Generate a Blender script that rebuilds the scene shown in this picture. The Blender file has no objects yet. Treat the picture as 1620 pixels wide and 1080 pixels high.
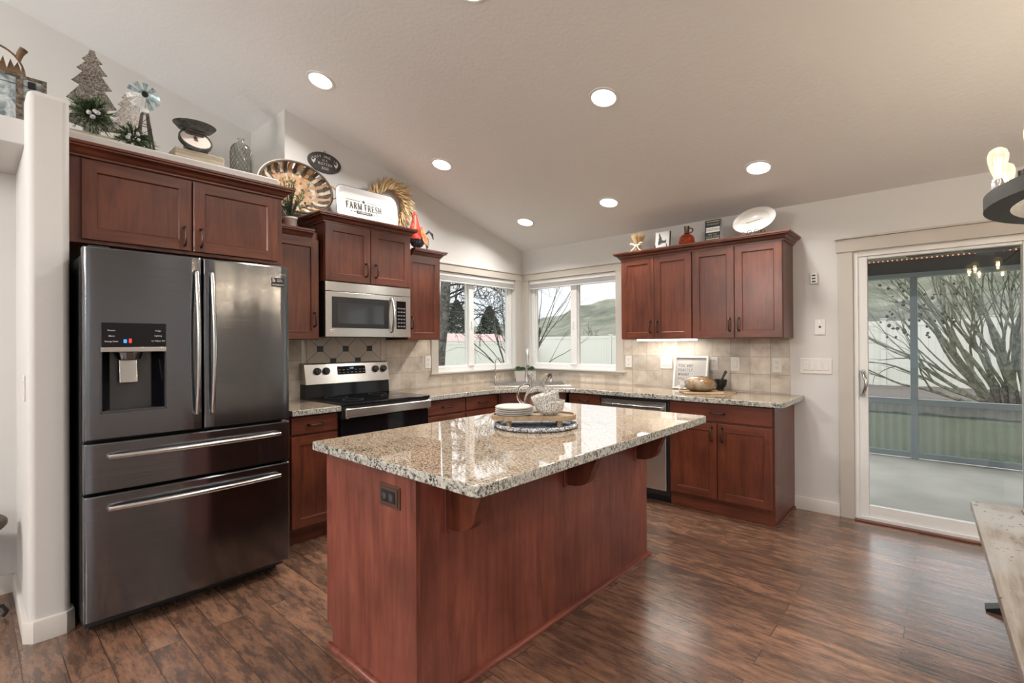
import bpy, bmesh, math, random
from mathutils import Vector, Matrix, noise
random.seed(7)
SC = bpy.context.scene
COL = SC.collection
PI = math.pi

# ---------------------------------------------------------------- camera
cam = bpy.data.cameras.new('camera')
camo = bpy.data.objects.new('camera', cam)
COL.objects.link(camo)
cam.sensor_width = 36.0
cam.lens = 36.0 * 773.5 / 1620.0
cam.clip_start = 0.05
cam.clip_end = 2000
_yaw, _pit, _rol = 0.731219, 0.003443, -0.005924
_fw = Vector((-math.sin(_yaw) * math.cos(_pit), math.cos(_yaw) * math.cos(_pit), math.sin(_pit)))
_r = Vector((math.cos(_yaw), math.sin(_yaw), 0))
_u = _r.cross(_fw)
_r2 = _r * math.cos(_rol) + _u * math.sin(_rol)
_u2 = -_r * math.sin(_rol) + _u * math.cos(_rol)
camo.matrix_world = Matrix(((_r2.x, _u2.x, -_fw.x, 3.8283), (_r2.y, _u2.y, -_fw.y, -4.46555),
                            (_r2.z, _u2.z, -_fw.z, 1.33803), (0, 0, 0, 1)))
SC.camera = camo

# ---------------------------------------------------------------- colour management
SC.view_settings.view_transform = 'Standard'
SC.view_settings.look = 'None'
SC.view_settings.gamma = 1.0
SC.view_settings.use_curve_mapping = False
SC.view_settings.exposure = 0.14

# ---------------------------------------------------------------- world: bright overcast sky with thin cloud
SKY_STRENGTH = 0.92
w = bpy.data.worlds.new('sky')
SC.world = w
w.use_nodes = True
nt = w.node_tree
nt.nodes.clear()
_out = nt.nodes.new('ShaderNodeOutputWorld')
_bg = nt.nodes.new('ShaderNodeBackground')
_tc = nt.nodes.new('ShaderNodeTexCoord')
_mp = nt.nodes.new('ShaderNodeMapping')
_mp.inputs['Scale'].default_value = (1.6, 1.6, 5.0)
_nz = nt.nodes.new('ShaderNodeTexNoise')
_nz.inputs['Scale'].default_value = 1.7
_nz.inputs['Detail'].default_value = 6
_rp = nt.nodes.new('ShaderNodeValToRGB')
_rp.color_ramp.elements[0].position = 0.36
_rp.color_ramp.elements[0].color = (0.80, 0.86, 0.92, 1)
_rp.color_ramp.elements[1].position = 0.56
_rp.color_ramp.elements[1].color = (0.98, 0.98, 0.99, 1)
nt.links.new(_tc.outputs['Generated'], _mp.inputs['Vector'])
nt.links.new(_mp.outputs['Vector'], _nz.inputs['Vector'])
nt.links.new(_nz.outputs['Fac'], _rp.inputs['Fac'])
# overcast sky: brighter overhead than at the horizon
_sx = nt.nodes.new('ShaderNodeSeparateXYZ')
_mr = nt.nodes.new('ShaderNodeMapRange')
_mr.inputs['From Min'].default_value = 0.05
_mr.inputs['From Max'].default_value = 0.45
_mr.inputs['To Min'].default_value = 1.05 * SKY_STRENGTH
_mr.inputs['To Max'].default_value = 3.4 * SKY_STRENGTH
nt.links.new(_tc.outputs['Generated'], _sx.inputs[0])
nt.links.new(_sx.outputs['Z'], _mr.inputs['Value'])
nt.links.new(_rp.outputs['Color'], _bg.inputs['Color'])
nt.links.new(_mr.outputs[0], _bg.inputs['Strength'])
nt.links.new(_bg.outputs[0], _out.inputs[0])

# ---------------------------------------------------------------- lamp strengths (each lamp's light is made in its builder)
CAN_WATTS = 12.0
CAN_COLOR = (1.0, 0.955, 0.90)
SC.cycles.max_bounces = 10
SC.cycles.diffuse_bounces = 5
SC.cycles.glossy_bounces = 5
SC.cycles.transmission_bounces = 8
SC.cycles.transparent_max_bounces = 24
SC.cycles.caustics_reflective = False
SC.cycles.caustics_refractive = False
SC.cycles.sample_clamp_indirect = 6.0

# ================================================================ materials
def srgb(h):
    h = h.lstrip('#')
    r = [int(h[i:i + 2], 16) / 255 for i in (0, 2, 4)]
    return tuple(c / 12.92 if c <= 0.04045 else ((c + 0.055) / 1.055) ** 2.4 for c in r)

def new_mat(name):
    m = bpy.data.materials.new(name)
    m.use_nodes = True
    nt = m.node_tree
    b = nt.nodes['Principled BSDF']
    return m, nt, b

def N(nt, typ, **kw):
    n = nt.nodes.new(typ)
    for k, v in kw.items():
        if k in n.inputs:
            n.inputs[k].default_value = v
        else:
            setattr(n, k, v)
    return n

def plain(name, col, rough=0.5, metal=0.0, spec=0.5, coat=0.0, coat_rough=0.1, bump=0.0, bscale=60, emis=None, estr=0, var=0.0, vscale=8, ior=None):
    m, nt, b = new_mat(name)
    col = srgb(col) if isinstance(col, str) else col
    b.inputs['Base Color'].default_value = (*col, 1)
    b.inputs['Roughness'].default_value = rough
    b.inputs['Metallic'].default_value = metal
    b.inputs['Specular IOR Level'].default_value = spec
    b.inputs['Coat Weight'].default_value = coat
    b.inputs['Coat Roughness'].default_value = coat_rough
    if ior:
        b.inputs['IOR'].default_value = ior
    tc = N(nt, 'ShaderNodeTexCoord')
    if var > 0:
        nz = N(nt, 'ShaderNodeTexNoise', Scale=vscale, Detail=5.0)
        nt.links.new(tc.outputs['Object'], nz.inputs['Vector'])
        hs = N(nt, 'ShaderNodeMix', data_type='RGBA')
        hs.inputs[6].default_value = (*[c * (1 - var) for c in col], 1)
        hs.inputs[7].default_value = (*[min(1, c * (1 + var)) for c in col], 1)
        nt.links.new(nz.outputs['Fac'], hs.inputs[0])
        nt.links.new(hs.outputs[2], b.inputs['Base Color'])
    if bump > 0:
        nz = N(nt, 'ShaderNodeTexNoise', Scale=bscale, Detail=4.0)
        nt.links.new(tc.outputs['Object'], nz.inputs['Vector'])
        bp = N(nt, 'ShaderNodeBump', Strength=bump, Distance=0.01)
        nt.links.new(nz.outputs['Fac'], bp.inputs['Height'])
        nt.links.new(bp.outputs[0], b.inputs['Normal'])
    if emis is not None:
        e = srgb(emis) if isinstance(emis, str) else emis
        b.inputs['Emission Color'].default_value = (*e, 1)
        b.inputs['Emission Strength'].default_value = estr
    return m

def wood(name, stops, axis='z', rough=0.34, coat=0.12, along=1.3, across=16.0, bump=0.05, blotch=0.35):
    """cherry-like veneer: grain runs along one axis, each object gets its own cut"""
    m, nt, b = new_mat(name)
    tc = N(nt, 'ShaderNodeTexCoord')
    oi = N(nt, 'ShaderNodeObjectInfo')
    mul = N(nt, 'ShaderNodeVectorMath', operation='MULTIPLY')
    cmb = N(nt, 'ShaderNodeCombineXYZ')
    for k in range(3):
        nt.links.new(oi.outputs['Random'], cmb.inputs[k])
    nt.links.new(cmb.outputs[0], mul.inputs[0])
    mul.inputs[1].default_value = (7.3, 5.1, 3.7)
    add = N(nt, 'ShaderNodeVectorMath', operation='ADD')
    nt.links.new(tc.outputs['Object'], add.inputs[0])
    nt.links.new(mul.outputs[0], add.inputs[1])
    mp = N(nt, 'ShaderNodeMapping')
    s = [across] * 3
    s['xyz'.index(axis)] = along
    mp.inputs['Scale'].default_value = s
    nt.links.new(add.outputs[0], mp.inputs['Vector'])
    nz = N(nt, 'ShaderNodeTexNoise', Scale=1.6, Detail=8.0, Roughness=0.62, Distortion=0.9)
    nt.links.new(mp.outputs[0], nz.inputs['Vector'])
    rp = N(nt, 'ShaderNodeValToRGB')
    els = rp.color_ramp.elements
    els[0].position, els[0].color = stops[0][0], (*stops[0][1], 1)
    els[1].position, els[1].color = stops[-1][0], (*stops[-1][1], 1)
    for p, c in stops[1:-1]:
        e = els.new(p)
        e.color = (*c, 1)
    nt.links.new(nz.outputs['Fac'], rp.inputs['Fac'])
    bl = N(nt, 'ShaderNodeTexNoise', Scale=3.0, Detail=3.0)
    nt.links.new(add.outputs[0], bl.inputs['Vector'])
    mr = N(nt, 'ShaderNodeMapRange')
    mr.inputs['From Min'].default_value = 0.3
    mr.inputs['From Max'].default_value = 0.7
    mr.inputs['To Min'].default_value = 1 - blotch
    mr.inputs['To Max'].default_value = 1 + blotch * 0.6
    nt.links.new(bl.outputs['Fac'], mr.inputs['Value'])
    mx = N(nt, 'ShaderNodeVectorMath', operation='SCALE')
    nt.links.new(rp.outputs['Color'], mx.inputs[0])
    nt.links.new(mr.outputs[0], mx.inputs['Scale'])
    nt.links.new(mx.outputs[0], b.inputs['Base Color'])
    b.inputs['Roughness'].default_value = rough
    b.inputs['Coat Weight'].default_value = coat
    b.inputs['Coat Roughness'].default_value = 0.22
    bp = N(nt, 'ShaderNodeBump', Strength=bump, Distance=0.004)
    nt.links.new(nz.outputs['Fac'], bp.inputs['Height'])
    nt.links.new(bp.outputs[0], b.inputs['Normal'])
    return m

M = {}
_ch = [(0.25, (0.064, 0.0150, 0.0085)), (0.5, (0.132, 0.0345, 0.0165)), (0.78, (0.195, 0.058, 0.028))]
for ax in 'xyz':
    M['cherry_' + ax] = wood('cherry_' + ax, _ch, ax)
_is = [(0.25, (0.115, 0.026, 0.017)), (0.5, (0.205, 0.056, 0.037)), (0.78, (0.30, 0.098, 0.063))]
M['island_z'] = wood('island_panel', _is, 'z', rough=0.42, coat=0.1, across=13, blotch=0.35)
M['island_x'] = wood('island_trim_x', _is, 'x', rough=0.38)
M['island_y'] = wood('island_trim_y', _is, 'y', rough=0.38)
_pi = [(0.3, (0.30, 0.20, 0.11)), (0.55, (0.46, 0.33, 0.20)), (0.8, (0.58, 0.45, 0.30))]
M['pine'] = wood('pine', _pi, 'y', rough=0.6, coat=0, across=22)
M['pine_x'] = wood('pine_x', _pi, 'x', rough=0.6, coat=0, across=22)
M['oldwood'] = wood('weathered_wood', [(0.3, (0.30, 0.24, 0.17)), (0.5, (0.50, 0.43, 0.33)), (0.7, (0.64, 0.57, 0.46))], 'y', rough=0.8, coat=0, across=30, bump=0.4)
M['darkwood'] = wood('dark_slats', [(0.3, (0.035, 0.024, 0.018)), (0.6, (0.08, 0.06, 0.045)), (0.8, (0.12, 0.09, 0.07))], 'z', rough=0.7, coat=0)
M['slat_tan'] = wood('basket_tan', [(0.3, (0.36, 0.20, 0.10)), (0.6, (0.52, 0.33, 0.19)), (0.8, (0.62, 0.44, 0.28))], 'z', rough=0.7, coat=0)
M['slat_pale'] = wood('basket_pale', [(0.3, (0.50, 0.42, 0.31)), (0.6, (0.66, 0.58, 0.46)), (0.8, (0.74, 0.68, 0.56))], 'z', rough=0.7, coat=0)
M['slat_dark'] = wood('basket_dark', [(0.3, (0.045, 0.032, 0.022)), (0.6, (0.10, 0.075, 0.052)), (0.8, (0.16, 0.12, 0.085))], 'z', rough=0.7, coat=0)

M['wall'] = plain('wall_paint', (0.655, 0.648, 0.635), 0.75, spec=0.25, bump=0.06, bscale=160)
M['ceiling'] = plain('ceiling_paint', (0.80, 0.805, 0.81), 0.8, spec=0.2, bump=0.2, bscale=45)
M['trim'] = plain('trim_paint', (0.53, 0.492, 0.442), 0.42, spec=0.4)
M['base_trim'] = plain('baseboard_paint', (0.62, 0.59, 0.55), 0.45, spec=0.4)
M['vinyl'] = plain('white_vinyl', (0.80, 0.80, 0.79), 0.35)
M['plate'] = plain('white_plate_plastic', (0.74, 0.725, 0.695), 0.35)
M['slot'] = plain('outlet_slot', (0.05, 0.045, 0.04), 0.6)
M['black'] = plain('black_plastic', (0.012, 0.012, 0.013), 0.4)
M['blackgloss'] = plain('black_glass', (0.006, 0.006, 0.008), 0.06, spec=0.35)
M['mwglass'] = plain('microwave_window', (0.03, 0.032, 0.035), 0.08, spec=0.9)
M['bronze'] = plain('oil_rubbed_bronze', (0.075, 0.058, 0.048), 0.27, metal=0.8)
M['chrome'] = plain('brushed_nickel', (0.55, 0.54, 0.52), 0.22, metal=1.0)
M['white'] = plain('white_glaze', (0.60, 0.585, 0.56), 0.22, coat=0.3)
M['enamel'] = plain('white_enamel', (0.70, 0.70, 0.69), 0.3)
M['greyenamel'] = plain('pale_grey_rim', (0.52, 0.52, 0.52), 0.4)
M['ink'] = plain('dark_ink', (0.03, 0.03, 0.03), 0.7)
M['charcoal'] = plain('charcoal_paint', (0.055, 0.052, 0.053), 0.7, var=0.3, vscale=30)
M['whitepaint'] = plain('white_lettering', (0.75, 0.74, 0.71), 0.7)
M['green'] = plain('evergreen_needles', (0.035, 0.075, 0.028), 0.7, var=0.5, vscale=40)
M['green2'] = plain('light_evergreen', (0.085, 0.14, 0.035), 0.7, var=0.5, vscale=40)
M['succ'] = plain('succulent_green', (0.08, 0.19, 0.06), 0.5, var=0.5, vscale=60)
M['berry'] = plain('frosted_berry', (0.45, 0.46, 0.48), 0.45, var=0.4, vscale=120)
M['straw'] = plain('dry_straw', (0.50, 0.34, 0.16), 0.75, var=0.45, vscale=35)
M['straw2'] = plain('pale_straw', (0.62, 0.48, 0.27), 0.75, var=0.35, vscale=35)
M['iron'] = plain('black_iron', (0.02, 0.019, 0.018), 0.45, metal=0.5)
M['twine'] = plain('ribbon', (0.66, 0.58, 0.47), 0.8)

def galvan(name, cols, scale=26, rough=0.45, metal=0.7):
    m, nt, b = new_mat(name)
    tc = N(nt, 'ShaderNodeTexCoord')
    vo = N(nt, 'ShaderNodeTexNoise', Scale=scale, Detail=6.0, Distortion=1.2)
    nt.links.new(tc.outputs['Object'], vo.inputs['Vector'])
    rp = N(nt, 'ShaderNodeValToRGB')
    e = rp.color_ramp.elements
    e[0].position, e[0].color = 0.36, (*cols[0], 1)
    e[1].position, e[1].color = 0.66, (*cols[-1], 1)
    if len(cols) > 2:
        k = e.new(0.5)
        k.color = (*cols[1], 1)
    nt.links.new(vo.outputs['Fac'], rp.inputs['Fac'])
    nt.links.new(rp.outputs[0], b.inputs['Base Color'])
    b.inputs['Metallic'].default_value = metal
    b.inputs['Roughness'].default_value = rough
    return m
M['galv'] = galvan('galvanised_tin', [(0.16, 0.20, 0.21), (0.36, 0.42, 0.44), (0.62, 0.66, 0.67)], 22, 0.6, 0.15)
M['rust'] = galvan('rusty_strap', [(0.05, 0.04, 0.03), (0.16, 0.13, 0.10), (0.26, 0.22, 0.18)], 40, 0.7, 0.3)
M['bark'] = galvan('birch_bark_glitter', [(0.055, 0.045, 0.036), (0.20, 0.175, 0.15), (0.44, 0.41, 0.37)], 120, 0.6, 0.0)
M['bark2'] = galvan('pale_glitter', [(0.30, 0.26, 0.23), (0.62, 0.57, 0.53), (0.80, 0.76, 0.72)], 110, 0.5, 0.0)
M['treebark'] = galvan('tree_bark', [(0.030, 0.027, 0.024), (0.075, 0.068, 0.060), (0.14, 0.13, 0.115)], 9, 0.9, 0.0)
M['twig'] = galvan('greenish_twig', [(0.055, 0.055, 0.040), (0.125, 0.13, 0.09), (0.22, 0.22, 0.16)], 7, 0.9, 0.0)
M['darktwig'] = plain('dark_twig', (0.045, 0.04, 0.036), 0.9)
M['blade'] = galvan('aged_blue_tin', [(0.10, 0.17, 0.20), (0.25, 0.34, 0.37), (0.45, 0.52, 0.54)], 30, 0.45, 0.5)
M['bladewhite'] = galvan('pale_tin', [(0.5, 0.52, 0.53), (0.72, 0.73, 0.73), (0.85, 0.85, 0.84)], 30, 0.5, 0.2)
M['scalegrey'] = galvan('aged_grey_metal', [(0.03, 0.03, 0.028), (0.065, 0.065, 0.06), (0.12, 0.12, 0.11)], 25, 0.5, 0.4)
M['dial'] = plain('dial_face', (0.70, 0.63, 0.57), 0.5, var=0.12, vscale=30)

def steel(name, col, rough=0.24, aniso=0.75, rot=0.0):
    m, nt, b = new_mat(name)
    b.inputs['Base Color'].default_value = (*col, 1)
    b.inputs['Metallic'].default_value = 1.0
    b.inputs['Anisotropic'].default_value = aniso
    b.inputs['Anisotropic Rotation'].default_value = rot
    tg = N(nt, 'ShaderNodeTangent', direction_type='RADIAL', axis='Z')
    nt.links.new(tg.outputs[0], b.inputs['Tangent'])
    tc = N(nt, 'ShaderNodeTexCoord')
    mp = N(nt, 'ShaderNodeMapping')
    mp.inputs['Scale'].default_value = (3, 3, 300)
    nt.links.new(tc.outputs['Object'], mp.inputs['Vector'])
    nz = N(nt, 'ShaderNodeTexNoise', Scale=1.0, Detail=3.0)
    nt.links.new(mp.outputs[0], nz.inputs['Vector'])
    mr = N(nt, 'ShaderNodeMapRange')
    mr.inputs['To Min'].default_value = rough - 0.05
    mr.inputs['To Max'].default_value = rough + 0.06
    nt.links.new(nz.outputs['Fac'], mr.inputs['Value'])
    nt.links.new(mr.outputs[0], b.inputs['Roughness'])
    return m
M['dsteel'] = steel('dark_stainless', (0.185, 0.19, 0.205), 0.15, 0.8, 0.25)
M['steel'] = steel('stainless', (0.60, 0.58, 0.55), 0.24, 0.75, 0.25)
M['barsteel'] = plain('bar_stainless', (0.62, 0.61, 0.60), 0.2, metal=1.0)

def granite(name, stops, c_lo, c_hi, rough, ior, sc=120.0):
    m, nt, b = new_mat(name)
    tc = N(nt, 'ShaderNodeTexCoord')
    mp = N(nt, 'ShaderNodeMapping')
    mp.inputs['Scale'].default_value = (0.8, 1.5, 1.0)
    mp.inputs['Rotation'].default_value = (0, 0, 0.5)
    nt.links.new(tc.outputs['Object'], mp.inputs['Vector'])
    n1 = N(nt, 'ShaderNodeTexNoise', Scale=sc, Detail=6.0, Roughness=0.7, Distortion=0.5)
    nt.links.new(mp.outputs[0], n1.inputs['Vector'])
    rp = N(nt, 'ShaderNodeValToRGB')
    e = rp.color_ramp.elements
    e[0].position, e[0].color = 0.36, (*c_lo, 1)
    e[1].position, e[1].color = 0.74, (*c_hi, 1)
    for p, c in stops:
        k = e.new(p)
        k.color = (*c, 1)
    nt.links.new(n1.outputs['Fac'], rp.inputs['Fac'])
    vo = N(nt, 'ShaderNodeTexVoronoi', Scale=170.0)
    nt.links.new(mp.outputs[0], vo.inputs['Vector'])
    n2 = N(nt, 'ShaderNodeTexNoise', Scale=14.0, Detail=2.0)
    nt.links.new(mp.outputs[0], n2.inputs['Vector'])
    mm = N(nt, 'ShaderNodeMath', operation='MULTIPLY')
    sp = N(nt, 'ShaderNodeSeparateColor')
    nt.links.new(vo.outputs['Color'], sp.inputs[0])
    nt.links.new(sp.outputs[0], mm.inputs[0])
    nt.links.new(n2.outputs['Fac'], mm.inputs[1])
    r2 = N(nt, 'ShaderNodeValToRGB')
    r2.color_ramp.elements[0].position, r2.color_ramp.elements[0].color = 0.50, (0, 0, 0, 1)
    r2.color_ramp.elements[1].position, r2.color_ramp.elements[1].color = 0.54, (1, 1, 1, 1)
    nt.links.new(mm.outputs[0], r2.inputs['Fac'])
    mx = N(nt, 'ShaderNodeMix', data_type='RGBA')
    nt.links.new(r2.outputs[0], mx.inputs[0])
    nt.links.new(rp.outputs[0], mx.inputs[6])
    mx.inputs[7].default_value = (0.045, 0.040, 0.038, 1)
    nt.links.new(mx.outputs[2], b.inputs['Base Color'])
    b.inputs['Roughness'].default_value = rough
    b.inputs['IOR'].default_value = ior
    return m
M['granite'] = granite('granite', ((0.42, (0.125, 0.092, 0.064)), (0.47, (0.29, 0.21, 0.14)), (0.55, (0.45, 0.365, 0.27)), (0.63, (0.56, 0.495, 0.405))), (0.035, 0.030, 0.025), (0.66, 0.61, 0.53), 0.03, 2.0)
M['granite_edge'] = granite('granite_rough_edge', ((0.43, (0.16, 0.16, 0.145)), (0.47, (0.40, 0.40, 0.36)), (0.55, (0.56, 0.56, 0.51)), (0.63, (0.64, 0.63, 0.575))), (0.018, 0.019, 0.020), (0.72, 0.71, 0.66), 0.25, 1.5, 75.0)

def floor_mat():
    m, nt, b = new_mat('dark_plank_floor')
    tc = N(nt, 'ShaderNodeTexCoord')
    br = N(nt, 'ShaderNodeTexBrick', offset=0.37, offset_frequency=2, squash=1.0)
    br.inputs['Scale'].default_value = 1.0
    br.inputs['Brick Width'].default_value = 1.22
    br.inputs['Row Height'].default_value = 0.127
    br.inputs['Mortar Size'].default_value = 0.0019
    br.inputs['Mortar Smooth'].default_value = 0.2
    br.inputs['Bias'].default_value = 0.0
    br.inputs['Color1'].default_value = (0.70, 0.70, 0.70, 1)
    br.inputs['Color2'].default_value = (1.25, 1.22, 1.2, 1)
    br.inputs['Mortar'].default_value = (0.25, 0.22, 0.2, 1)
    nt.links.new(tc.outputs['Object'], br.inputs['Vector'])
    mp = N(nt, 'ShaderNodeMapping')
    mp.inputs['Scale'].default_value = (3.6, 15.0, 1.0)
    nt.links.new(tc.outputs['Object'], mp.inputs['Vector'])
    # every board gets its own piece of grain
    wn = N(nt, 'ShaderNodeVectorMath', operation='SCALE')
    nt.links.new(br.outputs['Color'], wn.inputs[0])
    wn.inputs['Scale'].default_value = 19.0
    ad = N(nt, 'ShaderNodeVectorMath', operation='ADD')
    nt.links.new(mp.outputs[0], ad.inputs[0])
    nt.links.new(wn.outputs[0], ad.inputs[1])
    n1 = N(nt, 'ShaderNodeTexNoise', Scale=1.8, Detail=10.0, Roughness=0.74, Distortion=0.2)
    nt.links.new(ad.outputs[0], n1.inputs['Vector'])
    rp = N(nt, 'ShaderNodeValToRGB')
    e = rp.color_ramp.elements
    e[0].position, e[0].color = 0.30, (0.040, 0.023, 0.016, 1)
    e[1].position, e[1].color = 0.74, (0.29, 0.172, 0.108, 1)
    for p, c in ((0.44, (0.108, 0.060, 0.041)), (0.56, (0.205, 0.108, 0.066))):
        k = e.new(p)
        k.color = (*c, 1)
    nt.links.new(n1.outputs['Fac'], rp.inputs['Fac'])
    mul = N(nt, 'ShaderNodeMix', data_type='RGBA', blend_type='MULTIPLY')
    mul.inputs[0].default_value = 1.0
    nt.links.new(rp.outputs[0], mul.inputs[6])
    nt.links.new(br.outputs['Color'], mul.inputs[7])
    nt.links.new(mul.outputs[2], b.inputs['Base Color'])
    b.inputs['Roughness'].default_value = 0.24
    b.inputs['Specular IOR Level'].default_value = 0.5
    b.inputs['IOR'].default_value = 2.1
    # hand-scraped ripples running along the boards
    m2 = N(nt, 'ShaderNodeMapping')
    m2.inputs['Scale'].default_value = (2.2, 75.0, 1.0)
    nt.links.new(tc.outputs['Object'], m2.inputs['Vector'])
    n2 = N(nt, 'ShaderNodeTexNoise', Scale=1.0, Detail=2.0)
    nt.links.new(m2.outputs[0], n2.inputs['Vector'])
    sm = N(nt, 'ShaderNodeMath', operation='SUBTRACT')
    nt.links.new(n2.outputs['Fac'], sm.inputs[0])
    nt.links.new(br.outputs['Fac'], sm.inputs[1])
    bp = N(nt, 'ShaderNodeBump', Strength=0.20, Distance=0.004)
    nt.links.new(sm.outputs[0], bp.inputs['Height'])
    nt.links.new(bp.outputs[0], b.inputs['Normal'])
    return m
M['floor'] = floor_mat()

def tile_mat(name, ua, uoff, w=0.158, h=0.147, zoff=0.9165):
    m, nt, b = new_mat(name)
    tc = N(nt, 'ShaderNodeTexCoord')
    sp = N(nt, 'ShaderNodeSeparateXYZ')
    nt.links.new(tc.outputs['Object'], sp.inputs[0])
    cb = N(nt, 'ShaderNodeCombineXYZ')
    a1 = N(nt, 'ShaderNodeMath', operation='SUBTRACT')
    a1.inputs[1].default_value = uoff
    nt.links.new(sp.outputs['xyz'.index(ua)], a1.inputs[0])
    a2 = N(nt, 'ShaderNodeMath', operation='SUBTRACT')
    a2.inputs[1].default_value = zoff
    nt.links.new(sp.outputs[2], a2.inputs[0])
    nt.links.new(a1.outputs[0], cb.inputs[0])
    nt.links.new(a2.outputs[0], cb.inputs[1])
    br = N(nt, 'ShaderNodeTexBrick', offset=0.0, squash=1.0)
    br.inputs['Scale'].default_value = 1.0
    br.inputs['Brick Width'].default_value = w
    br.inputs['Row Height'].default_value = h
    br.inputs['Mortar Size'].default_value = 0.0022
    br.inputs['Color1'].default_value = (0.80, 0.80, 0.80, 1)
    br.inputs['Color2'].default_value = (1.12, 1.10, 1.08, 1)
    br.inputs['Mortar'].default_value = (0.62, 0.60, 0.58, 1)
    nt.links.new(cb.outputs[0], br.inputs['Vector'])
    n1 = N(nt, 'ShaderNodeTexNoise', Scale=8.0, Detail=7.0, Roughness=0.6, Distortion=0.35)
    nt.links.new(tc.outputs['Object'], n1.inputs['Vector'])
    rp = N(nt, 'ShaderNodeValToRGB')
    e = rp.color_ramp.elements
    e[0].position, e[0].color = 0.30, (0.43, 0.365, 0.295, 1)
    e[1].position, e[1].color = 0.66, (0.69, 0.635, 0.56, 1)
    k = e.new(0.48)
    k.color = (0.585, 0.525, 0.45, 1)
    nt.links.new(n1.outputs['Fac'], rp.inputs['Fac'])
    mul = N(nt, 'ShaderNodeMix', data_type='RGBA', blend_type='MULTIPLY')
    mul.inputs[0].default_value = 1.0
    nt.links.new(rp.outputs[0], mul.inputs[6])
    nt.links.new(br.outputs['Color'], mul.inputs[7])
    nt.links.new(mul.outputs[2], b.inputs['Base Color'])
    b.inputs['Roughness'].default_value = 0.38
    iv = N(nt, 'ShaderNodeMath', operation='SUBTRACT')
    iv.inputs[0].default_value = 1.0
    nt.links.new(br.outputs['Fac'], iv.inputs[1])
    bp = N(nt, 'ShaderNodeBump', Strength=0.5, Distance=0.003)
    nt.links.new(iv.outputs[0], bp.inputs['Height'])
    nt.links.new(bp.outputs[0], b.inputs['Normal'])
    return m
M['tile_y'] = tile_mat('travertine_left', 'y', -1.918)
M['tile_x'] = tile_mat('travertine_back', 'x', 1.448)
M['tileplain'] = plain('travertine_plain', (0.62, 0.565, 0.49), 0.38, var=0.16, vscale=12)
M['grout'] = plain('grout_line', (0.16, 0.15, 0.14), 0.8)
M['accent'] = plain('black_accent_tile', (0.018, 0.020, 0.024), 0.25)

def glass_pane(name, refl=1.0, tint=(0.95, 0.97, 0.96)):
    """thin window pane: see-through with a Fresnel mirror image on top"""
    m, nt, b = new_mat(name)
    nt.nodes.remove(b)
    out = nt.nodes['Material Output']
    tr = N(nt, 'ShaderNodeBsdfTransparent')
    tr.inputs[0].default_value = (*tint, 1)
    gl = N(nt, 'ShaderNodeBsdfGlossy')
    gl.inputs['Roughness'].default_value = 0.0
    fr = N(nt, 'ShaderNodeFresnel', IOR=1.5)
    mu = N(nt, 'ShaderNodeMath', operation='MULTIPLY')
    mu.inputs[1].default_value = refl
    nt.links.new(fr.outputs[0], mu.inputs[0])
    mx = N(nt, 'ShaderNodeMixShader')
    nt.links.new(mu.outputs[0], mx.inputs[0])
    nt.links.new(tr.outputs[0], mx.inputs[1])
    nt.links.new(gl.outputs[0], mx.inputs[2])
    nt.links.new(mx.outputs[0], out.inputs[0])
    return m
M['pane'] = glass_pane('window_glass', 0.5)
M['doorpane'] = glass_pane('door_glass', 1.8, (0.94, 0.955, 0.935))

def glass_solid(name, col=(1, 1, 1), rough=0.0):
    m, nt, b = new_mat(name)
    b.inputs['Base Color'].default_value = (*col, 1)
    b.inputs['Roughness'].default_value = rough
    b.inputs['Transmission Weight'].default_value = 1.0
    b.inputs['IOR'].default_value = 1.45
    return m
M['glass'] = glass_solid('clear_glass')
M['amber'] = glass_solid('amber_glass', (0.86, 0.26, 0.05), 0.02)
M['smoke'] = glass_solid('smoky_glass', (0.82, 0.83, 0.80), 0.03)

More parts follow.
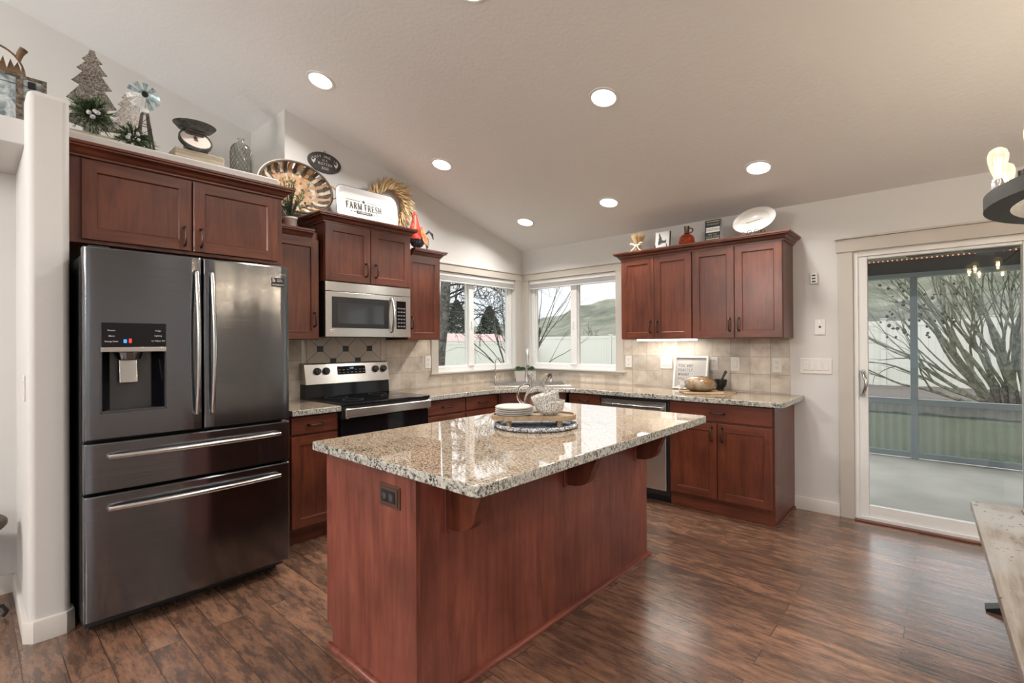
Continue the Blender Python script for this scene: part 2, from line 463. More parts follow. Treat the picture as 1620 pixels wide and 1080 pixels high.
# ================================================================ mesh helpers
class MB:
    def __init__(s, M=None):
        s.bm = bmesh.new()
        s.M = M.copy() if M else Matrix()
        s.mi = 0
        s.bev = False

    def V(s, co):
        return s.bm.verts.new(s.M @ Vector(co))

    def F(s, vs, mi=None):
        try:
            f = s.bm.faces.new(vs)
        except ValueError:
            return None
        f.material_index = s.mi if mi is None else mi
        return f

    def box(s, x0, y0, z0, x1, y1, z1, b=0.0, seg=2):
        x0, x1 = min(x0, x1), max(x0, x1)
        y0, y1 = min(y0, y1), max(y0, y1)
        z0, z1 = min(z0, z1), max(z0, z1)
        v = [s.V((x, y, z)) for z in (z0, z1) for y in (y0, y1) for x in (x0, x1)]
        fs = [s.F([v[i] for i in q]) for q in ((0, 2, 3, 1), (4, 5, 7, 6), (0, 1, 5, 4), (2, 6, 7, 3), (0, 4, 6, 2), (1, 3, 7, 5))]
        if b > 0:
            s.bev = True
            b = min(b, 0.45 * min(x1 - x0, y1 - y0, z1 - z0))
            es = list({e for f in fs for e in f.edges})
            r = bmesh.ops.bevel(s.bm, geom=es, offset=b, segments=seg, affect='EDGES', profile=0.5, clamp_overlap=True)
            for f in r['faces']:
                f.material_index = s.mi
        return s

    def prism(s, pts, h0, h1, b=0.0):
        """polygon in local XY extruded from z=h0 to z=h1"""
        lo = [s.V((p[0], p[1], h0)) for p in pts]
        hi = [s.V((p[0], p[1], h1)) for p in pts]
        n = len(pts)
        f0 = s.F(lo[::-1])
        f1 = s.F(hi)
        for i in range(n):
            s.F([lo[i], lo[(i + 1) % n], hi[(i + 1) % n], hi[i]])
        if b > 0:
            s.bev = True
            es = list(set(f0.edges) | set(f1.edges))
            r = bmesh.ops.bevel(s.bm, geom=es, offset=b, segments=2, affect='EDGES', profile=0.5, clamp_overlap=True)
            for f in r['faces']:
                f.material_index = s.mi
        return s

    def lathe(s, prof, c=(0, 0, 0), seg=24, sx=1.0, sy=1.0, close=False):
        """profile [(r, z)] turned around local Z through c"""
        rings = []
        for r, z in prof:
            if r < 1e-6:
                rings.append([s.V((c[0], c[1], c[2] + z))])
            else:
                rings.append([s.V((c[0] + sx * r * math.cos(2 * PI * i / seg), c[1] + sy * r * math.sin(2 * PI * i / seg), c[2] + z)) for i in range(seg)])
        pairs = list(zip(rings[:-1], rings[1:]))
        if close:
            pairs.append((rings[-1], rings[0]))
        for a, b_ in pairs:
            for i in range(seg):
                j = (i + 1) % seg
                if len(a) == 1 and len(b_) == 1:
                    continue
                if len(a) == 1:
                    s.F([a[0], b_[j], b_[i]])
                elif len(b_) == 1:
                    s.F([a[i], a[j], b_[0]])
                else:
                    s.F([a[i], a[j], b_[j], b_[i]])
        return s

    def tube(s, pts, r, seg=8, cap=True, closed=False, sx=1.0):
        pts = [Vector(p) for p in pts]
        n = len(pts)
        rs = r if isinstance(r, (list, tuple)) else [r] * n
        tang = []
        for i in range(n):
            if closed:
                t = pts[(i + 1) % n] - pts[i - 1]
            else:
                t = pts[min(i + 1, n - 1)] - pts[max(i - 1, 0)]
            tang.append(t.normalized() if t.length > 1e-9 else Vector((0, 0, 1)))
        a = Vector((0, 0, 1)) if abs(tang[0].z) < 0.9 else Vector((1, 0, 0))
        nrm = (a - tang[0] * a.dot(tang[0])).normalized()
        rings = []
        for i in range(n):
            t = tang[i]
            nrm = nrm - t * nrm.dot(t)
            if nrm.length < 1e-6:
                nrm = t.orthogonal()
            nrm.normalize()
            bn = t.cross(nrm)
            rings.append([s.V(pts[i] + (nrm * math.cos(2 * PI * k / seg) + bn * sx * math.sin(2 * PI * k / seg)) * rs[i]) for k in range(seg)])
        m = n if closed else n - 1
        for i in range(m):
            A, B = rings[i], rings[(i + 1) % n]
            for k in range(seg):
                s.F([A[k], A[(k + 1) % seg], B[(k + 1) % seg], B[k]])
        if cap and not closed:
            s.F(rings[0][::-1])
            s.F(rings[-1])
        return s

    def ball(s, c, r, seg=12, sx=1, sy=1, sz=1):
        k = seg // 2
        prof = [(r * math.sin(PI * i / k), -r * math.cos(PI * i / k) * sz) for i in range(k + 1)]
        prof[0] = (0, -r * sz)
        prof[-1] = (0, r * sz)
        return s.lathe(prof, c, seg, sx, sy)

    def sweep(s, path, prof, closed=False):
        """path: local (x, y) polyline, outward = left of travel; prof: [(out, z)] closed loop, mitred corners"""
        P = [Vector((p[0], p[1])) for p in path]
        n = len(P)
        dirs = []
        for i in range(n if closed else n - 1):
            dirs.append((P[(i + 1) % n] - P[i]).normalized())
        rings = []
        for i in range(n):
            if closed:
                d0, d1 = dirs[i - 1], dirs[i]
            else:
                d0, d1 = dirs[max(i - 1, 0)], dirs[min(i, n - 2)]
            n0, n1 = Vector((-d0.y, d0.x)), Vector((-d1.y, d1.x))
            mt = n0 + n1
            mt = mt / max(0.2, mt.dot(n0))
            rings.append([s.V((P[i].x + mt.x * o, P[i].y + mt.y * o, z)) for o, z in prof])
        k = len(prof)
        for i in range(n if closed else n - 1):
            A, B = rings[i], rings[(i + 1) % n]
            for j in range(k):
                s.F([A[j], A[(j + 1) % k], B[(j + 1) % k], B[j]])
        if not closed:
            s.F(rings[0][::-1])
            s.F(rings[-1])
        return s

    def quad(s, a, b, c, d):
        s.F([s.V(a), s.V(b), s.V(c), s.V(d)])
        return s

    def build(s, name, mat, parent=None, smooth=50, loc=None, fix=True):
        if fix:
            bmesh.ops.recalc_face_normals(s.bm, faces=s.bm.faces[:])
        off = Vector(LOC.get(parent.name, (0, 0, 0))) if parent else Vector(loc or (0, 0, 0))
        if off.length > 0:
            bmesh.ops.translate(s.bm, vec=-off, verts=s.bm.verts[:])
        me = bpy.data.meshes.new(name)
        s.bm.to_mesh(me)
        s.bm.free()
        for m in (mat if isinstance(mat, (list, tuple)) else [mat]):
            me.materials.append(M[m] if isinstance(m, str) else m)
        if smooth:
            me.shade_smooth()
            me.set_sharp_from_angle(angle=math.radians(smooth))
        o = bpy.data.objects.new(name, me)
        COL.objects.link(o)
        if s.bev and smooth:
            wn = o.modifiers.new('weighted_normal', 'WEIGHTED_NORMAL')
            wn.keep_sharp = True
            wn.weight = 80
        if parent:
            o.parent = parent
            LOC[o.name] = tuple(off)
        else:
            o.location = off
            LOC[o.name] = tuple(off)
        return o

LOC = {}

def tag(o, label, cat, group=None, kind=None):
    if label:
        o['label'] = label
    if cat:
        o['category'] = cat
    if group:
        o['group'] = group
    if kind:
        o['kind'] = kind
    return o

def thing(name, label, cat, loc=(0, 0, 0), group=None):
    o = bpy.data.objects.new(name, None)
    COL.objects.link(o)
    o.location = loc
    o.empty_display_size = 0.05
    LOC[o.name] = tuple(loc)
    return tag(o, label, cat, group)

def struct(name, mb, mat, label=None, smooth=40):
    o = mb.build(name, mat, None, smooth)
    o['kind'] = 'structure'
    if label:
        o['label'] = label
    return o

def struct_root(name, label, loc=(0, 0, 0)):
    o = thing(name, label, None, loc)
    o['kind'] = 'structure'
    return o

# facings: local (u, v, w) = (along the wall, up, out from the wall)
FL = Matrix(((0, 0, 1, 0), (1, 0, 0, 0), (0, 1, 0, 0), (0, 0, 0, 1)))   # left wall, faces +x, u = y
FB = Matrix(((1, 0, 0, 0), (0, 0, -1, 0), (0, 1, 0, 0), (0, 0, 0, 1)))  # back wall, faces -y, u = x

def T(x, y, z):
    return Matrix.Translation((x, y, z))

def R(a, ax):
    return Matrix.Rotation(a, 4, ax)

def text(name, s, size, Mx, mat, parent, align='CENTER', ext=0.0006, sx=1.0, space=1.0):
    """lettering as a mesh; Mx maps text plane (x right, y up, z out) to the world"""
    cu = bpy.data.curves.new('t', 'FONT')
    cu.body = s
    cu.size = size
    cu.align_x = align
    cu.align_y = 'CENTER'
    cu.extrude = ext
    cu.resolution_u = 2
    cu.space_character = space
    to = bpy.data.objects.new('t', cu)
    COL.objects.link(to)
    dg = bpy.context.evaluated_depsgraph_get()
    me = bpy.data.meshes.new_from_object(to.evaluated_get(dg))
    bpy.data.objects.remove(to)
    bpy.data.curves.remove(cu)
    me.transform(Mx @ Matrix.Diagonal((sx, 1, 1, 1)))
    off = Vector(LOC[parent.name])
    me.transform(Matrix.Translation(-off))
    me.materials.clear()
    me.materials.append(M[mat] if isinstance(mat, str) else mat)
    me.name = name
    o = bpy.data.objects.new(name, me)
    COL.objects.link(o)
    o.parent = parent
    LOC[o.name] = tuple(off)
    return o

def bezier(p0, p1, p2, p3, n):
    out = []
    for i in range(n + 1):
        t = i / n
        out.append(tuple((1 - t) ** 3 * a + 3 * (1 - t) ** 2 * t * b + 3 * (1 - t) * t * t * c + t ** 3 * d for a, b, c, d in zip(p0, p1, p2, p3)))
    return out

# ================================================================ room shell
SL, ZC = 0.2563, 2.438
RIDGE = -5.2

def zc(y):
    return ZC - SL * y if y >= RIDGE else ZC - SL * RIDGE - SL * (RIDGE - y)

def wall_grid(Mx, us, vs, top, thick, absent):
    """wall in local (u, v, w): face at w=0, body to w=-thick; absent(uc, vc) cells stay open; top(u) or None"""
    mb = MB(Mx)
    nu, nv = len(us), len(vs)
    def co(i, j, w):
        v = vs[j] if (j < nv - 1 or top is None) else top(us[i])
        return (us[i], v, w)
    fr = [[mb.V(co(i, j, 0)) for j in range(nv)] for i in range(nu)]
    bk = [[mb.V(co(i, j, -thick)) for j in range(nv)] for i in range(nu)]
    on = lambda i, j: 0 <= i < nu - 1 and 0 <= j < nv - 1 and not absent((us[i] + us[i + 1]) / 2, (vs[j] + vs[j + 1]) / 2)
    for i in range(nu - 1):
        for j in range(nv - 1):
            if not on(i, j):
                continue
            mb.F([fr[i][j], fr[i + 1][j], fr[i + 1][j + 1], fr[i][j + 1]])
            mb.F([bk[i][j], bk[i][j + 1], bk[i + 1][j + 1], bk[i + 1][j]])
            if not on(i - 1, j): mb.F([fr[i][j], fr[i][j + 1], bk[i][j + 1], bk[i][j]])
            if not on(i + 1, j): mb.F([fr[i + 1][j], bk[i + 1][j], bk[i + 1][j + 1], fr[i + 1][j + 1]])
            if not on(i, j - 1): mb.F([fr[i][j], bk[i][j], bk[i + 1][j], fr[i + 1][j]])
            if not on(i, j + 1): mb.F([fr[i][j + 1], fr[i + 1][j + 1], bk[i + 1][j + 1], bk[i][j + 1]])
    loose = [v for v in mb.bm.verts if not v.link_faces]
    bmesh.ops.delete(mb.bm, geom=loose, context='VERTS')
    return mb

W1 = (-1.318, -0.143, 1.045, 2.075)      # left window opening: y0, y1, z0, z1
W2 = (0.098, 1.268, 1.045, 2.075)        # back window opening: x0, x1, z0, z1
DR = (3.285, 5.12, 0.0, 2.005)           # sliding door opening

XR, YF = 8.0, -10.4
mb = MB(); mb.box(-0.15, YF - 0.15, -0.12, XR + 0.15, 0.0, 0.0)
struct('floor', mb, 'floor', 'dark brown hand-scraped plank floor')
mb = MB()
def slope_slab(y0, y1):
    pts = [(y0, zc(y0)), (y1, zc(y1)), (y1, zc(y1) + 0.12), (y0, zc(y0) + 0.12)]
    return pts
prof = [(0.15, zc(0.15)), (RIDGE, zc(RIDGE)), (YF - 0.15, zc(YF - 0.15)), (YF - 0.15, zc(YF - 0.15) + .12), (RIDGE, zc(RIDGE) + .12), (0.15, zc(0.15) + .12)]
a = [mb.V((-0.85, y, z)) for y, z in prof]
b = [mb.V((XR + 0.15, y, z)) for y, z in prof]
n = len(prof)
for i in range(n):
    mb.F([a[i], a[(i + 1) % n], b[(i + 1) % n], b[i]])
mb.F([a[0], a[1], a[4], a[5]]); mb.F([a[1], a[2], a[3], a[4]])
mb.F([b[0], b[5], b[4], b[1]]); mb.F([b[1], b[4], b[3], b[2]])
struct('ceiling', mb, 'ceiling', 'textured off-white vaulted ceiling', smooth=0)

inside = lambda u, v, r: r[0] < u < r[1] and r[2] < v < r[3]
us = [YF, RIDGE, -4.6, -2.821, W1[0], W1[1], 0.0]
mb = wall_grid(FL, us, [0, W1[2], W1[3], 2.30, 2.6], lambda u: zc(u) + 0.06, 0.15,
               lambda u, v: inside(u, v, W1) or (u < -2.821 and v > 2.30))
struct('wall_left', mb, 'wall', smooth=0)
mb = wall_grid(FB, [-0.15, W2[0], W2[1], DR[0], DR[1], XR], [0, W2[2], DR[3], W2[3], 2.50], None, 0.16,
               lambda u, v: inside(u, v, W2) or inside(u, v, DR))
struct('wall_back', mb, 'wall', smooth=0)
# deep wall behind the plant shelf and the short return that closes it
mb = wall_grid(T(-0.67, 0, 0) @ FL, [YF, RIDGE, -2.821], [2.28, 2.6], lambda u: zc(u) + 0.06, 0.12, lambda u, v: False)
struct('wall_recess', mb, 'wall', smooth=0)
mb = wall_grid(T(0, -2.821, 0) @ FB, [-0.79, -0.1505], [2.28, 3.22], None, 0.10, lambda u, v: False)
struct('wall_return', mb, 'wall', smooth=0)
FR = Matrix(((0, 0, -1, XR), (-1, 0, 0, 0), (0, 1, 0, 0), (0, 0, 0, 1)))   # right wall, faces -x, u = -y
mb = wall_grid(FR, [0.0, -RIDGE, 5.8, 9.4, -YF], [0, 0.3, 2.5, 2.6], lambda u: zc(-u) + 0.06, 0.15, lambda u, v: 5.8 < u < 9.4 and 0.3 < v < 2.5)  # unseen window opening, made wide to let in more sky light
struct('wall_right', mb, 'wall', smooth=0)
FF = Matrix(((-1, 0, 0, 0), (0, 0, 1, YF), (0, 1, 0, 0), (0, 0, 0, 1)))     # front wall, faces +y, u = -x
mb = wall_grid(FF, [-XR, -7.2, -4.3, -3.7, -0.8, 0.15], [0, 0.3, 2.4, 2.5], None, 0.15, lambda u, v: 0.3 < v < 2.4 and (-7.2 < u < -4.3 or -3.7 < u < -0.8))  # two wide unseen openings, put in for extra daylight
struct('wall_front', mb, 'wall', smooth=0)
# plant shelf (over the refrigerator and on over the alcove) and the end wall between them
mb = MB(); mb.box(-0.67, -4.14, 2.28, 0.62, -3.125, 2.40, 0.012); mb.box(-0.67, -3.3, 2.28, 0.0, -2.822, 2.399)
struct('trim_shelf', mb, 'wall', 'white plant shelf above the refrigerator')
mb = MB(); mb.box(-0.67, YF, 2.281, 0.60, -4.1405, 2.40, 0.008)
struct('trim_soffit', mb, 'wall', 'white ledge over the alcove left of the refrigerator')
mb = MB(); mb.box(-0.02, -4.2845, 0.0, 0.585, -4.1405, 2.28); mb.box(0.56, -4.285, 0.0, 0.739, -4.14, 2.505, 0.028, 4)
struct('wall_pillar', mb, 'wall', 'narrow rounded end wall left of the refrigerator')
bp = [(0, 0), (0.016, 0), (0.016, 0.088), (0.012, 0.096), (0, 0.098)]
mb = MB(); mb.sweep([(0.001, -4.285), (0.715, -4.285), (0.739, -4.262), (0.739, -4.163), (0.715, -4.14), (0.66, -4.14)][::-1], bp)
struct('baseboard_pillar', mb, 'base_trim')
mb = MB(); mb.sweep([(0.0, -4.301), (0.0, YF)], bp)
struct('baseboard_left', mb, 'base_trim')
mb = MB(); mb.sweep([(3.19, 0.0), (2.885, 0.0)][::-1], [(-p, q) for p, q in bp])
struct('baseboard_back', mb, 'base_trim')

# window trim
def casing(name, F, u0, u1, sill_u0, sill_u1, label, head=(0, 0)):
    mb = MB(F)
    mb.box(u0, W1[2], -0.001, u0 + head[0], W1[3], 0.018, 0.003)
    mb.box(u1 - head[1], W1[2], -0.001, u1, W1[3], 0.018, 0.003)
    mb.box(u0 - 0.004, W1[3], -0.001, u1 + 0.004, 2.148, 0.021, 0.003)
    mb.box(u0 - 0.012, 2.148, -0.001, u1 + 0.012, 2.160, 0.032, 0.003)
    mb.box(sill_u0, 1.030, -0.03, sill_u1, W1[2] + 0.004, 0.036, 0.005)
    mb.box(u0, 1.005, -0.001, u1, 1.030, 0.014, 0.003)
    struct(name, mb, 'trim', label)
casing('trim_1', FL, -1.408, -0.035, -1.424, -0.030, 'cream casing and sill of the left window', (0.09, 0.108))
casing('trim_2', FB, 0.035, 1.352, 0.030, 1.384, 'cream casing and sill of the back window', (0.063, 0.084))

def window(name, F, o, mull, label, latch_u):
    u0, u1, v0, v1 = o
    root = struct_root(name, label)
    mb = MB(F)
    f = 0.042
    W0, Wf = -0.125, -0.055
    mb.box(u0, v0, W0, u0 + f, v1, Wf, .003); mb.box(u1 - f, v0, W0, u1, v1, Wf, .003)
    mb.box(u0 + f, v0, W0, u1 - f, v0 + 0.05, Wf, .003); mb.box(u0 + f, v1 - 0.04, W0, u1 - f, v1, Wf, .003)
    mb.build('frame', 'vinyl', root)
    mb = MB(F)
    mb.box(mull[0], v0 + 0.05, W0 + .005, mull[1], v1 - 0.04, Wf + 0.006, .003)
    mb.build('mullion', 'vinyl', root)
    for a, b in ((u0 + f, mull[0]), (mull[1], u1 - f)):
        mb = MB(F)
        s = 0.012
        for q in ((a, v0 + .05, a + s, v1 - .04), (b - s, v0 + .05, b, v1 - .04), (a + s, v0 + .05, b - s, v0 + .05 + s), (a + s, v1 - .04 - s, b - s, v1 - .04)):
            mb.box(q[0], q[1], -0.11, q[2], q[3], -0.075, .002)
        mb.build('sash', 'vinyl', root)
        mb = MB(F)
        mb.quad((a + s / 2, v0 + .055, -0.09), (b - s / 2, v0 + .055, -0.09), (b - s / 2, v1 - .045, -0.09), (a + s / 2, v1 - .045, -0.09))
        mb.build('pane', 'pane', root, fix=False)
    mb = MB(F)
    um = (mull[0] + mull[1]) / 2
    mb.box(um - .03, v0 + .05, Wf, um + .03, v0 + .062, Wf + .022, .003)
    mb.box(latch_u - .008, 1.50, Wf, latch_u + .008, 1.58, Wf + .018, .004)
    mb.build('latch', 'vinyl', root)
    return root
window('window_1', FL, W1, (-0.835, -0.765), 'white vinyl sliding window in the left wall', -0.80)
window('window_2', FB, W2, (0.662, 0.742), 'white vinyl sliding window in the back wall', 0.70)

def blind(name, F, o, label):
    root = thing(name, label, 'blind', tuple(F @ Vector(((o[0] + o[1]) / 2, 2.0, -0.02))), 'raised blinds at the corner windows')
    mb = MB(F); mb.box(o[0] + .004, 2.030, -0.05, o[1] - .004, 2.073, -0.004, .004); mb.build('headrail', 'vinyl', root)
    mb = MB(F)
    for k in range(7):
        z = 1.985 + k * 0.0062
        mb.box(o[0] + .008, z, -0.046, o[1] - .008, z + .0045, -0.006)
    mb.build('slats', 'greyenamel', root)
    mb = MB(F); mb.box(o[0] + .006, 1.972, -0.047, o[1] - .006, 1.984, -0.005, .003); mb.build('bottom_rail', 'vinyl', root)
blind('blind', FL, W1, 'raised white blind at the top of the window left of the corner')
blind('blind', FB, W2, 'raised white blind at the top of the window right of the corner')

# backsplash
mb = wall_grid(T(0.008, 0, 0) @ FL, [-3.13, -1.408, 0.0], [0.909, 1.005, 1.372], None, 0.0078, lambda u, v: u > -1.408 and v > 1.005)
bs = struct('trim_backsplash_left', mb, 'tile_y', 'travertine tile backsplash on the left wall', smooth=0)
mb = MB(FL); mb.box(-2.70, 1.10, 0.0005, -1.945, 1.392, 0.0095); mb.build('range_tile_panel', 'tileplain', bs)
mb = MB(FL)
def gline(mb, a, b, w=0.0035, t0=.009, t1=.0102):
    a, b = Vector(a), Vector(b)
    d = (b - a).normalized(); nn = Vector((-d.y, d.x)) * w / 2
    p = [a + nn, b + nn, b - nn, a - nn]
    lo = [mb.V((q.x, q.y, t0)) for q in p]; hi = [mb.V((q.x, q.y, t1)) for q in p]
    mb.F(hi)
    for i in range(4):
        mb.F([lo[i], lo[(i + 1) % 4], hi[(i + 1) % 4], hi[i]])
top = [(-2.547, 1.30), (-2.321, 1.30), (-2.094, 1.30)]
low = [(-2.434, 1.198), (-2.207, 1.198)]
for (u, v) in top:
    for s in (-1, 1):
        gline(mb, (u, v), (u + s * .113, v - .102)); gline(mb, (u, v), (u + s * .10, v + .09))
for (u, v) in low:
    for s in (-1, 1):
        gline(mb, (u, v), (u + s * .10, v - .09))
for u in (-2.66, -1.981):
    gline(mb, (u, 1.10), (u, 1.392))
mb.build('grout', 'grout', bs)
for (u, v) in top + low:
    mb = MB(FL); mb.box(u - .027, v - .024, .008, u + .027, v + .024, .0115, .001); mb.build('accent_tile', 'accent', bs)
mb = wall_grid(T(0, -0.008, 0) @ FB, [0.009, 1.352, 2.856], [0.909, 1.005, 1.366], None, 0.0078, lambda u, v: u < 1.352 and v > 1.005)
struct('trim_backsplash_back', mb, 'tile_x', 'travertine tile backsplash on the back wall', smooth=0)

# sliding patio door
root = struct_root('door_1', 'white sliding glass patio door')
mb = MB(FB)
d0, d1 = DR[0], DR[1]
mb.box(d0, 0.0, -0.15, d0 + .028, 2.005, -0.002, .003); mb.box(d1 - .03, 0, -0.15, d1, 2.005, -0.002, .003)
mb.box(d0 + .028, 1.970, -0.15, d1 - .03, 2.005, -0.002, .003); mb.box(d0 + .028, 0.0, -0.15, d1 - .03, 0.035, -0.002, .003)
mb.build('frame', 'vinyl', root)
def sash(u0, u1, w0, w1, st, name):
    mb = MB(FB)
    mb.box(u0, .0355, w0, u0 + st, 1.9695, w1, .004); mb.box(u1 - st, .0355, w0, u1, 1.9695, w1, .004)
    mb.box(u0 + st, .035, w0, u1 - st, .118, w1, .004); mb.box(u0 + st, 1.948, w0, u1 - st, 1.9695, w1, .004)
    s = mb.build(name, 'vinyl', root)
    mb = MB(FB)
    wc = (w0 + w1) / 2
    mb.quad((u0 + st - .004, .114, wc), (u1 - st + .004, .114, wc), (u1 - st + .004, 1.952, wc), (u0 + st - .004, 1.952, wc))
    mb.build('pane', 'doorpane', s, fix=False)
    return s
s1 = sash(d0 + .022, 4.235, -0.055, -0.015, 0.062, 'sliding_panel')
s2 = sash(4.17, d1 - .03, -0.115, -0.07, 0.062, 'fixed_panel')
mb = MB(FB)
hu = d0 + .05
mb.tube([(hu, .93, -.018)] + bezier((hu, .935, 0.0), (hu + .008, .945, .05), (hu + .03, 1.0, .062), (hu + .03, 1.015, .062), 6) + bezier((hu + .03, 1.03, .062), (hu + .03, 1.045, .062), (hu + .008, 1.10, .05), (hu, 1.11, 0.0), 6) + [(hu, 1.115, -.018)], .011, 8)
mb.box(hu - .016, .925, -.016, hu + .016, 1.12, -.008, .003)
mb.build('handle', 'chrome', root)
# casing round it
mb = MB(FB)
mb.box(3.192, 0.0, -.001, 3.283, 2.018, .018, .003)
mb.box(3.186, 2.018, -.001, 5.22, 2.108, .022, .003)
mb.box(3.170, 2.108, -.001, 5.24, 2.122, .040, .004)
mb.box(3.180, 2.012, -.001, 5.23, 2.022, .028, .003)
mb.box(5.122, 0.0, -.001, 5.213, 2.018, .018, .003)
struct('trim_3', mb, 'trim', 'cream casing of the patio door')
mb = MB(FB); mb.box(3.285, -0.001, -.002, 5.12, .012, .045, .004)
struct('trim_threshold', mb, 'cherry_x', 'dark threshold strip under the patio door')

# recessed ceiling lights: trim ring, glowing lens, and the lamp itself
CAN_LABELS = {
    (0.596, -2.83): 'recessed ceiling light at upper left, nearest the return wall',
    (2.03, -2.76): 'recessed ceiling light cut off by the top edge of the picture',
    (2.202, -1.769): 'large recessed ceiling light above the island, top centre',
    (0.574, -1.73): 'recessed ceiling light over the range, above the straw wreath',
    (2.80, -0.632): 'recessed ceiling light rightmost, above the oval plate',
    (1.552, -0.617): 'recessed ceiling light left of the right upper cabinets',
    (0.557, -0.602): 'smallest recessed ceiling light, nearest the window corner',
}
tilt = math.atan(SL)
def can_light(x, y, label=None):
    z = zc(y)
    s = 1 if y > RIDGE else -1
    Mx = T(x, y, z) @ R(-s * tilt, 'X')
    root = thing('recessed_light', label or 'unseen recessed fill light added over the dining and living room', 'ceiling light', (x, y, z), 'recessed ceiling lights')
    mb = MB(Mx); mb.lathe([(0.076, -0.001), (0.096, -0.001), (0.094, -0.006), (0.080, -0.009), (0.076, -0.006)], seg=32, close=True); mb.build('trim_ring', 'vinyl', root)
    mb = MB(Mx); mb.lathe([(0, -0.0035), (0.0785, -0.0035), (0.0785, -0.001)], seg=32); mb.build('lens', 'lens', root)
    la = bpy.data.lights.new('recessed_lamp', 'AREA')
    la.shape = 'DISK'; la.size = 0.15; la.spread = math.radians(150)
    la.energy = CAN_WATTS; la.color = CAN_COLOR
    lo = bpy.data.objects.new('recessed_lamp', la)
    COL.objects.link(lo)
    lo.parent = root
    lo.matrix_parent_inverse = Matrix()
    lo.matrix_local = T(0, 0, 0) @ R(-s * tilt, 'X') @ T(0, 0, -0.014)
M['lens'] = plain('glowing_lens', (0.9, 0.9, 0.9), 0.5, emis=(1.0, 0.97, 0.92), estr=9.0)
for (x, y), lb in CAN_LABELS.items():
    can_light(x, y, lb)
for x, y in ((3.7, -3.0), (5.2, -0.75), (5.2, -3.0), (6.8, -2.0), (2.2, -6.4), (4.6, -6.4), (6.6, -6.4), (2.2, -8.6), (5.0, -8.6)):  # unseen recessed lights, added as soft fill for the kitchen
    can_light(x, y)

# unseen globes added behind the camera as fill for the kitchen ceiling
M['globe'] = plain('fill_globe_glow', (.9, .88, .84), .4, emis=(1, .955, .90), estr=330)
for x, y, lb in ((1.2, -6.5, 'unseen fill globe added behind the camera, on the left'), (5.5, -8.8, 'unseen fill globe added behind the camera, on the right')):
    t = thing('fill_globe', lb, 'lamp', (x, y, 2.35))
    mb = MB(); mb.tube([(x, y, 2.46), (x, y, zc(y) - .004)], .008, 8); mb.build('stem', 'bronze', t)
    mb = MB(); mb.ball((x, y, 2.35), .11, 16); g_ = mb.build('globe', 'globe', t); 

# ================================================================ cabinetry
CROWN = [(0.0, 0.0), (0.010, 0.0), (0.010, 0.010), (0.018, 0.014), (0.024, 0.026), (0.036, 0.038), (0.050, 0.042), (0.050, 0.050), (0.058, 0.053), (0.058, 0.066), (0.0, 0.066)]
GX = {'L': ('cherry_z', 'cherry_y'), 'B': ('cherry_z', 'cherry_x')}

def pull(F, parent, u, v, w, vert=True, L=0.10, mat='bronze'):
    mb = MB(F)
    h = L / 2
    if vert:
        f = lambda s, d: (u, v + s, w + d)
    else:
        f = lambda s, d: (u + s, v, w + d)
    mb.tube([f(-h, 0.0), f(-h, .020), f(-h * .82, .029), f(-h * .4, .032), f(0, .033), f(h * .4, .032), f(h * .82, .029), f(h, .020), f(h, 0.0)],
            [.0075, .0055, .0055, .0055, .0062, .0055, .0055, .0055, .0075], 8)
    for s in (-h, h):
        q = f(s, 0)
        mb.box(q[0] - .008, q[1] - .008, w, q[0] + .008, q[1] + .008, w + .004, .001)
    return mb.build('handle', mat, parent)

def shaker(F, parent, u0, u1, v0, v1, w, hand, handle=None, st=0.057, t=0.019, name='door', wmat=None):
    """frame-and-panel door: one skin with chamfered rim and recessed field"""
    mb = MB(F)
    c, rec, bv = 0.0025, 0.0085, 0.006
    U = [u0 + c, u0 + st, u1 - st, u1 - c]
    Vv = [v0 + c, v0 + st, v1 - st, v1 - c]
    g = [[mb.V((U[i], Vv[j], w + t)) for j in range(4)] for i in range(4)]
    for i in range(3):
        for j in range(3):
            if i == 1 and j == 1:
                continue
            mb.F([g[i][j], g[i + 1][j], g[i + 1][j + 1], g[i][j + 1]], 1 if i == 1 else 0)
    pn = [mb.V((U[1] + bv, Vv[1] + bv, w + t - rec)), mb.V((U[2] - bv, Vv[1] + bv, w + t - rec)), mb.V((U[2] - bv, Vv[2] - bv, w + t - rec)), mb.V((U[1] + bv, Vv[2] - bv, w + t - rec))]
    ri = [g[1][1], g[2][1], g[2][2], g[1][2]]
    for k in range(4):
        mb.F([ri[k], ri[(k + 1) % 4], pn[(k + 1) % 4], pn[k]], 1 if k % 2 == 0 else 0)
    mb.F(pn, 0)
    oc = [g[0][0], g[3][0], g[3][3], g[0][3]]
    oring = [[g[0][0], g[1][0], g[2][0], g[3][0]], [g[3][0], g[3][1], g[3][2], g[3][3]], [g[3][3], g[2][3], g[1][3], g[0][3]], [g[0][3], g[0][2], g[0][1], g[0][0]]]
    o1 = [mb.V((a, b, w + t - c)) for a, b in ((u0, v0), (u1, v0), (u1, v1), (u0, v1))]
    o0 = [mb.V((a, b, w)) for a, b in ((u0, v0), (u1, v0), (u1, v1), (u0, v1))]
    for k in range(4):
        mb.F(oring[k] + [o1[(k + 1) % 4], o1[k]], 0)
        mb.F([o1[k], o1[(k + 1) % 4], o0[(k + 1) % 4], o0[k]], 0)
    mb.F(o0[::-1], 0)
    d = mb.build(name, wmat or GX[hand], parent, smooth=25)
    if handle:
        pull(F, d, handle[0], handle[1], w + t, handle[2] if len(handle) > 2 else True)
    return d

def slab_front(F, parent, u0, u1, v0, v1, w, hand, handle=None, t=0.019, name='drawer'):
    mb = MB(F)
    mb.box(u0, v0, w, u1, v1, w + t, .004)
    d = mb.build(name, GX[hand][1], parent)
    if handle:
        pull(F, d, (u0 + u1) / 2, (v0 + v1) / 2, w + t, False)
    return d

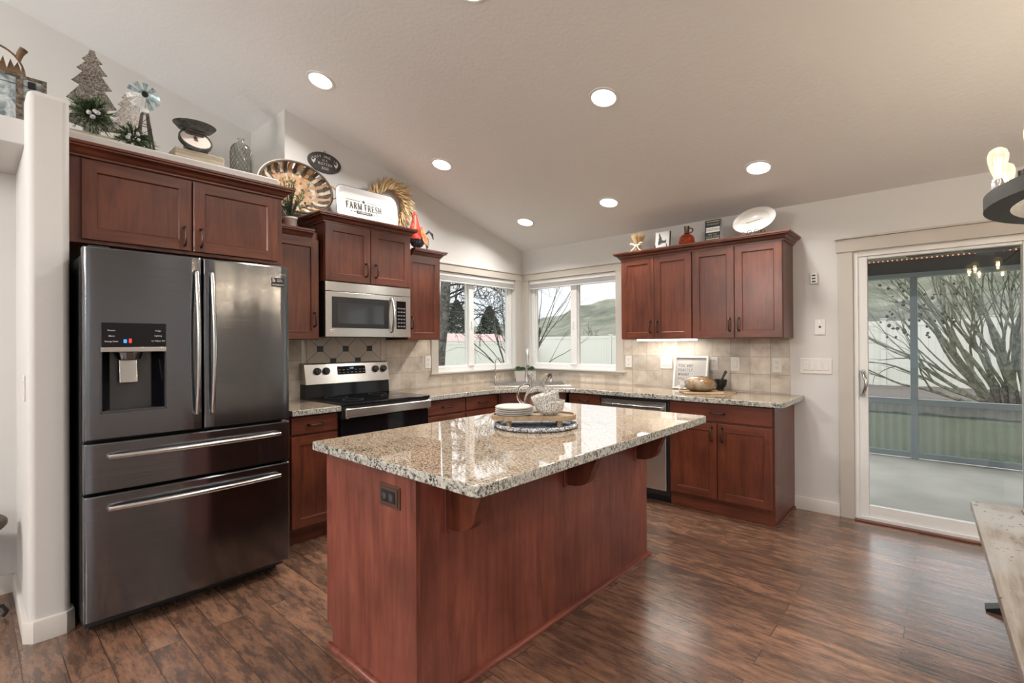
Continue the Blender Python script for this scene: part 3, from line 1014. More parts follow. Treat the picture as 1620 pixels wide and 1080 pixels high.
def crown(F, parent, u0, u1, w, v, ends=(True, True), name='crown_molding'):
    mb = MB(F @ Matrix(((1, 0, 0, 0), (0, 0, 1, 0), (0, 1, 0, 0), (0, 0, 0, 1))))   # sweep plane is (u, w), height = v
    path = ([(u0, 0.002)] if ends[0] else []) + [(u0, w), (u1, w)] + ([(u1, 0.002)] if ends[1] else [])
    mb.sweep(path, [(o, v + z) for o, z in CROWN])
    return mb.build(name, 'cherry_y' if F is FL else 'cherry_x', parent)

def carcass(F, parent, u0, u1, v0, v1, w, hand, name='body', w0=0.002):
    mb = MB(F)
    mb.box(u0, v0, w0, u1, v1, w, .0015)
    return mb.build(name, GX[hand][0], parent)

def root_at(F, name, label, cat, u, v, w, group=None):
    return thing(name, label, cat, tuple(F @ Vector((u, v, w))), group)

# over the refrigerator
g = 'shaker upper cabinets'
t = root_at(FL, 'upper_cabinet', 'wide deep cabinet with two shaker doors over the refrigerator', 'cabinet', -3.61, 1.84, 0.3, g)
carcass(FL, t, -4.138, -3.112, 1.848, 2.335, 0.632, 'L')
shaker(FL, t, -4.088, -3.620, 1.866, 2.262, 0.633, 'L', (-3.655, 1.945))
shaker(FL, t, -3.610, -3.150, 1.866, 2.262, 0.633, 'L', (-3.575, 1.945))
crown(FL, t, -4.138, -3.112, 0.636, 2.272, (False, True))
# left of the microwave
t = root_at(FL, 'upper_cabinet', 'narrow single-door upper cabinet between the refrigerator and the microwave', 'cabinet', -2.9, 1.372, 0.16, g)
carcass(FL, t, -3.110, -2.712, 1.372, 2.170, 0.310, 'L')
shaker(FL, t, -3.095, -2.716, 1.376, 2.112, 0.311, 'L', (-2.752, 1.52))
crown(FL, t, -3.108, -2.764, 0.314, 2.112, (False, False))
# over the microwave
t = root_at(FL, 'upper_cabinet', 'raised two-door cabinet directly above the microwave', 'cabinet', -2.307, 1.812, 0.18, g)
carcass(FL, t, -2.692, -1.922, 1.812, 2.318, 0.362, 'L')
shaker(FL, t, -2.690, -2.310, 1.816, 2.250, 0.363, 'L', (-2.352, 1.922))
shaker(FL, t, -2.304, -1.924, 1.816, 2.250, 0.363, 'L', (-2.264, 1.922))
crown(FL, t, -2.692, -1.922, 0.366, 2.252)
# right of the microwave
t = root_at(FL, 'upper_cabinet', 'narrow single-door upper cabinet between the microwave and the left window', 'cabinet', -1.73, 1.372, 0.16, g)
carcass(FL, t, -1.920, -1.552, 1.372, 2.170, 0.310, 'L')
shaker(FL, t, -1.917, -1.554, 1.376, 2.112, 0.311, 'L', (-1.880, 1.52))
crown(FL, t, -1.862, -1.552, 0.314, 2.112, (False, True))
# back wall pair
t = root_at(FB, 'upper_cabinet', 'two-door upper cabinet right beside the back window', 'cabinet', 1.84, 1.372, 0.16, g)
carcass(FB, t, 1.508, 2.182, 1.366, 2.1765, 0.310, 'B')
shaker(FB, t, 1.511, 1.838, 1.370, 2.112, 0.311, 'B', (1.806, 1.478))
shaker(FB, t, 1.841, 2.178, 1.370, 2.112, 0.311, 'B', (1.872, 1.478))
t = root_at(FB, 'upper_cabinet', 'larger two-door upper cabinet at the right end of the back wall', 'cabinet', 2.53, 1.372, 0.16, g)
carcass(FB, t, 2.186, 2.882, 1.366, 2.1765, 0.310, 'B')
shaker(FB, t, 2.190, 2.528, 1.370, 2.112, 0.311, 'B', (2.494, 1.478))
shaker(FB, t, 2.532, 2.879, 1.370, 2.112, 0.311, 'B', (2.566, 1.478))
mb = MB(FB @ Matrix(((1, 0, 0, 0), (0, 0, 1, 0), (0, 1, 0, 0), (0, 0, 0, 1))))
mb.sweep([(1.507, .002), (1.507, .318), (2.883, .318), (2.883, .002)], [(o, 2.112 + z) for o, z in CROWN])
tag(mb.build('crown_molding', 'cherry_x', loc=(2.2, -.2, 2.11)), 'dark red crown molding running over both back wall cabinets', 'molding')
mb = MB(FB); mb.box(1.60, 1.352, .12, 2.15, 1.3655, .20, .003)
o = mb.build('undercabinet_light', 'lens', loc=(1.87, -.16, 1.36))
tag(o, 'slim light bar glowing under the cabinet beside the back window', 'light')
la = bpy.data.lights.new('undercabinet_lamp', 'AREA'); la.shape = 'RECTANGLE'; la.size = .52; la.size_y = .06; la.energy = 1.1; la.color = (1, .92, .78)
lo = bpy.data.objects.new('undercabinet_lamp', la); COL.objects.link(lo); lo.parent = o; lo.location = (0.005, 0, -.012)

# ---------------------------------------------------------------- base cabinets
CT, CB = 0.908, 0.868
g = 'shaker base cabinets'
t = root_at(FL, 'base_cabinet', 'base cabinet with one drawer and door between the refrigerator and range', 'cabinet', -2.88, 0, .3, g)
carcass(FL, t, -3.060, -2.722, 0.10, CB - .001, .600, 'L')
mb = MB(FL); mb.box(-3.06, 0.001, .002, -2.722, .10, .545); mb.build('toe_kick', 'cherry_y', t)
slab_front(FL, t, -3.052, -2.727, .742, .856, .601, 'L', True)
shaker(FL, t, -3.052, -2.727, .122, .726, .601, 'L', None)
t = root_at(FL, 'base_cabinet', 'base cabinet with two drawers between the range and sink', 'cabinet', -1.53, 0, .3, g)
carcass(FL, t, -1.942, -1.096, .10, CB - .001, .600, 'L')
mb = MB(FL); mb.box(-1.942, .001, .002, -1.096, .10, .545); mb.build('toe_kick', 'cherry_y', t)
slab_front(FL, t, -1.934, -1.512, .742, .856, .601, 'L', True)
slab_front(FL, t, -1.500, -1.104, .742, .856, .601, 'L', True)
shaker(FL, t, -1.934, -1.512, .122, .726, .601, 'L', (-1.55, .62))
shaker(FL, t, -1.500, -1.104, .122, .726, .601, 'L', (-1.46, .62))
# diagonal sink cabinet
t = thing('base_cabinet', 'diagonal corner base cabinet under the sink', 'cabinet', (.45, -.45, 0), g)
mb = MB(); mb.prism([(.01, -.01), (.01, -1.092), (.600, -1.092), (.600, -1.06), (1.06, -.600), (1.092, -.600), (1.092, -.01)], .10, CB - .30); mb.build('body', 'cherry_z', t)
FD = T(.60, -1.06, 0) @ R(PI / 4, 'Z') @ Matrix(((1, 0, 0, 0), (0, 0, -1, 0), (0, 1, 0, 0), (0, 0, 0, 1)))
W = math.hypot(.46, .46)
mb = MB(FD); mb.box(0, .10, -.02, W, CB - .001, .0, .001); mb.build('face_frame', 'cherry_z', t)
mb = MB(FD); mb.box(.02, .742, .001, W - .02, .856, .020, .004); mb.build('false_drawer_front', 'cherry_x', t)
shaker(FD, t, .02, W / 2 - .002, .122, .726, .001, 'B', (W / 2 - .035, .62))
shaker(FD, t, W / 2 + .002, W - .02, .122, .726, .001, 'B', (W / 2 + .035, .62))
mb = MB(FD); mb.box(.02, .001, -.10, W - .02, .10, -.045); mb.build('toe_kick', 'cherry_x', t)
t = root_at(FB, 'base_cabinet', 'narrow base cabinet between the sink corner and dishwasher', 'cabinet', 1.27, 0, .3, g)
carcass(FB, t, 1.096, 1.452, .10, CB - .001, .600, 'B')
mb = MB(FB); mb.box(1.096, .001, .002, 1.452, .10, .545); mb.build('toe_kick', 'cherry_x', t)
slab_front(FB, t, 1.104, 1.446, .742, .856, .601, 'B', True)
shaker(FB, t, 1.104, 1.446, .122, .726, .601, 'B', (1.14, .62))
t = root_at(FB, 'base_cabinet', 'two-door base cabinet with wide drawer at the right end of the counter', 'cabinet', 2.49, 0, .3, g)
carcass(FB, t, 2.100, 2.884, .10, CB - .001, .590, 'B')
mb = MB(FB); mb.box(2.100, .001, .002, 2.884, .10, .578); mb.build('toe_kick', 'cherry_x', t)
mb = MB(FB); mb.box(2.884, .0, .002, 2.896, .014, .590, .004); mb.build('shoe_molding', 'cherry_y', t)
slab_front(FB, t, 2.106, 2.872, .722, .856, .591, 'B', True)
shaker(FB, t, 2.106, 2.481, .122, .706, .591, 'B', (2.445, .625))
shaker(FB, t, 2.487, 2.872, .122, .706, .591, 'B', (2.523, .625))

# ---------------------------------------------------------------- countertops
def counter(name, outer, holes, z0, z1, label, b=.005):
    mb = MB()
    rings = []
    for loop in [outer] + holes:
        rings.append(([mb.V((x, y, z0)) for x, y in loop], [mb.V((x, y, z1)) for x, y in loop]))
    for k in (0, 1):
        es = []
        for r in rings:
            L = r[k]
            for i in range(len(L)):
                es.append(mb.bm.edges.new((L[i], L[(i + 1) % len(L)])))
        bmesh.ops.triangle_fill(mb.bm, edges=es, use_beauty=True)
    for lo, hi in rings:
        for i in range(len(lo)):
            j = (i + 1) % len(lo)
            mb.F([lo[i], lo[j], hi[j], hi[i]])
    bmesh.ops.recalc_face_normals(mb.bm, faces=mb.bm.faces[:])
    nh = len(outer)
    eds = [e for e in mb.bm.edges if len(e.link_faces) == 2 and abs(e.link_faces[0].normal.dot(e.link_faces[1].normal)) < .3 and abs(e.verts[0].co.z - e.verts[1].co.z) < 1e-6]
    bmesh.ops.bevel(mb.bm, geom=eds, offset=b, segments=2, affect='EDGES', profile=.5, clamp_overlap=True)
    mb.bev = True
    mb.bm.normal_update()
    for f in mb.bm.faces:
        f.material_index = 1 if abs(f.normal.z) < .4 else 0
    o = mb.build(name, ['granite', 'granite_edge'], loc=(sum(p[0] for p in outer) / len(outer), sum(p[1] for p in outer) / len(outer), z0), smooth=50)
    return tag(o, label, 'countertop')
SINK_C, SA = Vector((.505, -.505, 0)), PI / 4
MS = T(.505, -.505, CT) @ R(SA, 'Z')          # sink frame: local x along the diagonal front, -y to the room
def srect(a, b, yo=0.0):
    return [tuple((MS @ Vector((x, y + yo, 0)))[:2]) for x, y in ((-a, -b), (a, -b), (a, b), (-a, b))]
arc = bezier((.655, -1.30), (.655, -.98), (.98, -.655), (1.30, -.655), 14)
outer = [(.009, -.009), (.009, -1.948), (.655, -1.948)] + arc + [(2.925, -.655), (2.955, -.625), (2.955, -.003), (2.858, -.003), (2.858, -.009)]
counter('countertop', outer, [srect(.365, .195, -.045)], CB, CT, 'L-shaped speckled granite countertop running round the window corner')
counter('countertop', [(.009, -3.06), (.655, -3.06), (.655, -2.718), (.009, -2.718)], [], CB, CT, 'small granite countertop piece between the refrigerator and range')

# ---------------------------------------------------------------- sink and its taps
t = thing('sink', 'stainless drop-in double sink set across the counter corner', 'sink', (.505, -.505, CT))
mb = MB(MS)
def ring(mb, a0, b0, y0, z0, a1, b1, y1, z1):
    p = [mb.V((x, y + y0, z0)) for x, y in ((-a0, -b0), (a0, -b0), (a0, b0), (-a0, b0))]
    q = [mb.V((x, y + y1, z1)) for x, y in ((-a1, -b1), (a1, -b1), (a1, b1), (-a1, b1))]
    for i in range(4):
        mb.F([p[i], p[(i + 1) % 4], q[(i + 1) % 4], q[i]])
ring(mb, .41, .275, 0, .0005, .405, .27, 0, .006)
ring(mb, .405, .27, 0, .006, .36, .19, -.045, .006)
mb.build('rim', 'chrome', t)
for sx in (-1, 1):
    mb = MB(MS)
    c = sx * .1815
    P0 = [(-.1745, -.185), (.1745, -.185), (.1745, .185), (-.1745, .185)]
    lv = [(1.0, .005), (.98, -.10), (.93, -.17), (.0, -.175)]
    prev = None
    for s_, z in lv[:-1]:
        cur = [mb.V((c + x * s_, y * s_ - .045, z)) for x, y in P0]
        if prev:
            for i in range(4):
                mb.F([prev[i], prev[(i + 1) % 4], cur[(i + 1) % 4], cur[i]])
        prev = cur
    mb.F(prev)
    mb.build('basin', 'chrome', t)
mb = MB(MS); mb.box(-.0065, -.23, -.16, .0065, .14, .0055, .002); mb.build('divider', 'chrome', t)

t = thing('faucet', 'tall curved chrome pull-down faucet behind the sink', 'faucet', (.34, -.34, CT + .006))
mb = MB(T(.34, -.34, CT + .006) @ R(SA, 'Z'))
mb.lathe([(0, 0), (.027, 0), (.027, .008), (.021, .02), (.019, .06), (.017, .11), (0, .115)], seg=20)
mb.build('base', 'chrome', t)
mb = MB(T(.34, -.34, CT + .006) @ R(SA, 'Z'))
mb.tube([(0, 0, .10), (0, 0, .26)] + bezier((0, 0, .26), (0, .01, .37), (0, -.15, .40), (0, -.165, .28), 12), .0125, 12)
mb.build('spout', 'chrome', t)
mb = MB(T(.34, -.34, CT + .006) @ R(SA, 'Z'))
mb.tube([(0, -.165, .285), (0, -.168, .25), (0, -.17, .20), (0, -.172, .165), (0, -.172, .16)], [.014, .016, .019, .021, .016], 12)
mb.build('spray_head', 'chrome', t)
mb = MB(T(.34, -.34, CT + .006) @ R(SA, 'Z'))
mb.tube([(.015, 0, .08), (.04, 0, .085), (.075, -.01, .115)], [.009, .007, .005], 8)
mb.build('lever', 'chrome', t)

t = thing('filtered_water_faucet', 'slim gooseneck drinking water faucet at the left end of the sink', 'faucet', (.085, -.575, CT + .006))
Mf = T(.085, -.575, CT + .006) @ R(SA, 'Z')
mb = MB(Mf); mb.lathe([(0, 0), (.018, 0), (.018, .006), (.012, .012), (.011, .06), (.007, .068), (0, .07)], seg=16); mb.build('base', 'chrome', t)
mb = MB(Mf); mb.tube([(0, 0, .06), (0, 0, .20)] + bezier((0, 0, .20), (0, 0, .285), (.075, -.03, .285), (.078, -.03, .20), 12), .0055, 10); mb.build('spout', 'chrome', t)
mb = MB(Mf); mb.tube([(.008, 0, .04), (.038, -.01, .042), (.048, -.012, .075)], [.006, .005, .005], 8); mb.build('lever', 'chrome', t)
t = thing('soap_dispenser', 'short chrome soap pump at the right end of the sink', 'dispenser', (.575, -.20, CT + .006))
Mf = T(.575, -.20, CT + .006)
mb = MB(Mf); mb.lathe([(0, 0), (.02, 0), (.02, .006), (.013, .012), (.013, .06), (.016, .064), (.016, .082), (0, .085)], seg=16); mb.build('pump', 'chrome', t)
mb = MB(Mf); mb.tube([(0, 0, .078), (-.03, -.03, .083), (-.05, -.05, .078)], [.007, .006, .005], 8); mb.build('nozzle', 'chrome', t)

# ---------------------------------------------------------------- island
IX0, IX1, IY0, IY1 = 1.716, 2.767, -3.441, -1.578
t = thing('kitchen_island', 'reddish wood kitchen island with flat panels and curved corbels', 'island', (2.06, -2.5, 0))
mb = MB(); mb.box(1.752, -3.372, .095, 2.378, -1.618, CB - .001); mb.box(1.80, -3.372, .001, 2.378, -1.618, .0949); mb.build('body', 'cherry_z', t)
mb = MB(); mb.box(2.378, -3.389, .001, 2.394, -1.602, CB - .001, .002); mb.build('back_panel', 'island_z', t)
mb = MB(Matrix(((1, 0, 0, 0), (0, 0, 1, 0), (0, 1, 0, 0), (0, 0, 0, 1))))
mb.prism([(1.742, .093), (1.79, .093), (1.79, .001), (2.378, .001), (2.378, CB - .001), (1.742, CB - .001)], -3.389, -3.372)
mb.build('end_panel', 'island_z', t)
mb = MB(Matrix(((1, 0, 0, 0), (0, 0, 1, 0), (0, 1, 0, 0), (0, 0, 0, 1))))
mb.prism([(1.742, .093), (1.79, .093), (1.79, .001), (2.378, .001), (2.378, CB - .001), (1.742, CB - .001)], -1.618, -1.601)
mb.build('end_panel', 'island_z', t)
mb = MB(); mb.box(2.362, -3.3915, .02, 2.3955, -3.3885, CB - .002, .001); mb.box(2.3935, -3.3915, .02, 2.3965, -3.372, CB - .002, .001); mb.build('corner_bead', 'island_z', t)
FI = Matrix(((0, 0, -1, 1.752), (-1, 0, 0, 0), (0, 1, 0, 0), (0, 0, 0, 1)))     # island door side, faces -x, u = -y
for k in range(4):
    a = 1.625 + k * .4385
    shaker(FI, t, a, a + .43, .70, .855, .0005, 'L', (a + .215, .778, False), st=.03, name='drawer')
    shaker(FI, t, a, a + .43, .105, .69, .0005, 'L', (a + (.39 if k % 2 == 0 else .04), .6))
sp = [(0, .001), (.020, .001), (.020, .008), (.017, .016), (.008, .022), (0, .022)]
mb = MB(); mb.sweep([(1.765, -3.389), (2.394, -3.389), (2.394, -1.601), (1.765, -1.601)][::-1], sp); mb.build('base_molding', 'island_y', t)
FK = Matrix(((0, 1, 0, 2.394), (0, 0, 1, 0), (1, 0, 0, 0), (0, 0, 0, 1)))       # corbel plane: local (z, x out, y)
def corbel(y):
    mb = MB(T(0, y, 0) @ FK)
    pts = [(.632, 0), (.867, 0), (.867, .215), (.852, .215)]
    pts += [tuple(p) for p in bezier((.845, .205), (.80, .19), (.77, .175), (.735, .155), 4)]
    pts += [tuple(p) for p in bezier((.72, .15), (.66, .148), (.632, .10), (.632, .02), 6)]
    mb.prism(pts, -.024, .024, .003)
    mb.build('corbel', 'cherry_z', t)
    mb = MB(); mb.box(2.394, y - .034, .628, 2.402, y - .026, .867); mb.box(2.3945, y - .045, .622, 2.404, y + .045, .867, .002); mb.build('corbel_plate', 'island_z', t)
for y in (-3.215, -2.447, -1.725):
    corbel(y)
mb = MB()
mb.prism([(IX0, IY0), (IX1 - .016, IY0), (IX1, IY0 + .016), (IX1, IY1 - .02), (IX1 - .02, IY1), (IX0, IY1)], CB, CT, .004)
mb.bm.normal_update()
for f in mb.bm.faces:
    f.material_index = 1 if abs(f.normal.z) < .4 else 0
tag(mb.build('island_countertop', ['granite', 'granite_edge'], loc=(2.24, -2.5, CB)), 'polished speckled granite slab on the kitchen island', 'countertop')
t = thing('outlet', 'dark brown stepped outlet plate on the end of the island', 'outlet', (2.236, -3.389, .76))
FO = T(0, -3.389, 0) @ FB
mb = MB(FO); mb.box(2.170, .718, .0005, 2.302, .802, .006, .002); mb.box(2.180, .727, .005, 2.292, .793, .010, .002); mb.build('cover_plate', plain('brown_plate', (.085, .042, .028), .4), t)
mb = MB(FO); mb.box(2.192, .737, .009, 2.280, .783, .0125, .002); mb.build('receptacle', 'black', t)
mb = MB(FO)
for u in (2.215, 2.257):
    mb.lathe([(0, 0.0125), (.014, .0125), (.014, .0145), (0, .0145)], (u, .76, 0), 16)
mb.build('socket_face', 'charcoal', t)

# ================================================================ refrigerator
t = thing('refrigerator', 'tall dark stainless four-door refrigerator with water dispenser', 'refrigerator', (.5, -3.657, 0))
y0, y1, ym0, ym1 = -4.116, -3.198, -3.652, -3.646
mb = MB(); mb.box(.06, y0 + .008, .03, .845, y1 - .008, 1.765, .004); mb.build('body', plain('fridge_side', (.035, .036, .038), .45, metal=.3), t)
mb = MB(); mb.box(.10, y0 + .03, .001, .80, y1 - .03, .03); mb.build('base_grille', 'black', t)
for yy in (y0 + .06, y1 - .06):
    mb = MB(); mb.box(.70, yy - .04, 1.765, .90, yy + .04, 1.80, .006); mb.build('hinge_cover', 'black', t)

YC = (y0 + y1) / 2
def bow(y, a, b):
    """front face x at y: slight bulge across the whole front, rounded edges on each door"""
    k = (y - YC) / ((y1 - y0) / 2)
    x = .930 + .014 * (1 - k * k)
    e = min(y - a, b - y)
    if e < .012:
        x -= .012 - math.sqrt(max(0, .012 ** 2 - (.012 - e) ** 2))
    return x

def fdoor(name, a, b, z0, z1, hole=None):
    ys = [a, a + .002, a + .005, a + .012] + [a + .012 + (b - a - .024) * i / 10 for i in range(1, 10)] + [b - .012, b - .005, b - .002, b]
    zs = [z0, z0 + .006, z1 - .006, z1]
    if hole:
        ys = sorted([y for y in ys if min(abs(y - hole[0]), abs(y - hole[1])) > .008] + [hole[0], hole[1]])
        zs = sorted(zs + [hole[2], hole[3]])
    mb = MB()
    nz = len(zs)
    def xx(i, j):
        x = bow(ys[i], a, b)
        return x - (.006 if j in (0, nz - 1) else 0)
    g = [[mb.V((xx(i, j), ys[i], zs[j])) for j in range(nz)] for i in range(len(ys))]
    B = [[mb.V((.852, ys[i], zs[j])) for j in range(nz)] for i in range(len(ys))]
    inh = lambda i, j: hole and hole[0] - 1e-6 <= ys[i] and ys[i + 1] <= hole[1] + 1e-6 and hole[2] - 1e-6 <= zs[j] and zs[j + 1] <= hole[3] + 1e-6
    for i in range(len(ys) - 1):
        for j in range(nz - 1):
            if inh(i, j):
                continue
            mb.F([g[i][j], g[i + 1][j], g[i + 1][j + 1], g[i][j + 1]])
            mb.F([B[i][j], B[i][j + 1], B[i + 1][j + 1], B[i + 1][j]])
            for di, dj, q in ((-1, 0, (0, 0, 0, 1)), (1, 0, (1, 0, 1, 1)), (0, -1, (0, 0, 1, 0)), (0, 1, (0, 1, 1, 1))):
                I, J = i + di, j + dj
                if not (0 <= I < len(ys) - 1 and 0 <= J < nz - 1) or inh(I, J):
                    p, r = (i + q[0], j + q[1]), (i + q[2], j + q[3])
                    mb.F([g[p[0]][p[1]], g[r[0]][r[1]], B[r[0]][r[1]], B[p[0]][p[1]]])
    bmesh.ops.delete(mb.bm, geom=[v for v in mb.bm.verts if not v.link_faces], context='VERTS')
    return mb.build(name, 'dsteel', t, smooth=30)
H = (-4.060, -3.807, 1.026, 1.444)
dl = fdoor('door', y0, ym0, .905, 1.788, H)
dr = fdoor('door', ym1, y1, .905, 1.788)
d1 = fdoor('drawer', y0, y1, .664, .890)
d2 = fdoor('drawer', y0, y1, .082, .651)
def vbar(yy, par):
    mb = MB()
    mb.tube([(.940, yy, .985), (.966, yy, .992)] + [(.968 + .030 * math.sin(PI * k / 10), yy, .995 + .705 * k / 10) for k in range(11)] + [(.966, yy, 1.703), (.940, yy, 1.710)], .0135, 10, sx=.8)
    mb.build('handle', 'barsteel', par)
vbar(-3.682, dl); vbar(-3.612, dr)
def hbar(z, par):
    mb = MB()
    mb.tube([(.93, -4.028, z)] + [(.960 + .026 * math.sin(PI * k / 12), -4.030 + .760 * k / 12, z) for k in range(13)] + [(.93, -3.272, z)], .013, 10)
    mb.build('handle', 'barsteel', par)
hbar(.828, d1); hbar(.590, d2)
# dispenser niche
mb = MB()
mb.box(.853, H[0] - .0, H[2], .858, H[1], H[3])
mb.box(.858, H[0], H[2], .946, H[0] + .006, H[3], .001); mb.box(.858, H[1] - .006, H[2], .946, H[1], H[3], .001)
mb.box(.858, H[0], H[2], .946, H[1], H[2] + .010, .001)
dp = mb.build('dispenser', plain('dispenser_grey', (.085, .085, .088), .3, metal=.6), dl)
mb = MB(); mb.box(.90, H[0] + .003, 1.331, .9465, H[1] - .003, H[3], .002); mb.build('control_panel', 'blackgloss', dp)
mb = MB(); mb.box(.90, H[0] + .001, 1.308, .9485, H[1] - .001, 1.3305, .002); mb.build('trim_bar', 'steel', dp)
mb = MB(); mb.prism([(.859, H[0] + .006), (.925, H[0] + .006), (.865, H[0] + .045)], H[2] + .01, 1.307); mb.build('niche_side', 'blackgloss', dp); mb = MB(); mb.prism([(.859, H[1] - .006), (.865, H[1] - .045), (.925, H[1] - .006)], H[2] + .01, 1.307); mb.build('niche_side', 'blackgloss', dp)
mb = MB(T(.89, -3.945, 1.285)); mb.lathe([(0, .02), (.055, .02), (.045, -.012), (0, -.014)], seg=20, sx=.6); mb.build('nozzle', 'dsteel', dp)
mb = MB(T(.885, -3.948, 1.215) @ R(-.12, 'Y')); mb.box(-.005, -.036, -.056, .006, .036, .056, .004); mb.build('paddle', 'barsteel', dp)
M['badge_grey'] = plain('badge_grey', (.42, .42, .42), .4)
FX = T(.9468, 0, 0) @ FL
M['dispblue'] = plain('blue_indicator', (.02, .15, .8), .5, emis=(.05, .3, 1.0), estr=1.2)
M['dispred'] = plain('red_indicator', (.8, .02, .02), .5, emis=(1, .05, .05), estr=1.0)
mb = MB(FX); mb.box(-3.976, 1.350, 0, -3.964, 1.366, .001); mb.build('indicator', 'dispblue', dp)
mb = MB(FX); mb.box(-3.956, 1.350, 0, -3.946, 1.370, .001); mb.build('indicator', 'dispred', dp)
for s_, yy, zz in (('Freezer', -4.020, 1.408), ('Alarm', -4.020, 1.382), ('Energy Saver', -4.020, 1.357), ('Fridge', -3.842, 1.408), ('Lighting', -3.842, 1.384), ('Ice Maker Off', -3.842, 1.359)):
    text('lettering', s_, .0095, FX @ T(yy, zz, .0004), 'whitepaint', dp)
FDR = T(.9350, -3.265, 0) @ R(.052, 'Z') @ T(0, 3.265, 0)
text('lettering', 'SAMSUNG', .020, FDR @ FL @ T(-3.268, 1.743, .0006), 'badge_grey', dr, space=1.15)
mb = MB(FDR @ FL); mb.box(-3.300, 1.672, -.001, -3.230, 1.722, .0012); st = mb.build('sticker', 'black', dr)
FS = FDR @ FL @ T(0, 0, .0018)
text('lettering', 'b', .034, FS @ T(-3.288, 1.708, 0), 'whitepaint', st)
text('lettering', 'DIGITAL', .0075, FS @ T(-3.256, 1.712, 0), 'whitepaint', st)
text('lettering', 'INVERTER', .0075, FS @ T(-3.255, 1.703, 0), 'whitepaint', st)
text('lettering', '10 WARRANTY', .010, FS @ T(-3.265, 1.682, 0), 'whitepaint', st)

# ================================================================ microwave
t = thing('microwave', 'stainless over-the-range microwave with curved handle', 'microwave', (.2, -2.307, 1.392))
mb = MB(); mb.box(.003, -2.688, 1.394, .348, -1.926, 1.8105, .003); mb.build('body', 'black', t)
mb = MB(FL); mb.box(-2.691, 1.738, .3485, -1.923, 1.810, .380, .003); mb.build('vent_strip', 'steel', t)
mb = MB(FL); mb.box(-2.691, 1.394, .3485, -2.094, 1.735, .380, .003); dm = mb.build('door', 'steel', t)
mb = MB(FL); mb.box(-2.640, 1.462, .379, -2.142, 1.698, .3822, .001); mb.build('window_frame', 'black', dm)
mb = MB(FL); mb.box(-2.598, 1.495, .382, -2.190, 1.650, .3832, .0005); mb.build('window', 'mwglass', dm)
mb = MB(FL); mb.box(-2.092, 1.394, .3485, -1.923, 1.735, .380, .003); pm = mb.build('control_fascia', 'steel', t)
mb = MB(FL); mb.box(-2.066, 1.462, .379, -1.972, 1.695, .3822, .001); pp = mb.build('control_panel', 'blackgloss', pm)
M['btn'] = plain('button_grey', (.16, .16, .165), .5)
for r_ in range(6):
    for c_ in range(3):
        mb = MB(FL); mb.box(-2.056 + c_ * .027, 1.478 + r_ * .030, .382, -2.036 + c_ * .027, 1.490 + r_ * .030, .3832, .0004); mb.build('button', 'btn', pp)
mb = MB(); mb.tube([(.38, -2.118, 1.440)] + [(.392 + .034 * math.sin(PI * k / 10), -2.118, 1.440 + .270 * k / 10) for k in range(11)] + [(.38, -2.118, 1.710)], [.014] + [.0125] * 11 + [.014], 10, sx=.75); mb.build('handle', 'barsteel', dm)
mb = MB(FL); mb.box(-2.656, 1.428, .379, -2.618, 1.450, .3812, .001); lg = mb.build('badge', 'plate', dm)
text('lettering', 'LG', .016, FL @ T(-2.632, 1.439, .3818), 'ink', lg)
mb = MB(FL); mb.lathe([(0, .381), (.005, .381), (.005, .382), (0, .382)], (-2.648, 1.439, 0), 12); mb.build('badge_dot', 'dispred', lg)

# ================================================================ range
t = thing('range', 'stainless electric range with black glass cooktop', 'range', (.33, -2.333, 0))
u0, u1 = -2.714, -1.952
mb = MB(); mb.box(.012, u0, .06, .600, u1, .900, .003); mb.box(.05, u0 + .02, .001, .55, u1 - .02, .06); mb.build('body', 'black', t)
mb = MB(); mb.box(.070, u0 - .002, .9005, .672, u1 + .002, .921, .005); ck = mb.build('cooktop', 'blackgloss', t)
M['burner'] = plain('burner_ring', (.07, .07, .075), .35)
for bx, by, br in ((.22, -2.52, .085), (.22, -2.15, .075), (.47, -2.52, .075), (.47, -2.15, .105)):
    mb = MB(T(bx, by, .9212)); mb.lathe([(br - .003, 0), (br, 0), (br, .0006), (br - .003, .0006)], seg=40, close=True); mb.build('burner', 'burner', ck)
mb = MB(Matrix(((1, 0, 0, 0), (0, 0, 1, 0), (0, 1, 0, 0), (0, 0, 0, 1)))); mb.prism([(.012, .90), (.098, .90), (.098, .9209), (.092, 1.022), (.012, 1.022)], u0, u1, .002); mb.build('backguard_base', 'blackgloss', t)
mb = MB(Matrix(((1, 0, 0, 0), (0, 0, 1, 0), (0, 1, 0, 0), (0, 0, 0, 1)))); mb.prism([(.012, 1.0225), (.108, 1.0225), (.075, 1.176), (.060, 1.188), (.012, 1.188)], u0, u1, .004); bg = mb.build('backguard', 'steel', t)
ang = math.atan(.033 / .1535)
def on_bg(u, z):
    """frame lying on the sloping control face"""
    x = .108 - (z - 1.0225) * math.tan(ang)
    return T(x, u, z) @ R(-ang, 'Y') @ FL
for u in (-2.612, -2.538, -2.086, -2.006):
    mb = MB(on_bg(u, 1.122)); mb.lathe([(0, .001), (.030, .001), (.030, .006), (.024, .008), (.022, .028), (0, .030)], seg=24); mb.box(-.005, -.022, .028, .005, .022, .034, .002); mb.build('knob', 'black', bg)
mb = MB(on_bg(-2.311, 1.122)); mb.box(-.128, -.034, .0005, .128, .034, .003, .001); dsp = mb.build('display', 'blackgloss', bg)
M['lcd'] = plain('display_digits', (.02, .1, .2), .5, emis=(.15, .5, .9), estr=1.4)
text('lettering', '2:00', .020, on_bg(-2.311, 1.122) @ T(0, .016, .0034), 'lcd', dsp)
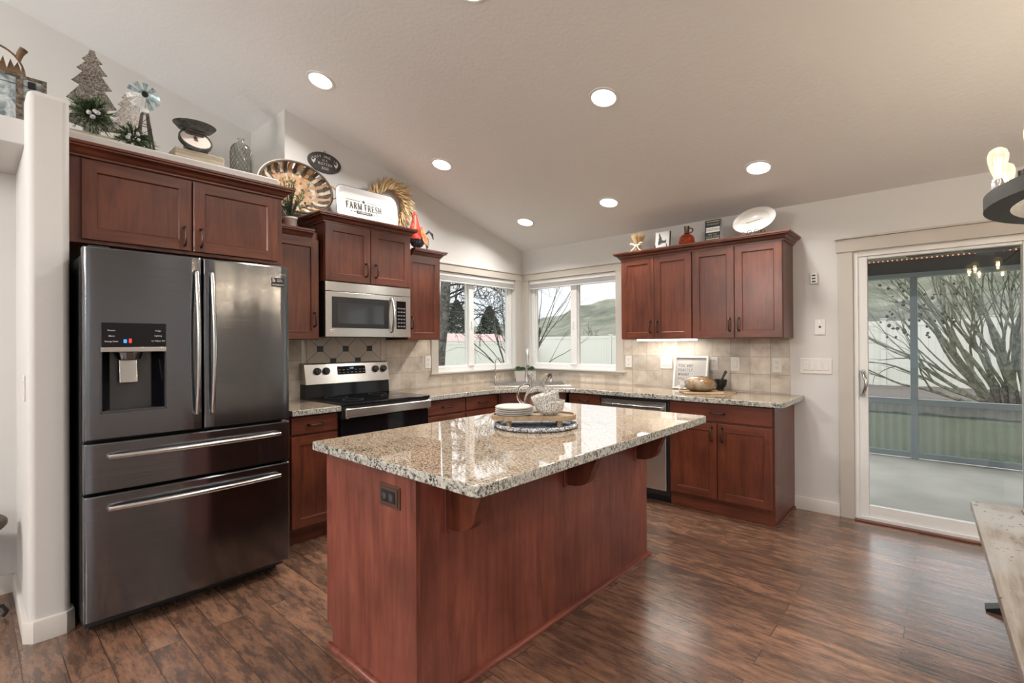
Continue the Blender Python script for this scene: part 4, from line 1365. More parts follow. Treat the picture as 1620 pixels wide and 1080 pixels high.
for k in range(14):
    a = -.112 + (k % 7) * .0375
    if abs(a) < .03 and k >= 7:
        continue
    mb = MB(on_bg(-2.311, 1.122)); b = -.018 if k < 7 else .004
    mb.box(a - .009, b - .003, .003, a + .009, b + .003, .0036); mb.build('button', 'btn', dsp)
mb = MB(FL); mb.box(u0, .200, .601, u1, .812, .650, .004); od = mb.build('oven_door', 'blackgloss', t)
mb = MB(FL); mb.box(u0, .8125, .601, u1, .899, .652, .004); mb.build('front_trim', 'black', t)
mb = MB(FL); mb.box(u0 + .012, .815, .650, u0 + .040, .888, .690, .003); mb.box(u1 - .040, .815, .650, u1 - .012, .888, .690, .003); mb.box(u0 + .004, .822, .678, u1 - .004, .886, .700, .008, 3); mb.build('handle', 'steel', od)
mb = MB(FL); mb.box(u0, .07, .601, u1, .195, .648, .004); mb.build('storage_drawer', 'steel', t)

# ================================================================ dishwasher
t = thing('dishwasher', 'stainless dishwasher with bar handle under the counter', 'dishwasher', (1.776, -.3, 0))
mb = MB(FB); mb.box(1.458, .06, .02, 2.094, CB - .003, .585, .002); mb.box(1.47, .001, .10, 2.09, .06, .53); mb.build('body', 'black', t)
mb = MB(FB); mb.box(1.460, .105, .586, 2.074, .838, .614, .006); dd = mb.build('door', 'steel', t)
mb = MB(FB); mb.box(1.460, .840, .586, 2.074, .862, .606, .003); mb.build('control_strip', 'black', t)
mb = MB(FB)
mb.box(1.485, .775, .612, 1.510, .800, .650, .004); mb.box(2.024, .775, .612, 2.049, .800, .650, .004)
mb.box(1.480, .772, .640, 2.054, .804, .658, .008, 3)
mb.build('handle', 'barsteel', dd)

# ================================================================ plates and small things on the walls
def duplex(F, u, v, label, group='white outlets on the backsplash', hw=.036, w=.0085, n=2):
    t = thing('outlet', label, 'outlet', tuple(F @ Vector((u, v, w))), group)
    mb = MB(F); mb.box(u - hw, v - .060, w, u + hw, v + .060, w + .006, .003); mb.build('cover_plate', 'plate', t)
    for dv in (-.024, .024):
        mb = MB(F); mb.box(u - .017, v + dv - .015, w + .005, u + .017, v + dv + .015, w + .008, .004); r_ = mb.build('receptacle', 'plate', t)
        mb = MB(F); mb.box(u - .008, v + dv - .001, w + .0078, u - .0055, v + dv + .009, w + .0084); mb.box(u + .0055, v + dv - .001, w + .0078, u + .008, v + dv + .009, w + .0084); mb.box(u - .0025, v + dv - .010, w + .0078, u + .0025, v + dv - .005, w + .0084); mb.build('slots', 'slot', r_)
    return t
def rocker(F, u, v, label, n, w, hw, cat='light switch'):
    t = thing('light_switch', label, cat, tuple(F @ Vector((u, v, w))))
    mb = MB(F); mb.box(u - hw, v - .060, w, u + hw, v + .060, w + .006, .003); mb.build('cover_plate', 'plate', t)
    for k in range(n):
        c = u + (k - (n - 1) / 2) * .047
        mb = MB(F); mb.box(c - .0165, v - .033, w + .005, c + .0165, v + .033, w + .0095, .002); mb.build('rocker', 'plate', t)
        mb = MB(F); mb.box(c - .018, v - .035, w + .0058, c + .018, v + .035, w + .0064); mb.build('rocker_gap', 'greyenamel', t)
    return t
duplex(FL, -1.447, 1.158, 'white outlet left of the left window')
duplex(FB, 1.412, 1.146, 'white outlet just right of the back window')
rocker(FB, 1.808, 1.146, 'double white switch plate partly behind the letter board', 2, .0085, .058)
duplex(FB, 2.255, 1.146, 'white outlet just right of the letter board')
rocker(FB, 2.434, 1.146, 'single white rocker switch on the backsplash', 1, .0085, .038)
duplex(FB, 2.763, 1.144, 'white outlet at the right end of the backsplash')
t = rocker(FB, 3.037, 1.144, 'wide white four-gang switch plate beside the patio door', 4, .0005, .108)
FP = T(0, -4.285, 0) @ FB
rocker(FP, .60, 1.14, 'white switch on the side of the end wall left of the refrigerator', 1, .0005, .036)
t = thing('phone_jack', 'white wall plate with centre jack, above the four-gang switch', 'wall plate', (3.067, 0, 1.45))
mb = MB(FB); mb.box(3.030, 1.390, .0005, 3.104, 1.510, .007, .003); mb.build('cover_plate', 'plate', t)
mb = MB(FB); mb.box(3.059, 1.443, .006, 3.075, 1.459, .0085, .001); mb.build('jack', 'slot', t)
for v in (1.405, 1.495):
    mb = MB(FB); mb.lathe([(0, .007), (.0035, .007), (.0035, .0082), (0, .0085)], (3.067, v, 0), 10); mb.build('screw', 'chrome', t)
t = thing('wall_sensor', 'small white wall sensor beside the right upper cabinet', 'sensor', (3.03, 0, 1.832))
mb = MB(FB); mb.box(3.006, 1.790, .0005, 3.055, 1.874, .024, .004); mb.build('case', 'plate', t)
for v in (1.808, 1.832, 1.856):
    mb = MB(FB); mb.box(3.018, v - .006, .0235, 3.043, v + .006, .0248, .001); mb.build('grille', 'slot', t)

# ================================================================ chandelier
CX, CY, CR, CZ = 4.525, -1.83, .60, 1.833
t = thing('chandelier', 'round dark iron ring chandelier with upright vintage bulbs', 'chandelier', (CX, CY, CZ))
M['ringgrey'] = plain('weathered_ring', (.055, .054, .048), .55, var=.3, vscale=14)
mb = MB(T(CX, CY, CZ)); mb.lathe([(CR - .075, 0), (CR, 0), (CR, .052), (CR - .012, .054), (CR - .063, .054), (CR - .075, .052)], seg=72, close=True); rg = mb.build('ring', 'ringgrey', t)
NB = 14
bulbs = []
M['filament'] = plain('glowing_filament', (1, .8, .5), .5, emis=(1.0, .72, .38), estr=45)
M['bulbglow'] = None
def bulb_mat():
    m, nt, b = new_mat('lit_bulb_glass')
    nt.nodes.remove(b)
    out = nt.nodes['Material Output']
    tr = N(nt, 'ShaderNodeBsdfTransparent'); tr.inputs[0].default_value = (1, .90, .74, 1)
    gl = N(nt, 'ShaderNodeBsdfGlossy'); gl.inputs['Roughness'].default_value = .03
    em = N(nt, 'ShaderNodeEmission'); em.inputs[0].default_value = (1, .84, .60, 1); em.inputs[1].default_value = 2.0
    fr = N(nt, 'ShaderNodeLayerWeight', Blend=.35)
    m1 = N(nt, 'ShaderNodeMixShader'); nt.links.new(fr.outputs[0], m1.inputs[0]); nt.links.new(tr.outputs[0], m1.inputs[1]); nt.links.new(gl.outputs[0], m1.inputs[2])
    m2 = N(nt, 'ShaderNodeAddShader'); nt.links.new(m1.outputs[0], m2.inputs[0])
    m3 = N(nt, 'ShaderNodeMixShader'); m3.inputs[0].default_value = .26
    nt.links.new(m1.outputs[0], m3.inputs[1]); nt.links.new(em.outputs[0], m3.inputs[2])
    nt.links.new(m3.outputs[0], out.inputs[0])
    return m
M['bulbglass'] = bulb_mat()
BPH = 3.229
for k in range(NB):
    a = BPH + 2 * PI * k / NB
    bx, by = CX + (CR - .038) * math.cos(a), CY + (CR - .038) * math.sin(a)
    Mb = T(bx, by, CZ + .054) @ Matrix.Scale(.90, 4)
    mb = MB(Mb); mb.lathe([(0, 0), (.021, 0), (.021, .045), (.019, .050), (.0175, .060), (0, .060)], seg=18); so = mb.build('socket', 'chrome', t)
    mb = MB(Mb); mb.lathe([(.013, .060), (.016, .075), (.026, .105), (.033, .140), (.034, .160), (.028, .180), (.015, .191), (0, .194)], seg=18); mb.build('bulb', 'bulbglass', so)
    mb = MB(Mb)
    for q in range(4):
        b_ = q * PI / 2
        mb.tube([(.006 * math.cos(b_), .006 * math.sin(b_), .075), (.011 * math.cos(b_), .011 * math.sin(b_), .150)], .0022, 5)
    mb.build('filament', 'filament', so)
for k in range(3):
    a = PI + .42 + 2 * PI * k / 3
    mb = MB()
    e0 = Vector((CX + (CR - .038) * math.cos(a), CY + (CR - .038) * math.sin(a), CZ + .054))
    e1 = Vector((CX, CY, CZ + .55))
    mb.tube([e0, e0 + Vector((0, 0, .03))], .009, 8)
    mb.tube([e0 + Vector((0, 0, .025)), e0.lerp(e1, .5), e1], .0045, 8)
    mb.build('hanging_rod', 'iron', t)
mb = MB(); mb.tube([(CX, CY, CZ + .54), (CX, CY, zc(CY) - .02)], .006, 8); mb.build('stem', 'iron', t)
mb = MB(T(CX, CY, zc(CY))); mb.lathe([(0, -.035), (.05, -.035), (.065, -.02), (.065, .03), (0, .03)], seg=24); mb.build('canopy', 'iron', t)
la = bpy.data.lights.new('chandelier_lamp', 'POINT'); la.energy = 3.6; la.color = (1, .95, .88); la.shadow_soft_size = .012
for k in range(NB):
    a = BPH + 2 * PI * k / NB
    lo = bpy.data.objects.new('chandelier_lamp', la); COL.objects.link(lo); lo.parent = t
    lo.location = ((CR - .038) * math.cos(a), (CR - .038) * math.sin(a), .054 + .105)

# ================================================================ bench
def bench_mat():
    m, nt, b = new_mat('whitewashed_planks')
    tc = N(nt, 'ShaderNodeTexCoord')
    mp = N(nt, 'ShaderNodeMapping'); mp.inputs['Scale'].default_value = (14, 1.3, 14)
    nt.links.new(tc.outputs['Object'], mp.inputs[0])
    n1 = N(nt, 'ShaderNodeTexNoise', Scale=1.6, Detail=8.0, Roughness=.65); nt.links.new(mp.outputs[0], n1.inputs['Vector'])
    rp = N(nt, 'ShaderNodeValToRGB'); e = rp.color_ramp.elements
    e[0].position, e[0].color = .30, (.12, .085, .06, 1); e[1].position, e[1].color = .68, (.36, .325, .285, 1)
    k = e.new(.45); k.color = (.22, .18, .145, 1)
    nt.links.new(n1.outputs['Fac'], rp.inputs[0])
    n2 = N(nt, 'ShaderNodeTexNoise', Scale=2.2, Detail=2.0); nt.links.new(tc.outputs['Object'], n2.inputs['Vector'])
    r2 = N(nt, 'ShaderNodeValToRGB'); r2.color_ramp.elements[0].position = .42; r2.color_ramp.elements[1].position = .60
    nt.links.new(n2.outputs['Fac'], r2.inputs[0])
    mx = N(nt, 'ShaderNodeMix', data_type='RGBA'); nt.links.new(r2.outputs[0], mx.inputs[0]); nt.links.new(rp.outputs[0], mx.inputs[6]); mx.inputs[7].default_value = (.37, .355, .335, 1)
    n3 = N(nt, 'ShaderNodeTexNoise', Scale=38.0, Detail=3.0); nt.links.new(tc.outputs['Object'], n3.inputs['Vector'])
    r3 = N(nt, 'ShaderNodeValToRGB'); r3.color_ramp.elements[0].position = .30; r3.color_ramp.elements[1].position = .34
    nt.links.new(n3.outputs['Fac'], r3.inputs[0])
    m4 = N(nt, 'ShaderNodeMix', data_type='RGBA'); nt.links.new(r3.outputs[0], m4.inputs[0]); m4.inputs[6].default_value = (.05, .04, .035, 1); nt.links.new(mx.outputs[2], m4.inputs[7])
    nt.links.new(m4.outputs[2], b.inputs['Base Color']); b.inputs['Roughness'].default_value = .5
    bp = N(nt, 'ShaderNodeBump', Strength=.3, Distance=.004); nt.links.new(n1.outputs['Fac'], bp.inputs['Height']); nt.links.new(bp.outputs[0], b.inputs['Normal'])
    return m
M['bench'] = bench_mat()
MBN = T(3.905, -.815, 0) @ R(.033, 'Z') @ T(-3.905, .815, 0)
t = thing('bench', 'weathered whitewashed plank bench with black iron feet', 'bench', (4.09, -1.75, 0))
for a, b in ((3.905, 4.094), (4.0965, 4.285)):
    mb = MB(MBN); mb.box(a, -2.70, .418, b, -.828, .460, .004); mb.build('seat_plank', 'bench', t)
mb = MB(MBN); mb.box(3.903, -.8279, .412, 4.287, -.802, .462, .003); mb.build('end_board', 'bench', t)
for y in (-1.07, -2.45):
    mb = MB(MBN)
    mb.box(4.055, y - .03, .02, 4.135, y + .03, .417, .003)
    mb.build('leg', 'iron', t)
    mb = MB(MBN @ Matrix(((1, 0, 0, 0), (0, 0, 1, 0), (0, 1, 0, 0), (0, 0, 0, 1))))
    mb.prism([(3.94, .001), (4.25, .001), (4.25, .012), (4.14, .055), (4.05, .055), (3.94, .012)], y - .035, y + .035, .002); mb.build('foot', 'iron', t)
    mb = MB(MBN); mb.box(3.95, y - .025, .405, 4.24, y + .025, .4175); mb.build('bracket', 'iron', t)
mb = MB(MBN); mb.box(4.08, -2.45, .20, 4.11, -1.07, .25, .003); mb.build('stretcher', 'iron', t)

# side table in the alcove, cut by the frame
t = thing('side_table', 'small dark wood side table with curved iron legs at the left frame edge', 'table', (.30, -4.60, 0))
mb = MB(T(.30, -4.545, 0)); mb.lathe([(0, .445), (.205, .445), (.215, .458), (.215, .474), (.205, .485), (0, .485)], seg=32); mb.build('table_top', 'slat_dark', t)
for k in range(3):
    a = 1.35 + k * 2 * PI / 3
    mb = MB(T(.30, -4.545, 0) @ R(a, 'Z')); mb.tube(bezier((.03, 0, .444), (.03, 0, .20), (.05, 0, .03), (.20, 0, .06), 8) + [(.215, 0, .03), (.20, 0, .010)], .010, 8); mb.build('leg', 'iron', t)

# ================================================================ things on the plant shelf
LZ = 2.40
def at(x, y, z):
    """measured on the plane x=.33, moved to depth x along the same sight line"""
    k = (3.828 - x) / (3.828 - .33)
    return Vector((x, -4.4656 + (y + 4.4656) * k, 1.338 + (z - 1.338) * k))

def tree_cut(x, yc, zt, H, wmax, label, mat):
    base = LZ
    t = None
    half = [(0.0, .10), (.045, .13), (.10, .38), (.115, .20), (.20, .58), (.215, .30), (.33, .76), (.35, .42), (.50, .95), (.53, .50), (.72, 1.0), (.74, .30), (1.0, .28)]
    pts = [(yc + wmax * w_, zt - H * d) for d, w_ in half] 
    pts = pts[::-1] + [(yc - wmax * w_, zt - H * d) for d, w_ in half][0:]
    mb = MB(T(x, 0, 0) @ FL)
    mb.prism(pts, -.006, .006, .002)
    o = mb.build('decorative_tree', mat, loc=(x, yc, base))
    return tag(o, label, 'decoration')
p = at(.25, -4.005, 2.956)
tree_cut(.25, p.y, p.z, p.z - LZ, .115, 'tall bark-covered cut-out tree, leftmost on the plant shelf', 'bark')
p = at(.14, -3.855, 2.793)
tree_cut(.14, p.y + .01, p.z, p.z - LZ, .09, 'shorter pale glittery cut-out tree behind the windmill', 'bark2')

def spray(name, c, rx, ry, rz, n, seed, label, fwd=1.0):
    rnd = random.Random(seed)
    t = thing(name, label, 'greenery', tuple(c))
    mb = MB()
    cc = Vector(c)
    for k in range(n):
        a = rnd.uniform(0, 2 * PI)
        d = Vector((rnd.uniform(-.3, 1.0) * fwd, math.cos(a), math.sin(a) * .9 + .12)).normalized()
        L = rnd.uniform(.6, 1.0)
        e = cc + Vector((d.x * rx, d.y * ry, d.z * rz)) * L
        s0 = cc + (e - cc) * .1
        mid = s0.lerp(e, .5) + Vector((0, 0, .012))
        mb.mi = 2
        mb.tube([s0, mid, e], [.0022, .0018, .0008], 4)
        for q in range(26):
            f = .15 + .85 * q / 25
            pnt = s0.lerp(e, f) + Vector((0, 0, .012 * (1 - abs(2 * f - 1))))
            dn = ((e - s0).normalized() + Vector((rnd.uniform(-1, 1), rnd.uniform(-1, 1), rnd.uniform(-1, 1))) * .75).normalized()
            tip = pnt + dn * rnd.uniform(.020, .036)
            sd = dn.cross(Vector((rnd.uniform(-1, 1), rnd.uniform(-1, 1), rnd.uniform(-1, 1)))).normalized() * .0021
            mb.F([mb.V(pnt - sd), mb.V(pnt + sd), mb.V(tip)], 0 if rnd.random() < .7 else 1)
    mb.build('needles', ['green', 'green2', 'darktwig'], t, smooth=0, fix=False)
    for k in range(5):
        b = cc + Vector((.055, rnd.uniform(-.035, .035), rnd.uniform(-.025, .03)))
        mb = MB(); mb.ball(b, rnd.uniform(.008, .0125), 10); mb.build('berry', 'berry', t)
    return t
c1 = at(.48, -4.012, 2.588)
spray('pine_spray', c1, .12, .11, .11, 62, 3, 'green pine spray with frosted berries below the tall cut-out tree')
c2 = at(.53, -3.825, 2.525)
spray('pine_spray', c2, .08, .10, .08, 46, 5, 'smaller pine spray with frosted berries in front of the pale cut-out tree')
mb = MB(T(.46, c1.y + .02, LZ + .03) @ R(PI / 2, 'X')); mb.lathe([(0, -.10), (.028, -.10), (.030, -.05), (.029, .05), (.027, .10), (0, .10)], seg=14)
tag(mb.build('log', 'oldwood', loc=(.46, c1.y + .02, LZ)), 'short split log lying under the larger pine spray', 'log')

# windmill
h = at(.42, -3.768, 2.806)
t = thing('windmill', 'small tin windmill with blue-grey blades on a dark wooden tower', 'decoration', (.38, h.y, LZ))
for sx in (-1, 1):
    for sy in (-1, 1):
        mb = MB(); mb.tube([(.36 + sx * .045, h.y + .01 + sy * .045, LZ), (.36 + sx * .010, h.y + .01 + sy * .012, h.z - .085)], .006, 4); mb.build('leg', 'darkwood', t)
mb = MB()
for zf in (.25, .5, .75):
    r_ = .045 * (1 - zf) + .011 * zf
    z = LZ + (h.z - .085 - LZ) * zf
    q = [(.36 - r_, h.y + .01 - r_, z), (.36 + r_, h.y + .01 - r_, z), (.36 + r_, h.y + .01 + r_, z), (.36 - r_, h.y + .01 + r_, z)]
    mb.tube(q, .0022, 4, closed=True)
    for i in range(2):
        mb.tube([q[i], (q[i + 1][0], q[i + 1][1], z + .05)], .0014, 4)
mb.build('bracing', 'iron', t)
mb = MB(); mb.box(.335, h.y - .008, h.z - .09, .385, h.y + .028, h.z - .062, .003); mb.build('tower_cap', 'bladewhite', t)
mb = MB(); mb.tube([(.36, h.y + .01, h.z - .065), (.36, h.y + .01, h.z)], .005, 6); mb.tube([(.30, h.y + .01, h.z), (h.x, h.y, h.z)], .004, 6); mb.build('shaft', 'iron', t)
mb = MB(T(h.x, h.y, h.z) @ R(PI / 2, 'Y')); mb.lathe([(0, -.006), (.016, -.006), (.017, .004), (0, .010)], seg=16); mb.build('hub', 'iron', t)
for k in range(10):
    a = 2 * PI * k / 10 + .2
    Mb = T(h.x, h.y, h.z) @ R(a, 'X') @ R(.45, 'Z')
    mb = MB(Mb); mb.prism([(-.0008, .018), (.0008, .018), (.0008, .088), (-.0008, .088)], -.001, .001)
    mb.bm.free(); mb.bm = bmesh.new()
    P4 = [(0, .018, -.006), (0, .018, .006), (0, .088, .014), (0, .088, -.014)]
    lo = [mb.V((-.0008, q[1], q[2])) for q in P4]; hi = [mb.V((.0008, q[1], q[2])) for q in P4]
    mb.F(lo); mb.F(hi)
    for i in range(4):
        mb.F([lo[i], lo[(i + 1) % 4], hi[(i + 1) % 4], hi[i]])
    mb.build('blade', 'bladewhite' if k in (5, 6, 7) else 'blade', t)
mb = MB(); mb.prism([(.22, h.z - .03), (.30, h.z - .006), (.30, h.z + .006), (.22, h.z + .03)], -.001, .001)
mb.bm.free(); mb.bm = bmesh.new()
P4 = [(.20, h.z - .035), (.30, h.z - .006), (.30, h.z + .006), (.20, h.z + .035)]
lo = [mb.V((x, h.y + .009, z)) for x, z in P4]; hi = [mb.V((x, h.y + .011, z)) for x, z in P4]
mb.F(lo); mb.F(hi)
for i in range(4):
    mb.F([lo[i], lo[(i + 1) % 4], hi[(i + 1) % 4], hi[i]])
mb.build('tail_vane', 'bladewhite', t)

# block and kitchen scale
b0, b1 = at(.42, -3.635, 2.527), at(.42, -3.369, 2.53)
mb = MB(); mb.box(.34, b0.y, LZ, .48, b1.y, b0.z, .004)
tag(mb.build('wood_block', 'oldwood', loc=(.41, (b0.y + b1.y) / 2, LZ)), 'thick weathered wood block under the kitchen scale', 'wood block')
dc = at(.44, -3.508, 2.620)
SZ = b0.z
t = thing('kitchen_scale', 'antique grey kitchen scale with round dial and oval pan', 'scale', (.41, dc.y, SZ))
mb = MB(); mb.prism([(.36, dc.y - .060), (.455, dc.y - .060), (.455, dc.y + .060), (.36, dc.y + .060)], SZ, SZ + .02, .003)
mb.box(.365, dc.y - .05, SZ + .02, .415, dc.y + .05, dc.z + .07, .008); mb.build('housing', 'scalegrey', t)
Md = T(.432, dc.y, dc.z) @ R(-.62, 'Y') @ R(PI / 2, 'Y')
mb = MB(Md); mb.lathe([(0, -.02), (.088, -.02), (.090, .0), (.086, .008), (.082, .008), (.082, .002), (0, .002)], seg=40); mb.build('dial_rim', 'scalegrey', t)
mb = MB(Md); mb.lathe([(0, .0025), (.0815, .0025), (.0815, .0035), (0, .0035)], seg=40); df = mb.build('dial_face', 'dial', t)
mb = MB(Md)
mb.box(-.055, -.004, .004, .012, .004, .0055)
mb.box(-.02, -.010, .004, .016, .010, .0055)
mb.build('needle', plain('needle_brown', (.16, .10, .08), .5), df)
pz = at(.40, -3.515, 2.700)
mb = MB(T(.40, pz.y, pz.z - .03)); mb.lathe([(0, 0), (.060, 0), (.085, .008), (.112, .034), (.115, .034), (.088, .005), (.06, -.004), (0, -.004)], seg=36, sx=.85); mb.build('pan', 'scalegrey', t)
mb = MB(); mb.tube([(.39, pz.y, dc.z + .065), (.395, pz.y, pz.z - .03)], .014, 10); mb.box(.36, pz.y - .045, pz.z - .045, .43, pz.y + .045, pz.z - .034, .003); mb.build('pan_support', 'scalegrey', t)

# wire-wrapped bottle
bt = at(.36, -3.250, 2.703)
t = thing('glass_bottle', 'smoky glass bottle wrapped in wire mesh at the right end of the shelf', 'bottle', (.36, bt.y, LZ))
Hb = bt.z - LZ
pr = [(0, .004), (.058, .004), (.061, .012), (.061, Hb - .095), (.056, Hb - .065), (.040, Hb - .040), (.022, Hb - .028), (.018, Hb - .020), (.018, Hb - .006), (.021, Hb - .004), (.021, Hb)]
mb = MB(T(.36, bt.y, LZ)); mb.lathe(pr + [(r - .003 if r > .004 else 0, z if i else z + .003) for i, (r, z) in list(enumerate(pr))[::-1]], seg=28); mb.build('bottle', 'smoke', t)
mb = MB(T(.36, bt.y, LZ))
def rad(z):
    for (r0, z0), (r1, z1) in zip(pr[2:], pr[3:]):
        if z <= z1:
            return r0 + (r1 - r0) * max(0, (z - z0)) / max(1e-6, z1 - z0)
    return .02
for s_ in (-1, 1):
    for k in range(16):
        pts = []
        for i in range(19):
            z = .008 + (Hb - .05) * i / 18
            a = 2 * PI * k / 16 + s_ * 2.6 * i / 18
            pts.append(((rad(z) + .0016) * math.cos(a), (rad(z) + .0016) * math.sin(a), z))
        mb.tube(pts, .0011, 4)
mb.build('wire_mesh', 'scalegrey', t)

# tin trunk and wood slice on the alcove ledge
tr = [Vector((.45, -4.72, 0)), at(.45, 0, 0)]
t = thing('tin_trunk', 'galvanised tin trunk with rusty straps at the top left corner', 'trunk', (.30, -4.45, LZ))
mb = MB(); mb.box(.16, -4.72, LZ + .001, .45, -4.200, LZ + .215, .004); mb.build('box', 'galv', t)
mb = MB(); mb.box(.157, -4.723, LZ + .216, .453, -4.197, LZ + .262, .004); mb.build('lid', 'galv', t)
for y in (-4.293, -4.64):
    mb = MB(); mb.box(.4505, y - .013, LZ + .001, .4565, y + .013, LZ + .262, .001); mb.box(.158, y - .013, LZ + .2625, .4565, y + .013, LZ + .267, .001); mb.build('strap', 'rust', t)
mb = MB(); mb.box(.4535, -4.72, LZ + .246, .457, -4.197, LZ + .2625, .001); mb.box(.4535, -4.215, LZ + .20, .459, -4.196, LZ + .262, .001); mb.build('rim', 'rust', t)
mb = MB(); mb.box(.4535, -4.265, LZ + .205, .465, -4.235, LZ + .238, .003); mb.build('clasp', 'iron', t)
M['slicewood'] = wood('slice_brown', [(0.3, (.05, .03, .015)), (.55, (.16, .095, .05)), (.8, (.26, .17, .10))], 'y', rough=.8, coat=0)
WZ = LZ + .267
t = thing('wood_slice', 'rounded wood slice with forest silhouette standing on the tin trunk', 'decoration', (.40, -4.36, WZ))
FW = T(.40, -4.372, WZ) @ FL
ar = [(.105 * math.cos(a), .135 * math.sin(a)) for a in [PI * i / 20 for i in range(21)]]
mb = MB(FW); mb.prism(ar, -.012, .012, .003); mb.build('slice', 'slicewood', t)
mb = MB(FW)
zig = []
for i in range(15):
    u = -.088 + .176 * i / 14
    zig.append((u, .035 + (.045 if i % 2 else .0) + .008 * math.sin(i * 1.7)))
arch = [(u, .122 * math.sqrt(1 - (u / .097) ** 2)) for u, v in zig]
cols = [[mb.V((a[0], min(a[1], b[1] - .004), w_)) for w_ in (.0122, .0146)] + [mb.V((b[0], b[1], w_)) for w_ in (.0122, .0146)] for a, b in zip(zig, arch)]
for c0, c1 in zip(cols[:-1], cols[1:]):
    mb.F([c0[1], c1[1], c1[3], c0[3]]); mb.F([c0[0], c0[2], c1[2], c1[0]])
    mb.F([c0[0], c1[0], c1[1], c0[1]]); mb.F([c0[2], c0[3], c1[3], c1[2]])
for c0 in (cols[0], cols[-1]):
    mb.F([c0[0], c0[1], c0[3], c0[2]])
mb.build('snow_scene', 'enamel', t, smooth=0)
mb = MB(FW); mb.tube([(.072, .075, 0), (.085, .12, .004), (.098, .145, .006)], [.012, .014, .017], 10); mb.build('twig_stub', 'slicewood', t)

# ================================================================ on the cabinets round the microwave
t = thing('tobacco_basket', 'large woven slat basket leaning against the wall, left of the white tray', 'basket', (.15, -2.80, 2.318))
Mk = T(.155, -2.795, 2.525) @ R(-.22, 'Y') @ R(.10, 'X') @ FL
A, B, D = .275, .205, .085
def dish(u, v):
    q = min(1.0, (u / A) ** 2 + (v / B) ** 2)
    return -D * math.sqrt(max(0.0, 1 - q ** 1.6)) 
def slat(mb, horiz, c, wd, sign, n=26):
    e = (B if not horiz else A)
    other = (A if not horiz else B)
    lim = e * math.sqrt(max(0, 1 - (c / other) ** 2)) * .995
    prev = None
    for i in range(n + 1):
        s_ = -lim + 2 * lim * i / n
        row = []
        for dlt in (-wd / 2, wd / 2):
            u, v = (s_, c + dlt) if horiz else (c + dlt, s_)
            wv = .0035 * sign * math.cos(PI * s_ / .05)
            row.append((u, v, dish(u, v) + wv))
        cur = [mb.V((p_[0], p_[1], p_[2] + o_)) for p_ in row for o_ in (-.0012, .0012)]
        if prev:
            mb.F([prev[0], prev[2], cur[2], cur[0]]); mb.F([prev[1], cur[1], cur[3], prev[3]])
            mb.F([prev[0], cur[0], cur[1], prev[1]]); mb.F([prev[2], prev[3], cur[3], cur[2]])
        else:
            mb.F([cur[0], cur[1], cur[3], cur[2]])
        prev = cur
    mb.F([prev[0], prev[2], prev[3], prev[1]])
Mk2 = Mk @ R(.62, 'Z')
def dish_r(u, v):
    return None
sets = {'slat_tan': [], 'slat_pale': [], 'slat_dark': []}
for k in range(9):
    sets[('slat_tan', 'slat_pale', 'slat_dark')[k % 3] if abs(k - 4) > 2 else 'slat_tan'].append((False, (k - 4) * .054, .036, 1 if k % 2 else -1))
for k in range(7):
    sets[('slat_pale', 'slat_dark', 'slat_tan')[k % 3] if abs(k - 3) > 1 else 'slat_tan'].append((True, (k - 3) * .054, .036, -1 if k % 2 else 1))
for mname, L_ in sets.items():
    mb = MB(Mk)
    for h_, c_, w_, sg in L_:
        slat(mb, h_, c_, w_, sg)
    mb.build('woven_slats', mname, t, smooth=30)
mb = MB(Mk)
rnd = random.Random(4)
for k in range(40):                      # short stays folded over the rim, light and dark by turns
    a = 2 * PI * k / 40
    mb.mi = (0, 1, 2, 1)[k % 4]
    p0 = Vector((A * 1.0 * math.cos(a), B * 1.0 * math.sin(a), .004))
    p1 = Vector((A * .74 * math.cos(a), B * .74 * math.sin(a), dish(A * .74 * math.cos(a), B * .74 * math.sin(a)) + .006))
    tn = Vector((-A * math.sin(a), B * math.cos(a), 0)).normalized() * .0125
    pm = p0.lerp(p1, .5) + Vector((0, 0, -.014))
    lo = [mb.V(q + s_ * tn) for q in (p0, pm, p1) for s_ in (-1, 1)]
    hi = [mb.V(q + s_ * tn + Vector((0, 0, .0022))) for q in (p0, pm, p1) for s_ in (-1, 1)]
    for i in (0, 2):
        mb.F([lo[i], lo[i + 1], lo[i + 3], lo[i + 2]]); mb.F([hi[i], hi[i + 2], hi[i + 3], hi[i + 1]])
mb.build('stays', ['slat_pale', 'slat_dark', 'slat_tan'], t, smooth=0)
for rr, ww, mm in ((1.0, .010, 'slat_dark'), (1.035, .0, 'slat_pale')):
    mb = MB(Mk); mb.tube([(A * rr * math.cos(2 * PI * k / 56), B * rr * math.sin(2 * PI * k / 56), ww) for k in range(56)], .0085, 6, closed=True); mb.build('rim', mm, t)
mb = MB(Mk); mb.tube(bezier((A * 1.01, -.06, .01), (A * 1.01 + .05, -.05, .02), (A * 1.01 + .05, .03, .02), (A * 1.01, .05, .01), 8), .006, 6); mb.build('loop_handle', 'slat_tan', t)

